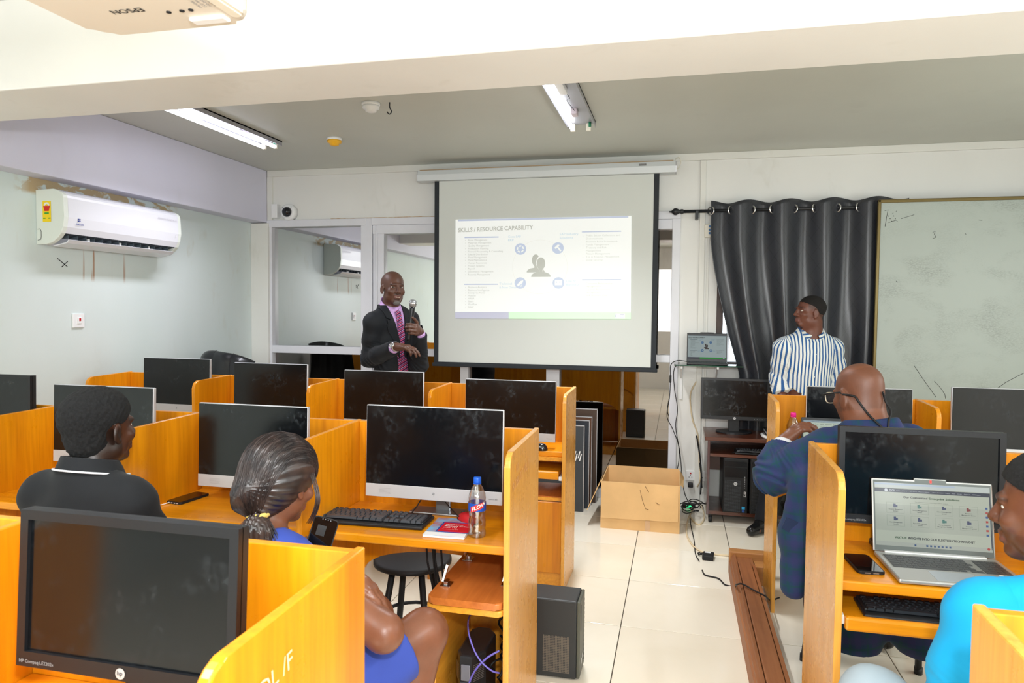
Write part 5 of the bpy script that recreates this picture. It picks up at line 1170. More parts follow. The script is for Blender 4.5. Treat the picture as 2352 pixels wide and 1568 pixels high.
# ------------------------------------------------------------------ seats
def stool(x, y, label, r=.165, h=.47, group='round black stools'):
    t = thing('stool', label, 'stool', (x, y, 0), 0, group)
    MB().lathe([(0, h-.03), (r-.02, h-.03), (r, h-.022), (r, h-.008), (r-.015, h), (0, h)], 36, (x, y, 0)).build('seat', BLKD, t)
    for k in range(4):
        a = PI/4+k*PI/2; MB().tube([(x+.09*math.cos(a), y+.09*math.sin(a), h-.03), (x+.17*math.cos(a), y+.17*math.sin(a), .01)], .014, 10).build('leg', BLKD, t)
    MB().tube([(x+.135*math.cos(a), y+.135*math.sin(a), .2) for a in [2*PI*i/24 for i in range(24)]], .008, 8, closed=True).build('ring', BLKD, t)
    return t
sp_ = at(948, 1278, Z=.46); stool(float(sp_[0]), float(sp_[1]), 'black round stool seen under the desk with the keyboard', .17, .46)
LEA = mat('black_leather', hx('15171A'), .30, coat=.25, bump=.2, bscale=90)
t = thing('office_chair', 'black leather office chair with a curved back, by the left wall', 'office chair', (-3.52, 4.85, 0))
def back(u, v, th):
    a = (u-.5)*2
    x = -3.50+.26*a+.0; y = 4.80-.02+.06*a*a+.05*math.sin(v*PI)+th; z = .55+.70*v-.05*a*a-.0
    return (x, y, z)
def cush(x0, x1, z0, z1, y, th, n=1):
    m = MB()
    def fn(u, v):
        a = 2*PI*u; cx = math.copysign(abs(math.cos(a))**.35, math.cos(a)); cz = math.copysign(abs(math.sin(a))**.35, math.sin(a))
        k = math.sin(PI*v)**.5; d = -math.cos(PI*v)
        X_ = (x0+x1)/2+(x1-x0)/2*cx*k; Z_ = (z0+z1)/2+(z1-z0)/2*cz*k
        return (X_, y+th*d+.22*(X_+3.50)**2*2.5+.25*max(0, Z_-1.05), Z_)
    return m.grid(fn, 40, 13, True, True)
def cback(u, v):      # one padded back, rolled over at the top, with a dip at each side
    a = (u-.5)*2; w_ = .255*(1-.10*max(0, v-.6)*2); x = -3.525+w_*a; z = .62+.60*v-.045*abs(a)**3-.03*a; y = 4.86+.07*a*a+.012*math.sin(v*9); roll = max(0, v-.80)/.20
    y += .06*roll**2; z -= .035*roll**3; puff = .012*abs(math.sin(a*PI*1.5+PI/2)); return (x, y-.03-puff, z)
cb_ = MB().grid(cback, 41, 40).build('backrest', LEA, t); m_ = cb_.modifiers.new('padding', 'SOLIDIFY'); m_.thickness = .07; m_.offset = -1
m_ = cb_.modifiers.new('round', 'BEVEL'); m_.width = .028; m_.segments = 4; m_.limit_method = 'ANGLE'; m_.angle_limit = 1.0
for a_ in (.335, .665): MB().tube([Vector(cback(a_, v/20))+Vector((0, -.0, 0)) for v in range(21)], .0035, 6).build('seam', BLKD, cb_)
MB().prism(rounded(-3.77, -3.27, 4.42, 4.90, .08), 'z', .46, .57, bev=.035).build('seat', LEA, t)
MB().tube([(-3.52, 4.68, .10), (-3.52, 4.68, .46)], .03, 12).build('gas_column', CHR, t)
for k in range(5):
    a = 2*PI*k/5+.3; e = (-3.52+.27*math.cos(a), 4.68+.27*math.sin(a)); MB().tube([(-3.52, 4.68, .11), (e[0], e[1], .06)], [.03, .016], 8).box(e[0]-.02, e[0]+.02, e[1]-.02, e[1]+.02, 0, .05, .015).build('leg', BLK, t)
for x in (-3.79, -3.25): MB().tube(spline([(x, 4.86, .78), (x, 4.7, .79), (x, 4.5, .76), (x, 4.46, .66), (x, 4.6, .55)]), .022, 8).build('armrest', LEA, t)
# ------------------------------------------------------------------ office behind the glass
t = thing('office_cabinet', 'tall brown cabinet seen through the tinted glass door', 'cabinet', (-.9, 6.9, 0))
MB().box(-1.9, -.62, 6.9, 7.3, 0, 1.02).build('body', W_M, t)
for k in range(3): MB().box(-1.88+k*.42, -1.49+k*.42, 6.885, 6.9, .1, .98, .004).build('door', W_M, t)
t = thing('wooden_board', 'pale wooden board standing behind the glass door', 'wooden board', (-.32, 6.2, 0))
MB().box(-.27, -.16, 6.3, 6.33, 0, 1.15).build('board', mat('pale_pine', hx('C9A06A'), .6, noise=.2, nscale=6, stretch=(1, 1, .1)), t)
t = thing('office_desk', 'dark brown office desk behind the glass front', 'desk', (-2.6, 6.8, 0))
MB().box(-3.5, -2.0, 6.5, 7.1, .76, .80).build('top', W_B, t); MB().box(-3.5, -2.0, 6.52, 6.54, .0, .76).build('front_panel', W_B, t)
t = thing('office_cabinet', 'orange wooden cabinet with an oval opening behind the right glass strip', 'cabinet', (-.02, 6.0, 0))
MB().box(-.05, .28, 6.05, 6.4, .62, 1.12, .01).build('body', W_V, t); MB().box(-.05, .28, 6.05, 6.4, 0, .6, .01).build('base', mat('cream_cabinet', hx('D9CFB4'), .6), t)
MB().prism([(.12+.035*math.cos(a), .82+.085*math.sin(a)) for a in [2*PI*i/20 for i in range(20)]], 'y', 6.03, 6.052).build('opening', BLKD, t)
t = thing('storage_crate', 'dark box standing behind the door glass', 'box', (-.55, 6.5, 0))
MB().box(-.13, .02, 6.02, 6.04, .30, .58).build('body', W_B, t); MB().box(-.13, .02, 6.02, 6.04, .0, .30).build('base', W_B, t)
# ledge with paper and a purple bag behind the panes under the screen
lz = float(at(1160, 880, Y=6.0)[2])-.0
t = thing('ledge', 'white ledge with papers behind the glass under the projection screen', 'ledge', (-1.3, 6.0, lz))
MB().box(-1.68, -.95, 5.90, 6.5, 0, lz).build('top', WHT, t)
tag(MB().box(-1.55, -1.30, 5.93, 5.95, lz+.001, lz+.11, .0, T(0, 0, 0)).build('paper_sheet', mat('paper', hx('C9C9C4'), .8, noise=.3, nscale=60)), 'sheet of paper behind the glass below the screen', 'paper')
# ------------------------------------------------------------------ people: smooth signed-distance bodies turned into meshes
def nv(a): a = np.asarray(a, float); return a/np.linalg.norm(a)
def Rz(a): c, s_ = math.cos(a), math.sin(a); return np.array([[c, -s_, 0], [s_, c, 0], [0, 0, 1.]])
def Rx(a): c, s_ = math.cos(a), math.sin(a); return np.array([[1, 0, 0], [0, c, -s_], [0, s_, c]])
def Ry(a): c, s_ = math.cos(a), math.sin(a); return np.array([[c, 0, s_], [0, 1, 0], [-s_, 0, c]])
class Body:
    """ordered primitives blended with a smooth minimum; op -1 carves"""
    def __init__(s): s.p = []
    def ell(s, c, r, R=None, k=.02, op=1): s.p.append(('e', np.asarray(c, float), np.asarray(r, float), R, k, op)); return s
    def cap(s, a, b, ra, rb=None, k=.02, op=1): s.p.append(('c', np.asarray(a, float), np.asarray(b, float), (ra, ra if rb is None else rb), k, op)); return s
    def chain(s, pts, rs, k=.02):
        for i in range(len(pts)-1): s.cap(pts[i], pts[i+1], rs[i], rs[i+1], k)
        return s
    def d(s, P, infl=0.0):
        D = np.full(len(P), .12); xs = np.ascontiguousarray(P[:, 0]); srt = len(P) > 1 and bool((xs[1:] >= xs[:-1]).all())
        for q in s.p:
            k = q[4]; op = q[5]
            if q[0] == 'e':
                c, r, R = q[1:4]; lo = max(r)+k*1.5+.03+infl
                i0, i1 = (np.searchsorted(xs, c[0]-lo), np.searchsorted(xs, c[0]+lo)) if srt else (0, len(P))
                m = np.where(np.abs(P[i0:i1]-c).max(1) < lo)[0]+i0
                if not len(m): continue
                v = P[m]-c
                if R is not None: v = v @ R
                k0 = np.sqrt(((v/r)**2).sum(1))+1e-9; k1 = np.sqrt(((v/(r*r))**2).sum(1))+1e-9; di = k0*(k0-1)/k1
            else:
                a, b, (ra, rb) = q[1:4]; mid = (a+b)/2; lo = np.abs(b-a)/2+max(ra, rb)+k*1.5+.03+infl
                i0, i1 = (np.searchsorted(xs, mid[0]-lo[0]), np.searchsorted(xs, mid[0]+lo[0])) if srt else (0, len(P))
                m = np.where((np.abs(P[i0:i1]-mid) < lo).all(1))[0]+i0
                if not len(m): continue
                v = P[m]-a; ab = b-a; t = np.clip(v @ ab/(ab @ ab+1e-12), 0, 1); di = np.linalg.norm(v-t[:, None]*ab, axis=1)-(ra+(rb-ra)*t)
            d0 = D[m]
            if op > 0: h = np.clip(.5+.5*(d0-di)/k, 0, 1); D[m] = d0*(1-h)+di*h-k*h*(1-h)
            else: h = np.clip(.5-.5*(d0+di)/k, 0, 1); D[m] = d0*(1-h)-di*h+k*h*(1-h)
        return D-infl
    def bbox(s, pad=.03):
        lo = np.array([9e9]*3); hi = -lo
        for q in s.p:
            if q[5] < 0: continue
            if q[0] == 'e': r = max(q[2]); a, b = q[1]-r, q[1]+r
            else: r = max(q[3]); a, b = np.minimum(q[1], q[2])-r, np.maximum(q[1], q[2])+r
            lo = np.minimum(lo, a); hi = np.maximum(hi, b)
        return lo-pad, hi+pad
def mesh_sdf(fn, lo, hi, h):
    """sparse surface nets: coarse blocks near the surface, then fine cells inside them"""
    B = 8; H_ = h*B; n = np.ceil((hi-lo)/H_).astype(int)+1
    g = np.stack(np.meshgrid(*[np.arange(k) for k in n], indexing='ij'), -1).reshape(-1, 3)
    dc = fn(lo+(g+.5)*H_); g = g[np.abs(dc) < H_*1.15]
    r = np.arange(B); cell = np.stack(np.meshgrid(r, r, r, indexing='ij'), -1).reshape(-1, 3)
    cells = (g[:, None]*B+cell[None]).reshape(-1, 3)
    N = (n*B+2).astype(np.int64)
    def key(c): return (c[:, 0]*N[1]+c[:, 1])*N[2]+c[:, 2]
    off = np.array([[i, j, k] for i in (0, 1) for j in (0, 1) for k in (0, 1)])
    cn = (cells[:, None]+off[None]).reshape(-1, 3); kk = key(cn); uk, inv = np.unique(kk, return_inverse=True)
    uc = np.stack([uk//(N[1]*N[2]), (uk//N[2]) % N[1], uk % N[2]], 1)
    val = fn(lo+uc*h)
    V8 = val[inv].reshape(-1, 8); act = (V8.min(1) < 0) & (V8.max(1) >= 0)
    cells = cells[act]; V8 = V8[act]
    E = [(a, b) for a in range(8) for b in range(a+1, 8) if np.abs(off[a]-off[b]).sum() == 1]
    acc = np.zeros((len(cells), 3)); cnt = np.zeros(len(cells))
    for a, b in E:
        va, vb = V8[:, a], V8[:, b]; m = (va < 0) != (vb < 0); t = va[m]/(va[m]-vb[m])
        acc[m] += off[a]+(off[b]-off[a])*t[:, None]; cnt[m] += 1
    vert = lo+(cells+acc/cnt[:, None])*h
    ck = key(cells); order = np.argsort(ck); cks = ck[order]
    def find(c):
        k_ = key(c); i = np.searchsorted(cks, k_); i = np.clip(i, 0, len(cks)-1); ok = cks[i] == k_; return order[i], ok
    F_ = []
    for ax in range(3):
        e = np.zeros(3, int); e[ax] = 1; u = np.roll(e, 1); v = np.roll(e, 2)
        i1 = int(off.dot([4, 2, 1]).tolist().index(int(e.dot([4, 2, 1])))); s0 = V8[:, 0] < 0; s1 = V8[:, i1] < 0
        m = s0 != s1; c = cells[m]; idx = np.where(m)[0]
        a, oa = find(c-u); b, ob = find(c-u-v); d_, od = find(c-v); ok = oa & ob & od
        q = np.stack([idx[ok], a[ok], b[ok], d_[ok]], 1); fl = s0[m][ok]
        q[~fl] = q[~fl][:, ::-1]; F_.append(q)
    return vert, np.concatenate(F_)
def sdf_obj(name, fn, lo, hi, h, mats, parent, zone=None, label=None, smooth=0):
    v, f = mesh_sdf(fn, np.asarray(lo, float), np.asarray(hi, float), h)
    Wi = np.array(world(parent).inverted()); vl = v @ Wi[:3, :3].T+Wi[:3, 3]
    me = bpy.data.meshes.new(name); me.vertices.add(len(v)); me.vertices.foreach_set('co', vl.astype(np.float32).ravel())
    me.loops.add(len(f)*4); me.loops.foreach_set('vertex_index', f.astype(np.int32).ravel())
    me.polygons.add(len(f)); me.polygons.foreach_set('loop_start', np.arange(0, len(f)*4, 4, dtype=np.int32)); me.polygons.foreach_set('loop_total', np.full(len(f), 4, np.int32))
    me.polygons.foreach_set('use_smooth', np.ones(len(f), bool)); me.update(calc_edges=True); me.validate()
    me.materials.append(mats)
    if zone is not None:
        z = zone(v); at_ = me.color_attributes.new('zone', 'FLOAT_COLOR', 'POINT'); at_.data.foreach_set('color', np.concatenate([z, np.ones((len(v), 1))], 1).astype(np.float32).ravel())
    o = bpy.data.objects.new(name, me); C.objects.link(o); o.parent = parent
    if label: o['label'] = label
    return o
# ---- head: local x right, y forward, z up, origin at eye height in the middle of the skull
def head(b, c, R, s=1.0, ears=True, jaw=1.0, nose=1.0, neck_to=None, neck_r=.056, brow=1.0, neck_k=.03):
    c = np.asarray(c, float)
    def W(p): return c+R @ (np.asarray(p, float)*s)
    def e(p, r, k=.02, op=1, Rl=None): b.ell(W(p), np.asarray(r)*s, R if Rl is None else R @ Rl, k*s, op)
    def cp(p, q, ra, rb=None, k=.012, op=1): b.cap(W(p), W(q), ra*s, (ra if rb is None else rb)*s, k*s, op)
    e((0, -.020, .036), (.077, .098, .083), .02)
    e((0, .024, -.028), (.060*jaw, .066, .084), .03)
    e((0, .060, -.098), (.027*jaw, .026, .019), .022)
    for q in (-1, 1):
        e((q*.043*jaw, .004, -.070), (.022, .036, .030), .025)
        e((q*.040, .060, -.028), (.022, .020, .018), .02)
        cp((q*.012, .088, .019), (q*.040, .077, .018), .0085*brow, .007, .014)
    for q in (-1, 1): e((q*.030, .096, .001), (.015, .016, .009), .010, -1)
    cp((0, .086, .008), (0, .104*nose, -.030), .008, .0125, .010)
    for q in (-1, 1): e((q*.0135, .093, -.034), (.0095, .0105, .0085), .006)
    cp((-.018, .083, -.061), (.018, .083, -.061), .0070, .0070, .007); cp((-.006, .0885, -.060), (.006, .0885, -.060), .0075, .0075, .006)
    cp((-.015, .083, -.0745), (.015, .083, -.0745), .0080, .0080, .007)
    if ears:
        for q in (-1, 1):
            Rl = Rz(q*.35) @ Rx(-.15)
            e((q*.080, -.006, -.010), (.0065, .0185, .031), .006, 1, Rl); e((q*.087, .000, -.004), (.005, .009, .017), .004, -1, Rl)
            e((q*.080, -.002, -.036), (.006, .009, .010), .006)
    if neck_to is not None: b.cap(W((0, -.030, -.07)), neck_to, neck_r*s, neck_r*1.08, neck_k)
def eyes(t, c, R, s=1.0, look=(0, 0), fwd=0.0):
    c = np.asarray(c, float)
    for q in (-1, 1):
        M_ = Matrix.Translation(tuple(c+R @ np.array([q*.029, .0700+fwd, .0015])*s)) @ Matrix([[*R[0], 0], [*R[1], 0], [*R[2], 0], [0, 0, 0, 1]]) @ Matrix.Diagonal((.0140*s, .0105*s, .0062*s, 1))
        def sp(u, v): a, p_ = u*2*PI, (v-.5)*PI; return tuple(M_ @ Vector((math.cos(a)*math.cos(p_), math.sin(p_), math.sin(a)*math.cos(p_))))
        o = MB().grid(sp, 20, 11, True, True).build('eye', mat('eye_white', hx('D8D2C8'), .2, coat=.5), t)
        def ir(u, v): a, p_ = u*2*PI, v*.42; x = look[0]+math.cos(a)*math.sin(p_); z = look[1]+math.sin(a)*math.sin(p_)*2.0; y = math.sqrt(max(0, 1-x*x-min(z*z, .98)))+.02; return tuple(M_ @ Vector((x, y, max(-.95, min(.95, z)))))
        MB().grid(ir, 16, 4, True, True).build('iris', mat('iris', hx('1A0F0A'), .1, coat=.6), o)
def hand(b, wrist, d, n, side, curl=(.3, .3, .3, .3), thumb=(.5, .3), s=1.0, spread=.10, k=.006, wr=.022):
    """d: towards the fingers, n: palm normal (the side the fingers close to), side: +1 thumb lies along cross(d, n)"""
    w_ = np.asarray(wrist, float); d = nv(d); n = nv(np.asarray(n, float)-d*np.dot(n, d)); a = np.cross(d, n)*side
    L = np.array([.082, .088, .083, .072])*s; off = np.array([.030, .010, -.010, -.028])*s
    b.cap(w_-d*.01, w_+d*.045*s, wr*s, .026*s, .02)
    tips = []
    for i in range(4):
        kn = w_+d*L[i]+a*off[i]; b.cap(w_+d*.02*s+a*off[i]*.55, kn, .0145*s, .0118*s, .012)
        dd = nv(d+a*(off[i]/s*spread*30)*.12); ph = np.array([.042, .027, .021])*s*[1, 1.1, 1.03, .82][i]; rr = [.0098, .0088, .0080, .0068]; ang = 0; p0 = kn
        for j in range(3):
            ang += curl[i]*(1.0, 1.15, .8)[j]; v = dd*math.cos(ang)+n*math.sin(ang); p1 = p0+v*ph[j]; b.cap(p0, p1, rr[j]*s, rr[j+1]*s, k); p0 = p1
        tips.append((p0, v))
    t0 = w_+d*.022*s+a*.022*s+n*.006*s; t1 = t0+nv(d*.55+a*.75+n*thumb[0]*.6)*.042*s; t2 = t1+nv(d*.8+a*(.35-thumb[1])+n*thumb[0])*.032*s; t3 = t2+nv(d*.85+a*(.1-thumb[1])+n*thumb[0]*1.2)*.026*s
    b.cap(w_+d*.012*s, t1, .016*s, .0125*s, .012); b.cap(t1, t2, .0115*s, .0102*s, k); b.cap(t2, t3, .0102*s, .0082*s, k)
    return tips+[(t3, nv(t3-t2))]
def frame3(J):
    up = nv(J['neck']-J['pelvis']); r = J['shR']-J['shL']; r = nv(r-up*np.dot(r, up)); f = np.cross(up, r); return np.stack([r, f, up], 1)
def torso(b, J, w=1.0, dpt=1.0, belly=0.0, bust=0.0, k=.05):
    R = frame3(J); L = np.linalg.norm(J['neck']-J['pelvis']); P_, N_ = J['pelvis'], J['neck']
    def at_(t, f=0, x=0): return P_+(N_-P_)*t+R[:, 1]*f+R[:, 0]*x
    b.ell(at_(.02), np.array([.165*w, .120*dpt, .12]), R, k)
    b.ell(at_(.30, .012+belly*.4), np.array([.145*w, (.105+belly)*dpt, .16]), R, k)
    b.ell(at_(.66, .0), np.array([.165*w, .112*dpt, .185]), R, k)
    if bust:
        for q in (-1, 1): b.ell(at_(.60, .085*dpt, q*.07), np.array([.062, .055, .06]), R, .03)
    b.cap(J['shL'], J['shR'], .058, .058, k)
    for q in ('shL', 'shR'): b.cap(at_(1.0, -.01), J[q]*.8+at_(1.0)*.2, .050, .050, .04)
    return R, at_
def arm(b, J, S, r=(.056, .046, .041, .027), k=.02):
    b.cap(J['sh'+S], J['el'+S]*.45+J['sh'+S]*.55, r[0], r[0]*.95, k); b.cap(J['el'+S]*.45+J['sh'+S]*.55, J['el'+S], r[0]*.95, r[1], k)
    b.cap(J['el'+S], J['el'+S]*.65+J['wr'+S]*.35, r[1], r[2], k); b.cap(J['el'+S]*.65+J['wr'+S]*.35, J['wr'+S], r[2], r[3], k)
def leg(b, J, S, r=(.085, .060, .055, .038), k=.03):
    b.cap(J['hip'+S], J['kn'+S], r[0], r[1], k); b.cap(J['kn'+S], J['kn'+S]*.6+J['an'+S]*.4, r[1]*.95, r[2], k); b.cap(J['kn'+S]*.6+J['an'+S]*.4, J['an'+S], r[2], r[3], k)
def foot(b, an, fwd, k=.02):
    f = nv([fwd[0], fwd[1], 0]); b.cap(an, np.array([an[0], an[1], .048])-f*.02, .032, .028, k); b.cap(np.array([an[0], an[1], .044]), np.array([an[0], an[1], .036])+f*.12, .028, .022, k)
def shoe(t, an, fwd, m, name='shoe'):
    f = nv([fwd[0], fwd[1], 0]); s_ = Body(); s_.cap(np.array([an[0], an[1], .055])-f*.045, np.array([an[0], an[1], .05])+f*.05, .042, .044, .02).cap(np.array([an[0], an[1], .045])+f*.05, np.array([an[0], an[1], .035])+f*.17, .045, .034, .03)
    s_.cap(np.array([an[0], an[1], .09])-f*.02, np.array([an[0], an[1], .10]), .045, .042, .02)
    lo, hi = s_.bbox(); return sdf_obj(name, lambda P: np.maximum(s_.d(P), .002-P[:, 2]), lo, hi, .005, m, t)
def skin_mat(name, base, lip, stub=(.02, .018, .018), rough=.46, sub=.06):
    m = bpy.data.materials.new(name); m.use_nodes = True; nt = m.node_tree; b = nt.nodes['Principled BSDF']; N, L = nt.nodes.new, nt.links.new
    vc = N('ShaderNodeVertexColor'); vc.layer_name = 'zone'; sp = N('ShaderNodeSeparateColor'); L(vc.outputs[0], sp.inputs[0])
    n1 = noise(nt, 22, (1, 1, 1), 6, world=True); c = mixc(nt, ramp(nt, [(.35, (0, 0, 0)), (.7, (.6, .6, .6))], n1), base, tuple(k*.72 for k in base))
    c = mixc(nt, sp.outputs[0], c, stub); c = mixc(nt, sp.outputs[1], c, lip); c = mixc(nt, sp.outputs[2], c, hx('E8DCE0'))
    L(c, b.inputs['Base Color']); b.inputs['Roughness'].default_value = rough; b.inputs['Specular IOR Level'].default_value = .5
    b.inputs['Subsurface Weight'].default_value = sub; b.inputs['Subsurface Radius'].default_value = (.01, .004, .002); b.inputs['Subsurface Scale'].default_value = .4
    bp = N('ShaderNodeBump'); bp.inputs['Strength'].default_value = .2; bp.inputs['Distance'].default_value = .001; L(noise(nt, 260, (1, 1, 1), 3, world=True), bp.inputs['Height']); L(bp.outputs[0], b.inputs['Normal'])
    return m
def zone_head(c, R, s=1.0, beard=None, stubble=None, nails=(), brows=True, hairc=None):
    c = np.asarray(c, float)
    def z(P):
        l = ((P-c) @ R)/s; x, y, q = l[:, 0], l[:, 1], l[:, 2]; out = np.zeros((len(P), 3))
        near = (np.abs(l).max(1) < .16)
        bump = lambda d, w_: np.clip(1-d/w_, 0, 1)
        if brows:
            d = np.abs(q-.0225-.004*np.cos(np.abs(x)*60)); out[:, 0] = np.where(near & (y > .05) & (np.abs(x) > .014) & (np.abs(x) < .050), np.clip((.0060-d)/.003, 0, 1)*.65, 0)
        lp = (y > .075) & (np.abs(x) < .024) & near; out[:, 1] = np.where(lp, np.clip((.011-np.abs(q+.067))/.004, 0, 1)*.8, 0)
        if beard is not None: out[:, 0] = np.maximum(out[:, 0], np.where(near, beard(x, y, q), 0))
        for tp, dr in nails:
            dd = P-tp; out[:, 2] = np.maximum(out[:, 2], (np.linalg.norm(dd, axis=1) < .0095)*1.0)
        return out
    return z
def fabric(name, col, rough=.75, bump=.2, sc_=900, sheen=.2, pattern=None):
    m = bpy.data.materials.new(name); m.use_nodes = True; nt = m.node_tree; b = nt.nodes['Principled BSDF']; N, L = nt.nodes.new, nt.links.new
    n1 = noise(nt, 5, (1, 1, 1), 4, world=True); c = mixc(nt, ramp(nt, [(.3, (0, 0, 0)), (.7, (1, 1, 1))], n1), col, tuple(k*.85 for k in col))
    if pattern: c = pattern(nt, c)
    L(c, b.inputs['Base Color']); b.inputs['Roughness'].default_value = rough; b.inputs['Sheen Weight'].default_value = sheen*.12; b.inputs['Specular IOR Level'].default_value = .25
    bp = N('ShaderNodeBump'); bp.inputs['Strength'].default_value = bump; bp.inputs['Distance'].default_value = .0008; L(noise(nt, sc_, (1, 1, 1), 2, world=True), bp.inputs['Height']); L(bp.outputs[0], b.inputs['Normal'])
    return m
def folds(P, J, S, amp=.005, rings=True):
    """cloth creases gathered around the elbow and along the sleeve"""
    a, e, w_ = J['sh'+S], J['el'+S], J['wr'+S]; d = np.linalg.norm(P-e, axis=1); g = np.exp(-(d/.11)**2)
    u = nv(w_-a); v = P-e
    ph = (v @ nv(e-a))*95+(v @ u)*35+12*np.sin(v[:, 2]*22+v[:, 0]*15); return amp*g*np.sin(ph)
def wrink(P, amp=.003, f=1.0): return amp*(np.sin(P[:, 0]*31*f+3*np.sin(P[:, 2]*17*f))*np.sin(P[:, 2]*23*f+2*np.sin(P[:, 1]*19*f)))
def A(px, py, Y): return at(px, py, Y=Y)
def neckline(d, l, top, slope, w_=.085, y0=0.0):
    """cut a garment open round the neck only"""
    return np.maximum(d, np.minimum(l[:, 2]-top+slope*np.clip(l[:, 1]-y0, 0, .2), w_-np.abs(l[:, 0])))
def surf(fn, nk, Rt, x, z, back=False, y0=.26):
    """point on a garment's front (or back) at torso coordinates x, z"""
    lo_, hi_ = 0.0, y0; sg = -1 if back else 1
    ys = np.linspace(hi_, lo_, 60); P = nk+Rt[:, 0]*x+Rt[:, 2]*z+np.outer(ys*sg, Rt[:, 1]); v = fn(P); i = np.argmax(v < 0)
    return P[i]
def collar_band(nk, Rt, r0, r1, ztop, zbot, tilt=.35, lift=0.0):
    cn = Body().cap(nk+Rt @ np.array([0, -.004, ztop+.02]), nk+Rt @ np.array([0, .004, zbot-.02]), r0, r1)
    def fn(P):
        l = (P-nk) @ Rt; d = np.abs(cn.d(P)-.001)-.0035; zz = l[:, 2]+tilt*l[:, 1]; return np.maximum(np.maximum(d, zz-ztop), zbot-zz)
    def edge(a, z, out=.002):
        y_, x_ = math.sin(a), math.cos(a); r = .02; dv = Rt @ np.array([x_, y_, 0]); 
        for _ in range(40):
            p = nk+dv*r+Rt[:, 2]*(z-tilt*y_*r)
            if cn.d(p[None])[0] > .0045: break
            r += .003
        return p+dv*out
    return fn, edge
def person(label, x, y): return thing('person', label, 'person', (x, y, 0))

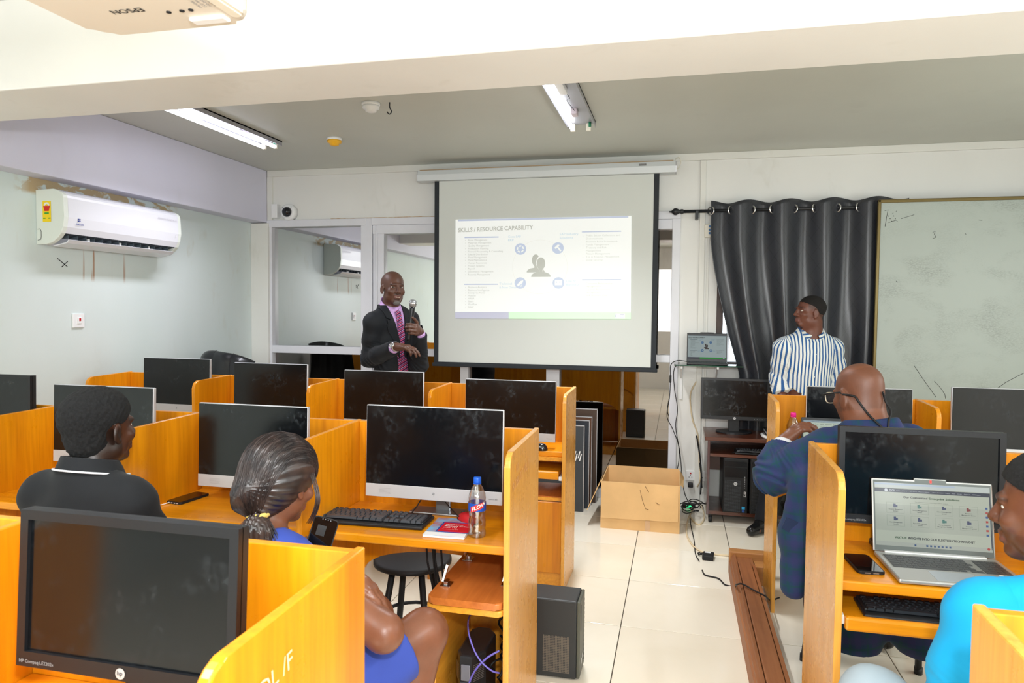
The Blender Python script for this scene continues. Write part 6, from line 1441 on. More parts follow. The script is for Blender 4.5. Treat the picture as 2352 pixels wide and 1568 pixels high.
# ================================================================== the presenter
def presenter():
    t = person('bald speaker in a dark suit and striped pink tie holding a microphone', -1.97, 4.62)
    ang = math.radians(-38); Rh = Rz(math.radians(-45)-PI/2) @ Rx(.03) @ Ry(-.03)
    hc = A(903, 663, 4.60)+np.array([0, 0, .005])
    J = dict(neck=A(896, 709, 4.62), pelvis=np.array([-1.975, 4.66, .93]))
    f = np.array([math.cos(ang), math.sin(ang), 0]); r = np.array([f[1], -f[0], 0])
    J['shR'] = A(857, 741, 4.47); J['shL'] = J['neck']-r*.150+np.array([.01, 0, -.085])
    J['elR'] = A(850, 824, 4.50); J['wrR'] = A(908, 797, 4.30)
    mc = A(943, 752, 4.40); J['elL'] = A(962, 838, 4.62); J['wrL'] = mc+np.array([.036, .076, -.030])
    for S, q in (('R', 1), ('L', -1)): J['hip'+S] = J['pelvis']+r*q*.09-np.array([0, 0, .04]); J['kn'+S] = J['hip'+S]+np.array([0.01, 0, -.42]); J['an'+S] = np.array([*(J['kn'+S][:2]), .09])
    b = Body(); Rt, at_ = torso(b, J, .98); head(b, hc, Rh, 1.0, neck_to=J['neck']-np.array([0, 0, .01]), neck_r=.054)
    for S in 'RL': arm(b, J, S); leg(b, J, S); foot(b, J['an'+S], f)
    tR = hand(b, J['wrR'], A(952, 796, 4.30)-J['wrR'], np.array([-.25, .1, -1.]), 1, (.42, .40, .45, .5), (.5, .3), 1.02)
    m0, m1 = A(940, 768, 4.40), A(948, 700, 4.41); md = nv(m1-m0)
    tL = hand(b, J['wrL'], np.array([.05, -1., .22]), np.array([-1., -.05, .0]), -1, (.85, .95, .98, 1.0), (.2, -.1), 1.0)
    sk = skin_mat('dark_brown_skin', hx('5B3A2C'), hx('6E4238'), hx('2B2422'))
    beard = lambda x, y, q: np.clip((.030-np.hypot(x, (q+.098)*1.0))/.01, 0, 1)*(y > .05)*.55+np.clip((.006-np.abs(q+.048))/.004, 0, 1)*(np.abs(x) < .024)*(y > .07)*.55
    lo, hi = b.bbox(); sdf_obj('body', b.d, lo, hi, .0040, sk, t, zone_head(hc, Rh, 1, beard))
    eyes(t, hc, Rh, 1, (.25, .05))
    # grey goatee, teeth
    q = Body(); q.ell(hc+Rh @ np.array([0, .068, -.106]), (.024, .022, .018), Rh, .01)
    lo, hi = q.bbox(.01); sdf_obj('beard', lambda P: q.d(P)+.0015*np.sin(P[:, 0]*700)*np.sin(P[:, 2]*700), lo, hi, .003, mat('grey_beard', hx('75706C'), .9, noise=.5, nscale=300), t)
    Mh = Matrix([[*Rh[0], 0], [*Rh[1], 0], [*Rh[2], 0], [0, 0, 0, 1]]); Mh = Matrix.Translation(tuple(hc)) @ Mh
    MB().box(-.014, .014, .080, .0925, -.0705, -.0645, .002, Mh).build('teeth', mat('teeth', hx('E6DCC8'), .3), t)
    # shirt and collar
    sh = Body(); torso(sh, J, .98); sh.cap(J['neck']+np.array([0, 0, .030]), J['neck']-np.array([0, 0, .03]), .060, .072, .03)
    for S in 'RL': arm(sh, J, S, (.056, .046, .041, .031))
    nk = J['neck']
    def shirt(P):
        l = (P-nk) @ Rt; d = sh.d(P, .006)
        d = neckline(d, l, .046, .5, .085, .0)
        for S in 'RL': 
            u = nv(J['wr'+S]-J['el'+S]); w_ = (P-J['wr'+S]) @ u; d = np.where(np.linalg.norm(P-J['wr'+S], axis=1) < .09, np.maximum(d, w_+.004), d)
        return d
    lo, hi = sh.bbox(.03); lil = fabric('lilac_shirt', hx('CDA6DC'), .6); sdf_obj('shirt', shirt, lo, hi, .005, lil, t)
    # turned collar with two points
    cf, ce = collar_band(nk, Rt, .056, .080, .050, .004, .62)
    def cfn(P): l = (P-nk) @ Rt; return np.maximum(cf(P), np.where(l[:, 1] > .03, (.006+.45*np.clip(.015-l[:, 2], 0, .2))-np.abs(l[:, 0]), -1))
    sdf_obj('shirt_collar', cfn, nk-.16, nk+.16, .003, lil, t)
    # jacket
    jk = Body(); torso(jk, J, 1.0, 1.05); 
    for S in 'RL': arm(jk, J, S, (.058, .053, .049, .040), .02)
    jk.cap(J['pelvis']+Rt @ np.array([.07, .0, -.02]), J['pelvis']+Rt @ np.array([.08, 0, -.20]), .11, .13, .06); jk.cap(J['pelvis']+Rt @ np.array([-.07, .0, -.02]), J['pelvis']+Rt @ np.array([-.08, 0, -.20]), .11, .13, .06)
    jk.cap(nk+Rt @ np.array([-.035, -.030, .010]), nk+Rt @ np.array([.035, -.030, .010]), .036, .036, .02)
    vz = -.34
    def jacket(P):
        l = (P-nk) @ Rt; d = jk.d(P, .009)+wrink(P, .0022)
        for S in 'RL': d = d+folds(P, J, S, .005)
        wedge = np.maximum(np.abs(l[:, 0]+.0)-np.clip((l[:, 2]-vz)*.17, .020, .060), -(l[:, 1]-.015)); wedge = np.maximum(wedge, l[:, 2]-.2)
        arms_ = np.minimum(*[np.minimum(seg(P, J['sh'+S], J['el'+S]), seg(P, J['el'+S], J['wr'+S])) for S in 'RL'])
        d = np.where(arms_ > .075, np.maximum(d, -wedge), d)
        d = neckline(d, l, .034, .3, .10, -.02); d = np.maximum(d, (J['pelvis'][2]-.19)-P[:, 2])
        for S in 'RL':
            u = nv(J['wr'+S]-J['el'+S]); w_ = (P-J['wr'+S]) @ u; d = np.where(np.linalg.norm(P-J['wr'+S], axis=1) < .10, np.maximum(d, w_+.024), d)
        return d
    lo, hi = jk.bbox(.04); suit = fabric('charcoal_suit', hx('16191E'), .7, sheen=.35); sdf_obj('jacket', jacket, lo, hi, .005, suit, t)
    def lapel(P):      # raised band along the V
        l = (P-nk) @ Rt; d = np.abs(jk.d(P, .009)-.003)-.0042
        e = np.abs(l[:, 0])-np.clip((l[:, 2]-vz)*.17, .020, .060); wd = np.clip((l[:, 2]-vz)*.30, 0, .058)*np.where(l[:, 2] > -.10, .8, 1)
        d = np.maximum(d, -e+.0); d = np.maximum(d, e-wd-.008); d = np.maximum(d, -(l[:, 1]-.0)); d = np.maximum(d, l[:, 2]-.03); d = np.maximum(d, vz-l[:, 2])
        notch = np.maximum(np.abs(l[:, 2]+.085-(e)*.5)-.004, -(e-.030)); return np.maximum(d, -notch)
    sdf_obj('lapel', lapel, nk-.36, nk+.25, .0035, suit, t)
    def seg_dir(S): return nv(J['wr'+S]-J['el'+S])
    # tie
    tb = Body(); fr = [(0, .090, -.020), (0, .112, -.07), (0, .122, -.14), (0, .124, -.24), (.0, .13, -.34), (.002, .145, -.42), (.004, .15, -.50), (.004, .15, -.54)]; wd = [.018, .019, .024, .030, .034, .037, .038, .02]
    shT = Body(); torso(shT, J, .98); shT.cap(nk+np.array([0, 0, .030]), nk-np.array([0, 0, .03]), .060, .072, .03)
    zz = np.linspace(-.020, -.50, 22); wd = np.interp(-zz, [-p[2] for p in fr], wd); tp = [surf(lambda Q: shT.d(Q, .006), nk, Rt, 0, z)+Rt[:, 1]*(.008 if i > 1 else .012) for i, z in enumerate(zz)]
    for i in range(len(tp)-1):
        n_ = 2
        for j in range(n_):
            u = j/n_; c_ = tp[i]*(1-u)+tp[i+1]*u; w_ = wd[i]*(1-u)+wd[i+1]*u; tb.cap(c_-Rt[:, 0]*w_, c_+Rt[:, 0]*w_, .005, .005, .006)
    tb.ell(tp[0]+np.array([0, 0, -.006]), (.021, .013, .017), Rt, .006)
    def tie_pat(nt, c):
        g = nt.nodes.new('ShaderNodeNewGeometry'); sp = nt.nodes.new('ShaderNodeSeparateXYZ'); nt.links.new(g.outputs['Position'], sp.inputs[0])
        v = mth(nt, 'FRACT', mth(nt, 'MULTIPLY', mth(nt, 'ADD', mth(nt, 'ADD', sp.outputs[2], 5), mth(nt, 'MULTIPLY', sp.outputs[0], -.9)), 19.))
        r = ramp(nt, [(0, hx('4A1D4A')), (.22, hx('D05A78')), (.34, hx('3A2352')), (.46, hx('C9A0CF')), (.54, hx('2A1638')), (.66, hx('B84A68')), (.82, hx('3E3678')), (.93, hx('C8899F'))], v)
        r.node.color_ramp.interpolation = 'CONSTANT'; return r
    lo, hi = tb.bbox(.02); sdf_obj('tie', tb.d, lo, hi, .003, fabric('striped_tie', hx('803060'), .35, sheen=.1, pattern=tie_pat), t)
    # trousers
    tr = Body(); tr.ell(J['pelvis']-np.array([0, 0, .02]), (.16, .12, .12), Rt, .05)
    for S in 'RL': leg(tr, J, S, (.095, .078, .075, .068), .04)
    lo, hi = tr.bbox(.03); sdf_obj('trousers', lambda P: np.maximum(tr.d(P, .006)+wrink(P, .003), .07-P[:, 2]), lo, hi, .008, suit, t)
    for S in 'RL': shoe(t, J['an'+S], f, mat('black_shoe', hx('141414'), .2))
    for S in 'R':     # cuff buttons
        u = seg_dir(S); 
        for k in range(4): MB().lathe([(0, -.002), (.006, -.002), (.006, .002), (0, .003)], 10, M=frame(J['wr'+S]-u*(.045+.014*k)+np.array([.012, -.030, -.026]), (1, 0, 0), (0, .7, .7))).build('sleeve_button', BLKD, t)
    # watch on the right wrist
    u = seg_dir('R'); c_ = J['wrR']+u*.006; M_ = frame(c_, nv(np.cross(u, [0, 0, 1])), u); Mw = Matrix.Translation(tuple(c_)) @ Vector(tuple(u)).to_track_quat('Z', 'Y').to_matrix().to_4x4()
    wch = thing_part = MB().lathe([(.031, -.009), (.0335, -.009), (.0335, .009), (.031, .009), (.031, -.009)], 28, M=Mw).build('watch_strap', CHR, t)
    vd = nv(CAM-c_); vd = nv(vd-u*np.dot(vd, u)+np.array([0, 0, .35])); cf = c_+vd*.034; Mf = Matrix.Translation(tuple(cf)) @ Vector(tuple(vd)).to_track_quat('Z', 'Y').to_matrix().to_4x4()
    MB().lathe([(.0, -.004), (.021, -.004), (.021, .005), (.017, .007), (.017, .005), (0, .005)], 28, M=Mf).build('watch_case', CHR, wch); MB().lathe([(.0165, .0055), (0, .0055)], 24, M=Mf).build('watch_dial', WHT, wch)
    # microphone: held, a thing of its own
    mt = thing('microphone', 'black handheld microphone with a silver mesh head in the speaker\'s hand', 'microphone', tuple(m0))
    Mm = Matrix.Translation(tuple(m0)) @ Vector(tuple(md)).to_track_quat('Z', 'Y').to_matrix().to_4x4(); Lm = np.linalg.norm(m1-m0)
    MB().lathe([(0, -.045), (.011, -.045), (.0125, -.03), (.014, .06), (.018, Lm-.03), (.019, Lm-.012), (0, Lm-.012)], 24, M=Mm).build('handle', mat('mic_black', hx('101215'), .3), mt)
    MB().lathe([(.018, Lm-.016), (.024, Lm-.006), (.0262, Lm+.008), (.0262, Lm+.012), (.024, Lm+.024), (.016, Lm+.034), (0, Lm+.037)], 28, M=Mm).build('mesh_head', mat('mic_mesh', hx('A9ABAD'), .45, metal=.7, noise=.4, nscale=500), mt)
    MB().lathe([(.0268, Lm+.004), (.0275, Lm+.007), (.0275, Lm+.011), (.0268, Lm+.014)], 28, M=Mm).build('ring', CHR, mt)
    return t
def seg(P, a, b_):
    v = P-a; ab = b_-a; t = np.clip(v @ ab/(ab @ ab), 0, 1); return np.linalg.norm(v-t[:, None]*ab, axis=1)
presenter()

# ================================================================== the man in the striped shirt
def striped():
    t = person('standing man in a blue and white striped shirt before the curtain', .86, 5.22)
    hc = A(1859, 716, 5.20); ah = math.radians(-159); Rh = Rz(ah-PI/2) @ Rx(.10)
    ab = math.radians(-118); f = np.array([math.cos(ab), math.sin(ab), 0]); r = np.array([f[1], -f[0], 0])
    J = dict(neck=A(1862, 766, 5.22), pelvis=np.array([.88, 5.26, .86])); J['neck'][2] -= .0
    J['shR'] = A(1800, 800, 5.20); J['shL'] = A(1912, 800, 5.26)
    J['elR'] = A(1789, 868, 5.28); J['wrR'] = A(1800, 925, 5.16); J['elL'] = A(1922, 880, 5.34); J['wrL'] = A(1900, 930, 5.20)
    for S, q in (('R', 1), ('L', -1)): J['hip'+S] = J['pelvis']+r*q*.10-np.array([0, 0, .04]); J['kn'+S] = J['hip'+S]+np.array([0, 0, -.38])+r*q*.03; J['an'+S] = np.array([*(J['kn'+S][:2]+r[:2]*q*.03), .09])
    J['anR'] = np.array([.62, 5.15, .09]); J['knR'] = (J['hipR']+J['anR'])/2
    b = Body(); Rt, at_ = torso(b, J, .98); head(b, hc, Rh, .97, neck_to=J['neck']-np.array([0, 0, .02]), neck_r=.070)
    for S in 'RL': arm(b, J, S, (.05, .042, .038, .026)); leg(b, J, S); foot(b, J['an'+S], f); hand(b, J['wr'+S], (0, -.1, -1), (-1 if S == 'L' else 1, 0, 0), 1, (.3,)*4, s=.95)
    beard = lambda x, y, q: np.clip((.024-np.hypot(x, (q+.108)))/.008, 0, 1)*(y > .045)*.9+np.clip(1-np.abs(q-.034-.9*np.minimum(y, 0))/.035, 0, 1)*(y < .045)*(q > -.09)*.6
    lo, hi = b.bbox(); sdf_obj('body', b.d, lo, hi, .0040, skin_mat('red_brown_skin', hx('6B3D2C'), hx('7A4A42'), hx('17110F')), t, zone_head(hc, Rh, .97, beard))
    eyes(t, hc, Rh, .97, (-.1, .35), .0035)
    hb = Body(); hb.ell(hc+Rh @ np.array([0, -.020, .036])*.94, np.array([.081, .103, .088])*.94, Rh, .02)
    def hair(P):
        l = ((P-hc) @ Rh)/.94; d = hb.d(P); cut = .034-l[:, 2]+np.where(l[:, 1] > 0, l[:, 1]*.42, l[:, 1]*.95)+.004*np.sin(P[:, 0]*620+P[:, 2]*300)*np.sin(P[:, 1]*560+P[:, 2]*410); return np.maximum(d, cut)
    lo, hi = hb.bbox(.02); sdf_obj('hair', hair, lo, hi, .0035, mat('short_black_hair', hx('120E0D'), .85, bump=.6, bscale=500), t)
    sh = Body(); torso(sh, J, 1.04, 1.05)
    for S in 'RL': arm(sh, J, S, (.060, .054, .050, .046), .03)
    sh.cap(J['pelvis'], J['pelvis']-np.array([0, 0, .16]), .135, .15, .05)
    nk = J['neck']; sh.cap(nk+Rt @ np.array([0, -.018, .045]), nk-np.array([0, 0, .04]), .064, .085, .03)
    def shirt(P):
        l = (P-nk) @ Rt; d = sh.d(P, .010)+wrink(P, .0025, 1.3)
        for S in 'RL': d = d+folds(P, J, S, .005)
        d = neckline(d, l, .046, .95, .075, .0); d = np.maximum(d, .70-P[:, 2])
        u = nv(J['wrR']-J['elR']); w_ = (P-J['wrR']) @ u; return np.where(np.linalg.norm(P-J['wrR'], axis=1) < .12, np.maximum(d, w_+.07), d)
    def zs(P):      # stripe coordinate: around the torso, around each sleeve
        l = (P-nk) @ Rt; th = l[:, 0]*(1+.0*l[:, 2])+.22*np.clip(l[:, 2]+.16, 0, .3)*np.sign(l[:, 0])*.0; out = np.zeros((len(P), 3))
        s0 = np.where(np.abs(l[:, 1]) > 0, l[:, 0]*1.12+.20*l[:, 2]*0, 0)
        dA = []
        for S in 'RL':
            a_, e_, w_ = J['sh'+S], J['el'+S], J['wr'+S]; ax = nv(e_-a_); ax2 = nv(w_-e_); v = P-a_
            m = (seg(P, a_, e_) < .088) | (seg(P, e_, w_) < .078); side_ = np.abs(l[:, 0]) > .135
            m = m & (side_ | (l[:, 2] < -.10)) & ~((l[:, 2] < -.12) & (np.abs(l[:, 0]) < .12))
            up2 = np.cross(ax, f); vv = v-np.outer(v @ ax, ax); an = np.arctan2(vv @ nv(up2), vv @ f)*.058
            s0 = np.where(m, an+.3, s0)
        out[:, 0] = s0+1.0; return out
    def pat(nt, c):
        vc = nt.nodes.new('ShaderNodeVertexColor'); vc.layer_name = 'zone'; sp = nt.nodes.new('ShaderNodeSeparateColor'); nt.links.new(vc.outputs[0], sp.inputs[0])
        v = mth(nt, 'FRACT', mth(nt, 'MULTIPLY', sp.outputs[0], 41.)); return mixc(nt, ramp(nt, [(.50, (0, 0, 0)), (.58, (1, 1, 1)), (.92, (1, 1, 1)), (1, (0, 0, 0))], v), c, hx('2F5C94'))
    lo, hi = sh.bbox(.04); stm = fabric('blue_white_stripes', hx('E9ECE6'), .7, pattern=pat); sdf_obj('shirt', shirt, lo, hi, .004, stm, t, zs)
    cf, ce = collar_band(nk, Rt, .058, .086, .052, .008, .62)
    def cfn(P): l = (P-nk) @ Rt; return np.maximum(cf(P), np.minimum(.020-np.abs(l[:, 0])+.35*(-l[:, 2]-.02), l[:, 1]-.0) if False else np.where(l[:, 1] > .03, (.008+.55*np.clip(.02-l[:, 2], 0, .2))-np.abs(l[:, 0]), -1))
    sdf_obj('shirt_collar', cfn, nk-.16, nk+.16, .003, stm, t, lambda P: np.stack([np.arctan2(*(((P-nk) @ Rt)[:, [0, 1]].T))*.0+((P-nk) @ Rt)[:, 2]*1.0+((P-nk) @ Rt)[:, 0]*.3+1, P[:, 0]*0, P[:, 0]*0], 1))
    for k in range(6): c_ = surf(shirt, nk, Rt, 0, -.05-.078*k)+Rt[:, 1]*.001; MB().lathe([(0, -.002), (.0055, -.002), (.0055, .002), (0, .002)], 10, M=frame(c_, (f[1], -f[0], 0), (0, 0, 1))).build('button', WHT, t)
    tr = Body(); tr.ell(J['pelvis']-np.array([0, 0, .04]), (.155, .12, .12), Rt, .05)
    for S in 'RL': leg(tr, J, S, (.09, .075, .07, .065), .04)
    lo, hi = tr.bbox(.03); sdf_obj('trousers', lambda P: np.maximum(tr.d(P, .006)+wrink(P, .003), .07-P[:, 2]), lo, hi, .008, fabric('dark_trousers', hx('1A1C22')), t)
    for S in 'RL': shoe(t, J['an'+S], (-.6, -.8, 0) if S == 'R' else f, mat('black_shoe', hx('141414'), .2))
striped()

# ================================================================== the bald man in the navy checked jacket, seen from behind
def navy():
    t = person('seated bald man with glasses in a navy checked jacket, seen from behind', .76, 3.10)
    Y0 = 3.08; hc = A(1969, 903, Y0); ah = math.radians(122); Rh = Rz(ah-PI/2) @ Rx(-.22)
    J = dict(neck=A(1995, 985, Y0-.02), pelvis=np.array([.80, 2.98, .55]))
    J['neck'] = np.array([hc[0]+.035, hc[1]-.07, hc[2]-.155])
    J['shL'] = A(1893, 1033, 3.02); J['shR'] = A(2085, 1022, 3.04)
    J['elL'] = A(1778, 1092, 3.10); J['wrL'] = A(1801, 1014, 3.22); J['elR'] = J['shR']+np.array([.06, .12, -.26]); J['wrR'] = np.array([.82, 3.52, .90])
    for S, q in (('R', 1), ('L', -1)): J['hip'+S] = J['pelvis']+np.array([q*.10, .03, -.04]); J['kn'+S] = J['pelvis']+np.array([q*.15, .46, -.03]); J['an'+S] = np.array([J['kn'+S][0], J['kn'+S][1]+(.05 if S == 'R' else -.12), .09])
    b = Body(); Rt, at_ = torso(b, J, 1.05); head(b, hc, Rh, 1.0, neck_to=J['neck']-np.array([0, 0, .02]), neck_r=.070, jaw=1.12, neck_k=.07)
    for S in 'RL': arm(b, J, S, (.06, .05, .045, .029)); leg(b, J, S); foot(b, J['an'+S], (0, 1, 0))
    tl = hand(b, J['wrL'], A(1834, 982, 3.25)-J['wrL'], np.array([.6, .2, -.8]), 1, (.45, .55, .6, .7), (.5, .2), 1.12)
    hand(b, J['wrR'], (-.5, .5, .3), (-.5, .2, -.8), -1, (.5,)*4, s=1.0)
    stub = lambda x, y, q: np.clip(.55-((y+.02)*6)**2*.0, 0, 1)*((q < .075-.25*y) & (q > -.07) & (y < .04))*.42+((q < -.03) & (y > .0) & (y < .09))*.25
    lo, hi = b.bbox(); sdf_obj('body', b.d, lo, hi, .0040, skin_mat('warm_brown_skin', hx('7A4A33'), hx('6E4238'), hx('2A211E'), rough=.46), t, zone_head(hc, Rh, 1, stub, brows=False))
    eyes(t, hc, Rh, 1)
    jk = Body(); torso(jk, J, 1.08, 1.12); nk = J['neck']
    arm(jk, J, 'L', (.074, .068, .064, .052), .03); arm(jk, J, 'R', (.074, .066, .060, .046), .03)
    jk.cap(J['pelvis']+np.array([-.08, -.05, .0]), J['pelvis']+np.array([-.12, -.07, -.26]), .13, .10, .06); jk.cap(J['pelvis']+np.array([.08, -.05, .0]), J['pelvis']+np.array([.12, -.07, -.22]), .13, .10, .06)
    jk.chain([A(1865, 1120, 2.95), A(1838, 1230, 2.93), A(1822, 1345, 2.93)], [.08, .062, .040], .05)
    jk.cap(nk+Rt @ np.array([-.055, -.020, .030]), nk+Rt @ np.array([.055, -.020, .030]), .050, .050, .02); jk.cap(nk+Rt @ np.array([-.06, .03, .015]), nk+Rt @ np.array([.06, .03, .015]), .045, .045, .03)
    # glasses with a dark cord
    Mh = Matrix.Translation(tuple(hc)) @ Matrix([[*Rh[0], 0], [*Rh[1], 0], [*Rh[2], 0], [0, 0, 0, 1]])
    gl = MB()
    for q in (-1, 1): gl.tube([Mh @ Vector((q*.034+.029*math.copysign(abs(math.cos(a))**.7, math.cos(a)), .112-.004*abs(math.cos(a)), -.006+.022*math.copysign(abs(math.sin(a))**.7, math.sin(a)))) for a in [2*PI*i/28 for i in range(28)]], .0022, 6, closed=True)
    gl.tube([Mh @ Vector((x, .114, .003)) for x in (-.007, .007)], .002, 6)
    go = gl.build('glasses', mat('clear_frame', hx('D9CDB4'), .2), t)
    for q in (-1, 1): MB().box(min(q*.064, q*.082), max(q*.064, q*.082), .10, .112, .004, .012, .002, Mh).tube([Mh @ Vector(p) for p in ((q*.080, .105, .008), (q*.084, .05, .008), (q*.088, .0, .006), (q*.088, -.018, -.006))], .0032, 6).build('temple', BLKD, go)
    g = MB()
    for q in (-1, 1): g.add([tuple(Mh @ Vector((q*.034+.027*math.cos(a), .111, -.006+.020*math.sin(a)))) for a in [2*PI*i/20 for i in range(20)]], [tuple(range(20))])
    g.build('lens', glass_mat('lens_clear', .08, (.9, .9, .9)), go)
    back = J['neck']+np.array([.035, -.135, -.10])
    pe = A(2000, 931, 3.0); 
    cord = []
    def on_head(px, py):      # first point of skin or jacket met along the line of sight, lifted by the cord's thickness
        dv = nv(at(px, py, Y=3.0)-CAM); ts = np.linspace(2.2, 3.4, 500); Q = CAM+ts[:, None]*dv; v = np.minimum(b.d(Q), jk.d(Q, .010)); i = int(np.argmax(v < .006)); return Q[i if v.min() < .006 else 320]
    L1 = [Mh @ Vector((-.092, -.018, -.004))]+[on_head(*q_) for q_ in ((1962, 910), (1972, 922), (1981, 934), (1991, 947), (2003, 960), (2018, 974), (2034, 988))]
    L2 = [on_head(2028, 900), on_head(2037, 922), on_head(2044, 945), on_head(2045, 966), on_head(2040, 988)]; L2[1:4] = [p*.55+(L2[0]+(L2[4]-L2[0])*k)*.45+(np.array([.010, 0, 0]) if k == .5 else 0) for p, k in zip(L2[1:4], (.25, .5, .75))]
    g = MB(); g.tube(spline(L1, 6), .0042, 8); g.tube(spline(L2, 6), .0042, 8); g.tube([L1[-1], on_head(2038, 1000), on_head(2041, 1012)], .005, 8); g.build('glasses_cord', BLKD, go)
    # shirt cuff, jacket
    def jacket(P):
        l = (P-nk) @ Rt; d = jk.d(P, .010)+wrink(P, .003)
        d = d+folds(P, J, 'L', .008)+folds(P, J, 'R', .006)
        d = neckline(d, l, .066, .5, .115, -.03); d = np.maximum(d, .25-P[:, 2])
        crease = np.abs(l[:, 2]-.018+.5*np.abs(l[:, 0])*.5); d = d+.004*np.exp(-(crease/.006)**2)*(l[:, 1] < .05)*(np.abs(l[:, 0]) < .13)
        for S in 'RL':
            u = nv(J['wr'+S]-J['el'+S]); w_ = (P-J['wr'+S]) @ u; d = np.where(np.linalg.norm(P-J['wr'+S], axis=1) < .10, np.maximum(d, w_+.036), d)
        return d
    def plaid(nt, c):
        vc = nt.nodes.new('ShaderNodeVertexColor'); vc.layer_name = 'zone'; sp = nt.nodes.new('ShaderNodeSeparateColor'); nt.links.new(vc.outputs[0], sp.inputs[0])
        out = c
        for ch, s_ in ((0, 16.), (1, 14.)):
            v = mth(nt, 'FRACT', mth(nt, 'MULTIPLY', sp.outputs[ch], s_)); out = mixc(nt, mth(nt, 'MULTIPLY', ramp(nt, [(.30, (0, 0, 0)), (.36, (1, 1, 1)), (.66, (1, 1, 1)), (.72, (0, 0, 0))], v), .45), out, hx('2E2E62'))
            out = mixc(nt, mth(nt, 'MULTIPLY', ramp(nt, [(.0, (1, 1, 1)), (.10, (1, 1, 1)), (.15, (0, 0, 0))], v), .7), out, hx('124048'))
        return out
    def zp(P):
        l = (P-nk) @ Rt; o_ = np.stack([l[:, 0]+1, l[:, 2]+2, l[:, 0]*0], 1); e_ = J['elL']
        for a_, b_ in ((J['shL'], J['elL']), (J['elL'], J['wrL'])):
            m = (seg(P, a_, b_) < .085) & (np.abs(l[:, 0]) > .20); ax = nv(b_-a_); v = P-a_; n1 = nv(np.cross(ax, [0, 1, .2])); n2 = np.cross(ax, n1)
            o_[m, 0] = (v[m] @ ax)+1.02; o_[m, 1] = np.arctan2(v[m] @ n1, v[m] @ n2)*.07+2
        return o_
    lo, hi = jk.bbox(.04); nm = fabric('navy_check', hx('1D3A5A'), .75, sheen=.3, pattern=plaid); sdf_obj('jacket', jacket, lo, hi, .005, nm, t, zp)
    u = nv(J['wrL']-J['elL']); M_ = Matrix.Translation(tuple(J['wrL']-u*.036)) @ Vector(tuple(u)).to_track_quat('Z', 'Y').to_matrix().to_4x4()
    MB().lathe([(.040, -.01), (.044, -.01), (.043, .028), (.038, .028)], 28, M=M_).build('shirt_cuff', fabric('white_shirt', hx('E8E8EC'), .6), t)
    MB().lathe([(.0, -.003), (.007, -.003), (.007, .003), (0, .003)], 12, M=frame(J['wrL']-u*.02+np.array([.0, -.042, .0]), (1, 0, 0), (0, 0, 1))).build('cuff_button', WHT, t)
    tr = Body(); tr.ell(J['pelvis']-np.array([0, 0, .03]), (.17, .15, .11), None, .05)
    for S in 'RL': leg(tr, J, S, (.095, .075, .068, .06), .04)
    lo, hi = tr.bbox(.03); sdf_obj('trousers', lambda P: np.maximum(tr.d(P, .006)+wrink(P, .003), .07-P[:, 2]), lo, hi, .008, fabric('navy_trousers', hx('161B2C')), t)
    for S in 'RL': shoe(t, J['an'+S], (0, 1, 0), mat('black_shoe', hx('141414'), .2))
    # pocket flap hanging on the left tail
    MB().prism([(0, 0), (.075, 0), (.075, -.05), (.035, -.052), (0, -.045)], 'y', 0, .006, Matrix.Translation(tuple(A(1806, 1188, 2.865))) @ Matrix.Rotation(.35, 4, 'Y')).build('pocket_flap', fabric('navy_plain', hx('1F2F50')), t)
    c = thing('chair', 'dark chair with black legs under the man in the navy jacket', 'chair', (.80, 2.98, 0))
    MB().prism(rounded(.58, 1.02, 2.80, 3.20, .06), 'z', .40, .455, bev=.02).build('seat', BLKD, c)
    for (x, y, x2, y2) in ((.60, 2.84, .555, 2.70), (1.0, 2.84, 1.03, 2.70), (.60, 3.18, .57, 3.26), (1.0, 3.18, 1.03, 3.26)): MB().tube([(x, y, .41), (x2, y2, .012)], .014, 10).tube([(x2, y2, 0), (x2+.001, y2, .03)], .017, 10).build('leg', BLK, c)
navy()

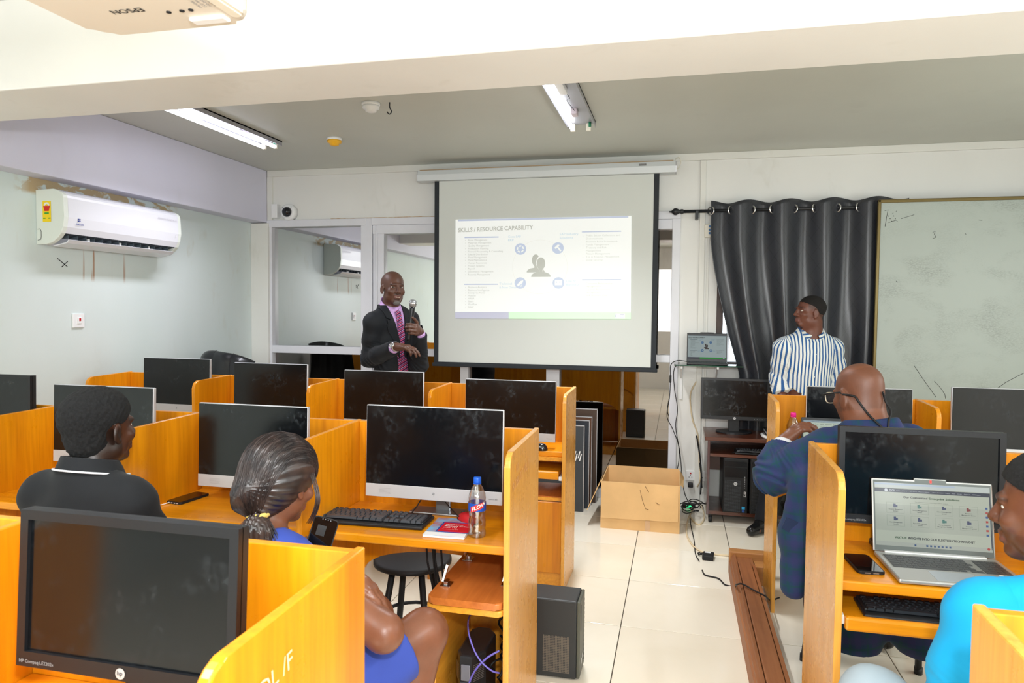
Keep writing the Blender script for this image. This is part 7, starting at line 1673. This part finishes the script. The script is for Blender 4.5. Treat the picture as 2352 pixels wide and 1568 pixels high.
# ================================================================== the young man in the black polo
def young():
    t = person('young man with short afro hair in a black polo, seen from behind', -1.62, 1.68)
    Y0 = 1.80; hc = A(233, 983, Y0); ah = math.radians(80); Rh = Rz(ah-PI/2) @ Rx(.04)
    s = .98
    J = dict(neck=np.array([hc[0]-.01, hc[1]-.045, hc[2]-.150]), pelvis=np.array([hc[0]-.02, Y0-.06, .50]))
    J['shL'] = A(140, 1142, Y0-.03); J['shR'] = A(318, 1160, Y0-.04)
    J['shL'] = J['neck']+np.array([-.150, .0, -.060]); J['shR'] = J['neck']+np.array([.150, .0, -.062])
    J['elL'] = J['shL']+np.array([-.03, .10, -.26]); J['elR'] = J['shR']+np.array([.04, .09, -.27]); J['wrL'] = J['elL']+np.array([.08, .22, -.02]); J['wrR'] = J['elR']+np.array([-.08, .22, -.02])
    for S, q in (('R', 1), ('L', -1)): J['hip'+S] = J['pelvis']+np.array([q*.09, .03, -.03]); J['kn'+S] = J['pelvis']+np.array([q*.12, .45, -.0]); J['an'+S] = np.array([J['kn'+S][0], J['kn'+S][1]+.02, .09])
    b = Body(); Rt, at_ = torso(b, J, .98); head(b, hc, Rh, s, neck_to=J['neck']-np.array([0, 0, .03]), neck_r=.056)
    for S in 'RL': arm(b, J, S); leg(b, J, S); foot(b, J['an'+S], (0, 1, 0)); hand(b, J['wr'+S], (0, 1, -.1), (0, 0, -1), 1 if S == 'R' else -1, (.3,)*4)
    fade = lambda x, y, q: np.clip((.05-y)/.03, 0, 1)*np.clip((q+.115)/.03, 0, 1)*np.clip((.02-q)/.02, 0, 1)*.75*(np.abs(x) > .0)
    lo, hi = b.bbox(); sdf_obj('body', b.d, lo, hi, .0040, skin_mat('deep_brown_skin', hx('4B2D20'), hx('5E3A34'), hx('15110F'), rough=.35), t, zone_head(hc, Rh, s, lambda x, y, q: np.where((y < .02) & (q < .03), fade(x, y, q), 0)))
    eyes(t, hc, Rh, s)
    hb = Body(); hb.ell(hc+Rh @ np.array([0, -.020, .046])*s, np.array([.086, .110, .090])*s, Rh, .02); hb.ell(hc+Rh @ np.array([0, -.052, -.030])*s, np.array([.064, .058, .060])*s, Rh, .03)
    rs = np.random.RandomState(5); fr_ = rs.uniform(-1, 1, (14, 3))*420; ph_ = rs.uniform(0, 6, 14)
    def hair(P):
        l = ((P-hc) @ Rh)/s; d = hb.d(P)
        n_ = sum(np.sin(P @ fr_[i]+ph_[i]) for i in range(14))/14; d = d+.0042*n_
        cut = np.maximum(-.085-l[:, 2], np.where(l[:, 1] > -.012, (.016-l[:, 2])+np.clip(l[:, 1]-.02, 0, .2)*.75, -.085-l[:, 2])); cut = np.maximum(cut, l[:, 1]-.083)
        ear = .034-np.sqrt((np.abs(l[:, 0])-.080)**2*.6+(l[:, 1]+.004)**2+(l[:, 2]+.012)**2); return np.maximum(np.maximum(d, cut), ear)
    lo, hi = hb.bbox(.02); sdf_obj('hair', hair, lo, hi, .0028, mat('afro_hair', hx('17181A'), .95, noise=.5, nscale=160, bump=.9, bscale=600, noise_col=hx('060606')), t)
    sh = Body(); torso(sh, J, 1.0, 1.05); nk = J['neck']
    for S in 'RL': arm(sh, J, S, (.062, .056, .05, .04), .03)
    sh.cap(nk+Rt @ np.array([0, .012, .050]), nk-np.array([0, 0, .04]), .062, .080, .03)
    def polo(P):
        l = (P-nk) @ Rt; d = sh.d(P, .010)+wrink(P, .003)
        d = neckline(d, l, .040, .4, .09, -.02); d = np.maximum(d, .42-P[:, 2])
        for S in 'RL': a_ = J['sh'+S]; u = nv(J['el'+S]-a_); w_ = (P-a_) @ u; d = np.where(seg(P, a_, J['el'+S]) < .10, np.maximum(d, w_-.22), d); d = np.maximum(d, .075-seg(P, J['el'+S], J['wr'+S])) if False else d
        return d
    lo, hi = sh.bbox(.03); pm = fabric('black_polo', hx('1E2023'), .85, .3, 700, .4); sdf_obj('polo_shirt', polo, lo, hi, .005, pm, t)
    # turned-down collar with white piping
    cf, ce = collar_band(nk, Rt, .062, .100, .066, .022, .22)
    sdf_obj('collar', lambda P: np.maximum(cf(P), ((P-nk) @ Rt)[:, 1]-.062), nk-.17, nk+.17, .0032, pm, t)
    MB().tube(spline([tuple(ce(-PI/2+(i-14)/14*2.6, .024, .003)) for i in range(29)], 2), .0030, 7).build('collar_piping', fabric('white_piping', hx('E6E8EE'), .7), t)
    tr = Body(); tr.ell(J['pelvis'], (.16, .14, .10), None, .05)
    for S in 'RL': leg(tr, J, S, (.09, .075, .068, .06), .04)
    lo, hi = tr.bbox(.03); sdf_obj('trousers', lambda P: np.maximum(tr.d(P, .006), .07-P[:, 2]), lo, hi, .009, fabric('dark_jeans', hx('20242E')), t)
    for S in 'RL': shoe(t, J['an'+S], (0, 1, 0), mat('black_shoe', hx('141414'), .2))
    x, y = float(J['pelvis'][0]), float(J['pelvis'][1])
    stool(x, y+.02, 'black stool under the young man in the polo', .17, .40, None)
young()

# ================================================================== the woman with the ponytail
def strands(fnp, n, seed, r, name, m, t, steps=17, label=None):
    rs = random.Random(seed); g = MB()
    for i in range(n): g.tube([Vector(tuple(p)) for p in fnp(rs, steps)], r, 3, cap=False)
    o = g.build(name, m, t, label); o['kind'] = 'stuff'; return o
def woman():
    t = person('woman with a dark ponytail and a royal blue dress looking at her phone', -1.12, 1.72)
    Y0 = 1.78; hc = A(654, 1104, Y0); ah = math.radians(74); Rh = Rz(ah-PI/2) @ Rx(-.30); s = .95
    J = dict(neck=np.array([hc[0]-.03, hc[1]-.075, hc[2]-.150]), pelvis=np.array([-1.02, 1.60, .50])); nk = J['neck']
    J['shL'] = nk+np.array([-.150, .02, -.070]); J['shR'] = nk+np.array([.150, -.03, -.075])
    J['elR'] = A(882, 1452, 1.66); J['shR'] = J['shR']
    ph = A(734, 1246, 1.86)
    cdir = nv(CAM-ph); upv = nv(np.array([.30, .1, 1])-cdir*np.dot(cdir, [.30, .1, 1])*.8); rgt = np.cross(upv, cdir)
    J['wrR'] = ph+rgt*.060-upv*.105-cdir*.040; J['elL'] = J['shL']+np.array([.02, .12, -.24]); J['wrL'] = np.array([-.93, 1.78, .66])
    J['hipR'] = J['pelvis']+np.array([.09, .02, -.02]); J['hipL'] = J['pelvis']+np.array([-.09, .04, -.02]); J['knR'] = A(975, 1452, 1.92); J['knL'] = J['knR']+np.array([-.20, .06, .0]); J['anR'] = np.array([J['knR'][0]-.06, J['knR'][1]-.14, .10]); J['anL'] = J['anR']+np.array([-.2, .05, 0])
    b = Body(); Rt, at_ = torso(b, J, .92, .95, bust=1); head(b, hc, Rh, s, neck_to=nk-np.array([0, 0, .02]), neck_r=.048, jaw=.92, brow=.8)
    for S in 'RL': arm(b, J, S, (.054, .048, .040, .024)); leg(b, J, S, (.088, .066, .055, .035))
    for S in 'RL': foot(b, J['an'+S], (.3, 1, 0))
    tR = hand(b, J['wrR'], nv(upv*.85-rgt*.55), cdir, -1, (.02, .02, .02, .05), (-.1, -.3), .86)
    th = [ph+rgt*.062-upv*.075-cdir*.005, ph+rgt*.044-upv*.050+cdir*.012, ph+rgt*.018-upv*.022+cdir*.014]; b.cap(th[0], th[1], .0125, .0105, .01).cap(th[1], th[2], .0105, .0080, .006); tR = tR[:0]+[(th[2], nv(th[2]-th[1]))]
    tL = hand(b, A(808, 1322, 1.72), np.array([.85, -.05, -.42]), np.array([.1, -.2, -1]), -1, (.25, .25, .3, .3), (.3, .1), .86)[:2]
    b.cap(J['wrL']+np.array([-.10, -.05, .0]), A(808, 1322, 1.72), .027, .024, .02)
    nails = [(p+v*.001, v) for p, v in tR+tL]
    lo, hi = b.bbox(); sdf_obj('body', b.d, lo, hi, .0040, skin_mat('brown_skin', hx('7E4F39'), hx('7A4440'), hx('15110F'), rough=.36), t, zone_head(hc, Rh, s, None, nails=nails))
    eyes(t, hc, Rh, s, (0, -.4))
    # hair: a full wig swept back into a low ponytail
    def Wh(p): return hc+Rh @ (np.asarray(p, float))
    hb = Body(); hb.ell(Wh((0, -.030, .038)), (.100, .108, .096), Rh, .03); hb.ell(Wh((0, -.066, -.030)), (.083, .064, .074), Rh, .05)
    tie_p = Wh((-.018, -.135, -.088)); tie_p = A(593, 1178, Y0-.125)
    hb.cap(Wh((0, -.10, -.06)), tie_p, .055, .020, .04)
    def hair(P):
        l = (P-hc) @ Rh; d = hb.d(P); a = np.arctan2(l[:, 0], l[:, 2]+.03); d = d+.0012*np.sin(a*31+l[:, 1]*38+3*np.sin(l[:, 2]*30))
        face = np.maximum(-(l[:, 1]-.066+.35*np.clip(l[:, 2]-.05, -.2, .1)), l[:, 2]-.075); ear = .012-np.sqrt((np.abs(l[:, 0])-.085)**2*.25+(l[:, 1]-.02)**2+(l[:, 2]+.035)**2)
        cutb = np.maximum(l[:, 1]-.02, 0)*0; low = np.where(l[:, 1] > .01, -.062-l[:, 2], -1); return np.maximum(np.maximum(np.maximum(d, -face), ear), low)
    hm = bpy.data.materials.new('glossy_dark_hair'); hm.use_nodes = True; nt = hm.node_tree; bb = nt.nodes['Principled BSDF']
    nt.links.new(mixc(nt, ramp(nt, [(.35, (0, 0, 0)), (.7, (1, 1, 1))], noise(nt, 26, (1, 1, 1), 4, world=True)), hx('1C1618'), hx('41312C')), bb.inputs['Base Color']); bb.inputs['Roughness'].default_value = .36; bb.inputs['Anisotropic'].default_value = .5; bb.inputs['Specular IOR Level'].default_value = .7
    lo, hi = hb.bbox(.03); ho = sdf_obj('hair', hair, lo, hi, .0033, hm, t)
    def st(rs, n):      # strands from the parting down over the back of the head to the tie
        x0 = rs.uniform(-1, 1); yy = rs.uniform(.02, .085); a = x0*1.75; k = rs.uniform(.96, 1.035); out = []
        for i in range(n):
            u = i/(n-1); th_ = math.radians(62-215*u*rs.uniform(.99, 1.0))      # sweep front to nape in the head's median direction
            y = math.sin(th_)*.122-.034; z = math.cos(th_)*.108+.040; w_ = math.sin(a)*.112*math.cos(max(-1.3, min(1.3, (u-.42)*1.9))); zz = z*(1-.35*abs(x0)**2)-.05*abs(x0)**2*(1-u)
            p = np.array([w_*k+.002*math.sin(u*19+x0*40), y*(1-.25*abs(x0))*k, zz*k]); p = Wh(p); q = max(0, (u-.62)/.38)**1.5; p = p*(1-q)+tie_p*q; out.append(p)
        return out
    # keep strands on the hair surface
    def st2(rs, n):
        pts = np.array(st(rs, n)); k_ = rs.uniform(0, 6); c0 = Wh((0, -.035, .02))
        for i in range(n-1):
            v = nv(pts[i]-c0); lo_, hi_ = .02, .2
            for _ in range(7):
                m = (lo_+hi_)/2
                if hb.d((c0+v*m)[None])[0] < 0: lo_ = m
                else: hi_ = m
            pts[i] = c0+v*(lo_+rs.uniform(-.0004, .0026)+.0016*math.sin(i*.6+k_))
        return pts
    strands(st2, 520, 4, .00055, 'hair_strands', hm, ho)
    tail_end = A(607, 1262, Y0-.135)
    pb = Body(); pb.chain([tie_p, tie_p*.55+tail_end*.45+np.array([-.004, -.014, 0]), tail_end, tail_end+np.array([.012, .01, -.06])], [.017, .034, .030, .012], .03)
    lo, hi = pb.bbox(.02); sdf_obj('ponytail', lambda P: pb.d(P)+.0018*np.sin(P[:, 0]*520)+.0012*np.sin(P[:, 1]*610), lo, hi, .0033, hm, t)
    def pt(rs, n):
        a = rs.uniform(0, 6.28); k = rs.uniform(.7, 1.15); out = []
        for i in range(n):
            u = i/(n-1); c_ = tie_p*(1-u)+(tail_end+np.array([.01, .0, -.05]))*u; r_ = (.016+.030*math.sin(min(1, u*1.2)*PI*.75))*k; out.append(c_+np.array([math.cos(a)*r_, math.sin(a)*r_*.8-.008*math.sin(u*PI), 0]))
        return out
    strands(pt, 140, 9, .0008, 'ponytail_strands', hm, ho)
    MB().tube([Vector(tuple(tie_p))+Vector((.026*math.cos(a), .021*math.sin(a), -.006+.004*math.cos(a)+.0015*math.sin(9*a))) for a in [2*PI*i/30 for i in range(30)]], .0075, 8, closed=True).build('hair_tie', fabric('yellow_scrunchie', hx('D9BE6A'), .8), ho)
    lk = [A(716, 1085, Y0-.02), A(727, 1125, Y0-.03), A(729, 1152, Y0-.035), A(722, 1178, Y0-.035), A(708, 1202, Y0-.035)]
    g = MB()
    for k in range(7): g.tube(spline([tuple(p+np.array([.0022*k-.006, .001*(k % 3), .0])) for p in lk], 4), [.0012*math.sin(PI*(i+1)/18)+.0003 for i in range(17)] , 5)
    g.build('side_lock', hm, ho)
    # dress
    db = Body(); torso(db, J, .97, 1.0, bust=1)
    for S in 'RL': db.cap(J['sh'+S], J['sh'+S]*.7+J['el'+S]*.3, .058, .055, .02)
    db.cap(J['hipR'], J['knR'], .104, .080, .05); db.cap(J['hipL'], J['knL'], .104, .080, .05); db.cap((J['hipR']+J['hipL'])/2, (J['knR']+J['knL'])/2, .09, .07, .05)
    db.cap(nk+np.array([0, 0, .012]), nk-np.array([0, 0, .04]), .060, .075, .03)
    def dress(P):
        l = (P-nk) @ Rt; d = db.d(P, .006)+wrink(P, .002); d = np.maximum(d, l[:, 2]-.022+.9*np.clip(l[:, 1], 0, .2)-.0)
        u = nv(J['knR']-J['hipR']); w_ = (P-J['knR']) @ u; d = np.maximum(d, w_+.085); return d
    lo, hi = db.bbox(.03); sdf_obj('dress', dress, lo, hi, .005, fabric('royal_blue_dress', hx('3A4FA8'), .7, .2, 900, .3), t)
    g = MB()
    for S in 'L': shoe(t, J['anL'], (.3, 1, 0), mat('black_shoe', hx('141414'), .2))
    shoe(t, J['anR'], (.3, 1, 0), mat('black_shoe', hx('141414'), .2))
    # phone in her hand
    M_ = frame(tuple(ph), tuple(np.cross(upv, cdir)), tuple(upv))
    pt_, _ = phone(0, 0, 0, 0, 'smartphone in the hand of the woman with the ponytail', .074, .148, M=M_ @ Matrix.Translation((0, 0, -.005)))
    g = MB(); Ms = M_ @ Matrix.Translation((0, 0, .0053)); rect(g, -.02, .006, .02, .05, Ms); rect(g, -.012, .024, -.05, -.046, Ms); disc(g, -.024, -.02, .004, Ms, r2=.003); g.build('screen_content', em('phone_ui', '2A2F33', .6), pt_)
    g = MB(); Mt = M_ @ Matrix.Translation((0, 0, .0053))
    for k in range(4): disc(g, -.012+k*.008, .068, .0014, Mt, n=8)
    g.build('camera_dots', em('phone_dots', 'A0A8AC', .8), pt_)
    c = thing('chair', 'dark padded chair under the woman in the blue dress', 'chair', (-1.02, 1.60, 0))
    MB().prism(rounded(-1.26, -.80, 1.36, 1.86, .08), 'z', .365, .415, bev=.022).build('seat', fabric('dark_green_cushion', hx('2B302A'), .8), c)
    for x in (-1.22, -.84):
        for y in (1.40, 1.80): MB().tube([(x, y, .37), (x, y, .01)], .014, 10).build('leg', BLK, c)
woman()

# ================================================================== the person in the cyan shirt at the right edge
def cyan():
    t = person('person in a bright cyan shirt cut off by the right edge of the photo', .82, 1.55)
    Y0 = 1.70; hc = A(2412, 1172, Y0); ah = math.radians(142); Rh = Rz(ah-PI/2) @ Rx(-.06); s = 1.0
    nk = np.array([hc[0]+.055, hc[1]-.075, hc[2]-.150]); J = dict(neck=nk, pelvis=np.array([nk[0]+.02, Y0-.22, .48]))
    J['shL'] = A(2178, 1420, 1.50); J['shR'] = nk+np.array([.17, .02, -.07]); J['elL'] = A(2160, 1600, 1.50); J['wrL'] = J['elL']+np.array([.02, .22, -.06]); J['elR'] = J['shR']+np.array([.04, .1, -.26]); J['wrR'] = J['elR']+np.array([-.1, .2, 0])
    J['shL'] = nk+np.array([-.185, .03, -.075])
    J['elL'] = J['shL']+np.array([-.045, .02, -.265]); J['wrL'] = J['elL']+np.array([.12, .20, -.02])
    J['hipL'] = J['pelvis']+np.array([-.09, .03, -.02]); J['hipR'] = J['pelvis']+np.array([.09, .03, -.02]); J['knL'] = A(2010, 1612, 1.92); J['knR'] = J['pelvis']+np.array([.14, .45, -.02])
    for S in 'LR': J['an'+S] = np.array([J['kn'+S][0], J['kn'+S][1]-.02, .09])
    b = Body(); Rt, at_ = torso(b, J, 1.0); head(b, hc, Rh, s, neck_to=nk-np.array([0, 0, .02]), neck_r=.058)
    for S in 'RL': arm(b, J, S); leg(b, J, S); foot(b, J['an'+S], (0, 1, 0)); hand(b, J['wr'+S], (0, 1, -.1), (0, 0, -1), 1 if S == 'R' else -1, (.3,)*4)
    lo, hi = b.bbox(); sdf_obj('body', b.d, lo, hi, .0040, skin_mat('umber_skin', hx('6A412E'), hx('6E4238'), hx('15110F'), rough=.33), t, zone_head(hc, Rh, s, lambda x, y, q: ((q < -.05) & (y > .0))*.25))
    eyes(t, hc, Rh, s, (0, -.2))
    hb = Body(); hb.ell(hc+Rh @ np.array([0, -.020, .044]), (.086, .108, .092), Rh, .02)
    def hair(P):
        l = (P-hc) @ Rh; d = hb.d(P)+.0015*np.sin(P[:, 0]*700)*np.sin(P[:, 1]*650+P[:, 2]*600); cut = .030-l[:, 2]+np.clip(l[:, 1]+.02, -.10, .2)*.38; return np.maximum(d, np.maximum(cut, -.07-l[:, 2]))
    lo, hi = hb.bbox(.02); sdf_obj('hair', hair, lo, hi, .0035, mat('afro_hair', hx('17181A'), .95), t)
    ear = hc+Rh @ np.array([-.088, .006, -.022]); q = Body().ell(ear, (.008, .008, .010), None, .01).cap(ear, ear+np.array([-.006, -.004, -.022]), .004, .0035, .006)
    lo, hi = q.bbox(.01); sdf_obj('earbud', q.d, lo, hi, .002, WHT, t)
    sh = Body(); torso(sh, J, 1.06, 1.10)
    for S in 'RL': arm(sh, J, S, (.070, .064, .060, .05), .03)
    sh.cap(nk+Rt @ np.array([0, -.0, .035]), nk-np.array([0, 0, .04]), .066, .085, .03)
    def shirt(P):
        l = (P-nk) @ Rt; d = sh.d(P, .010)+wrink(P, .004)
        for S in 'RL': d = d+folds(P, J, S, .006)
        d = neckline(d, l, .045, .5, .09, -.02); d = np.maximum(d, .42-P[:, 2])
        seam = np.abs(l[:, 0]*np.sign(l[:, 0])-.155-.15*l[:, 2]); return d+.003*np.exp(-(seam/.003)**2)
    lo, hi = sh.bbox(.04); sdf_obj('shirt', shirt, lo, hi, .005, fabric('cyan_shirt', hx('12A4DE'), .75, .2, 700, .3), t)
    tr = Body(); tr.ell(J['pelvis'], (.16, .14, .10), None, .05)
    for S in 'RL': leg(tr, J, S, (.09, .075, .068, .06), .04)
    lo, hi = tr.bbox(.03); sdf_obj('jeans', lambda P: np.maximum(tr.d(P, .008)+wrink(P, .003), .07-P[:, 2]), lo, hi, .007, fabric('pale_denim', hx('A9BAC6'), .8), t)
    for S in 'RL': shoe(t, J['an'+S], (0, 1, 0), mat('black_shoe', hx('141414'), .2))
    x, y = float(J['pelvis'][0]), float(J['pelvis'][1]); stool(x, y+.02, 'black stool under the person in cyan', .17, .39, None)
cyan()
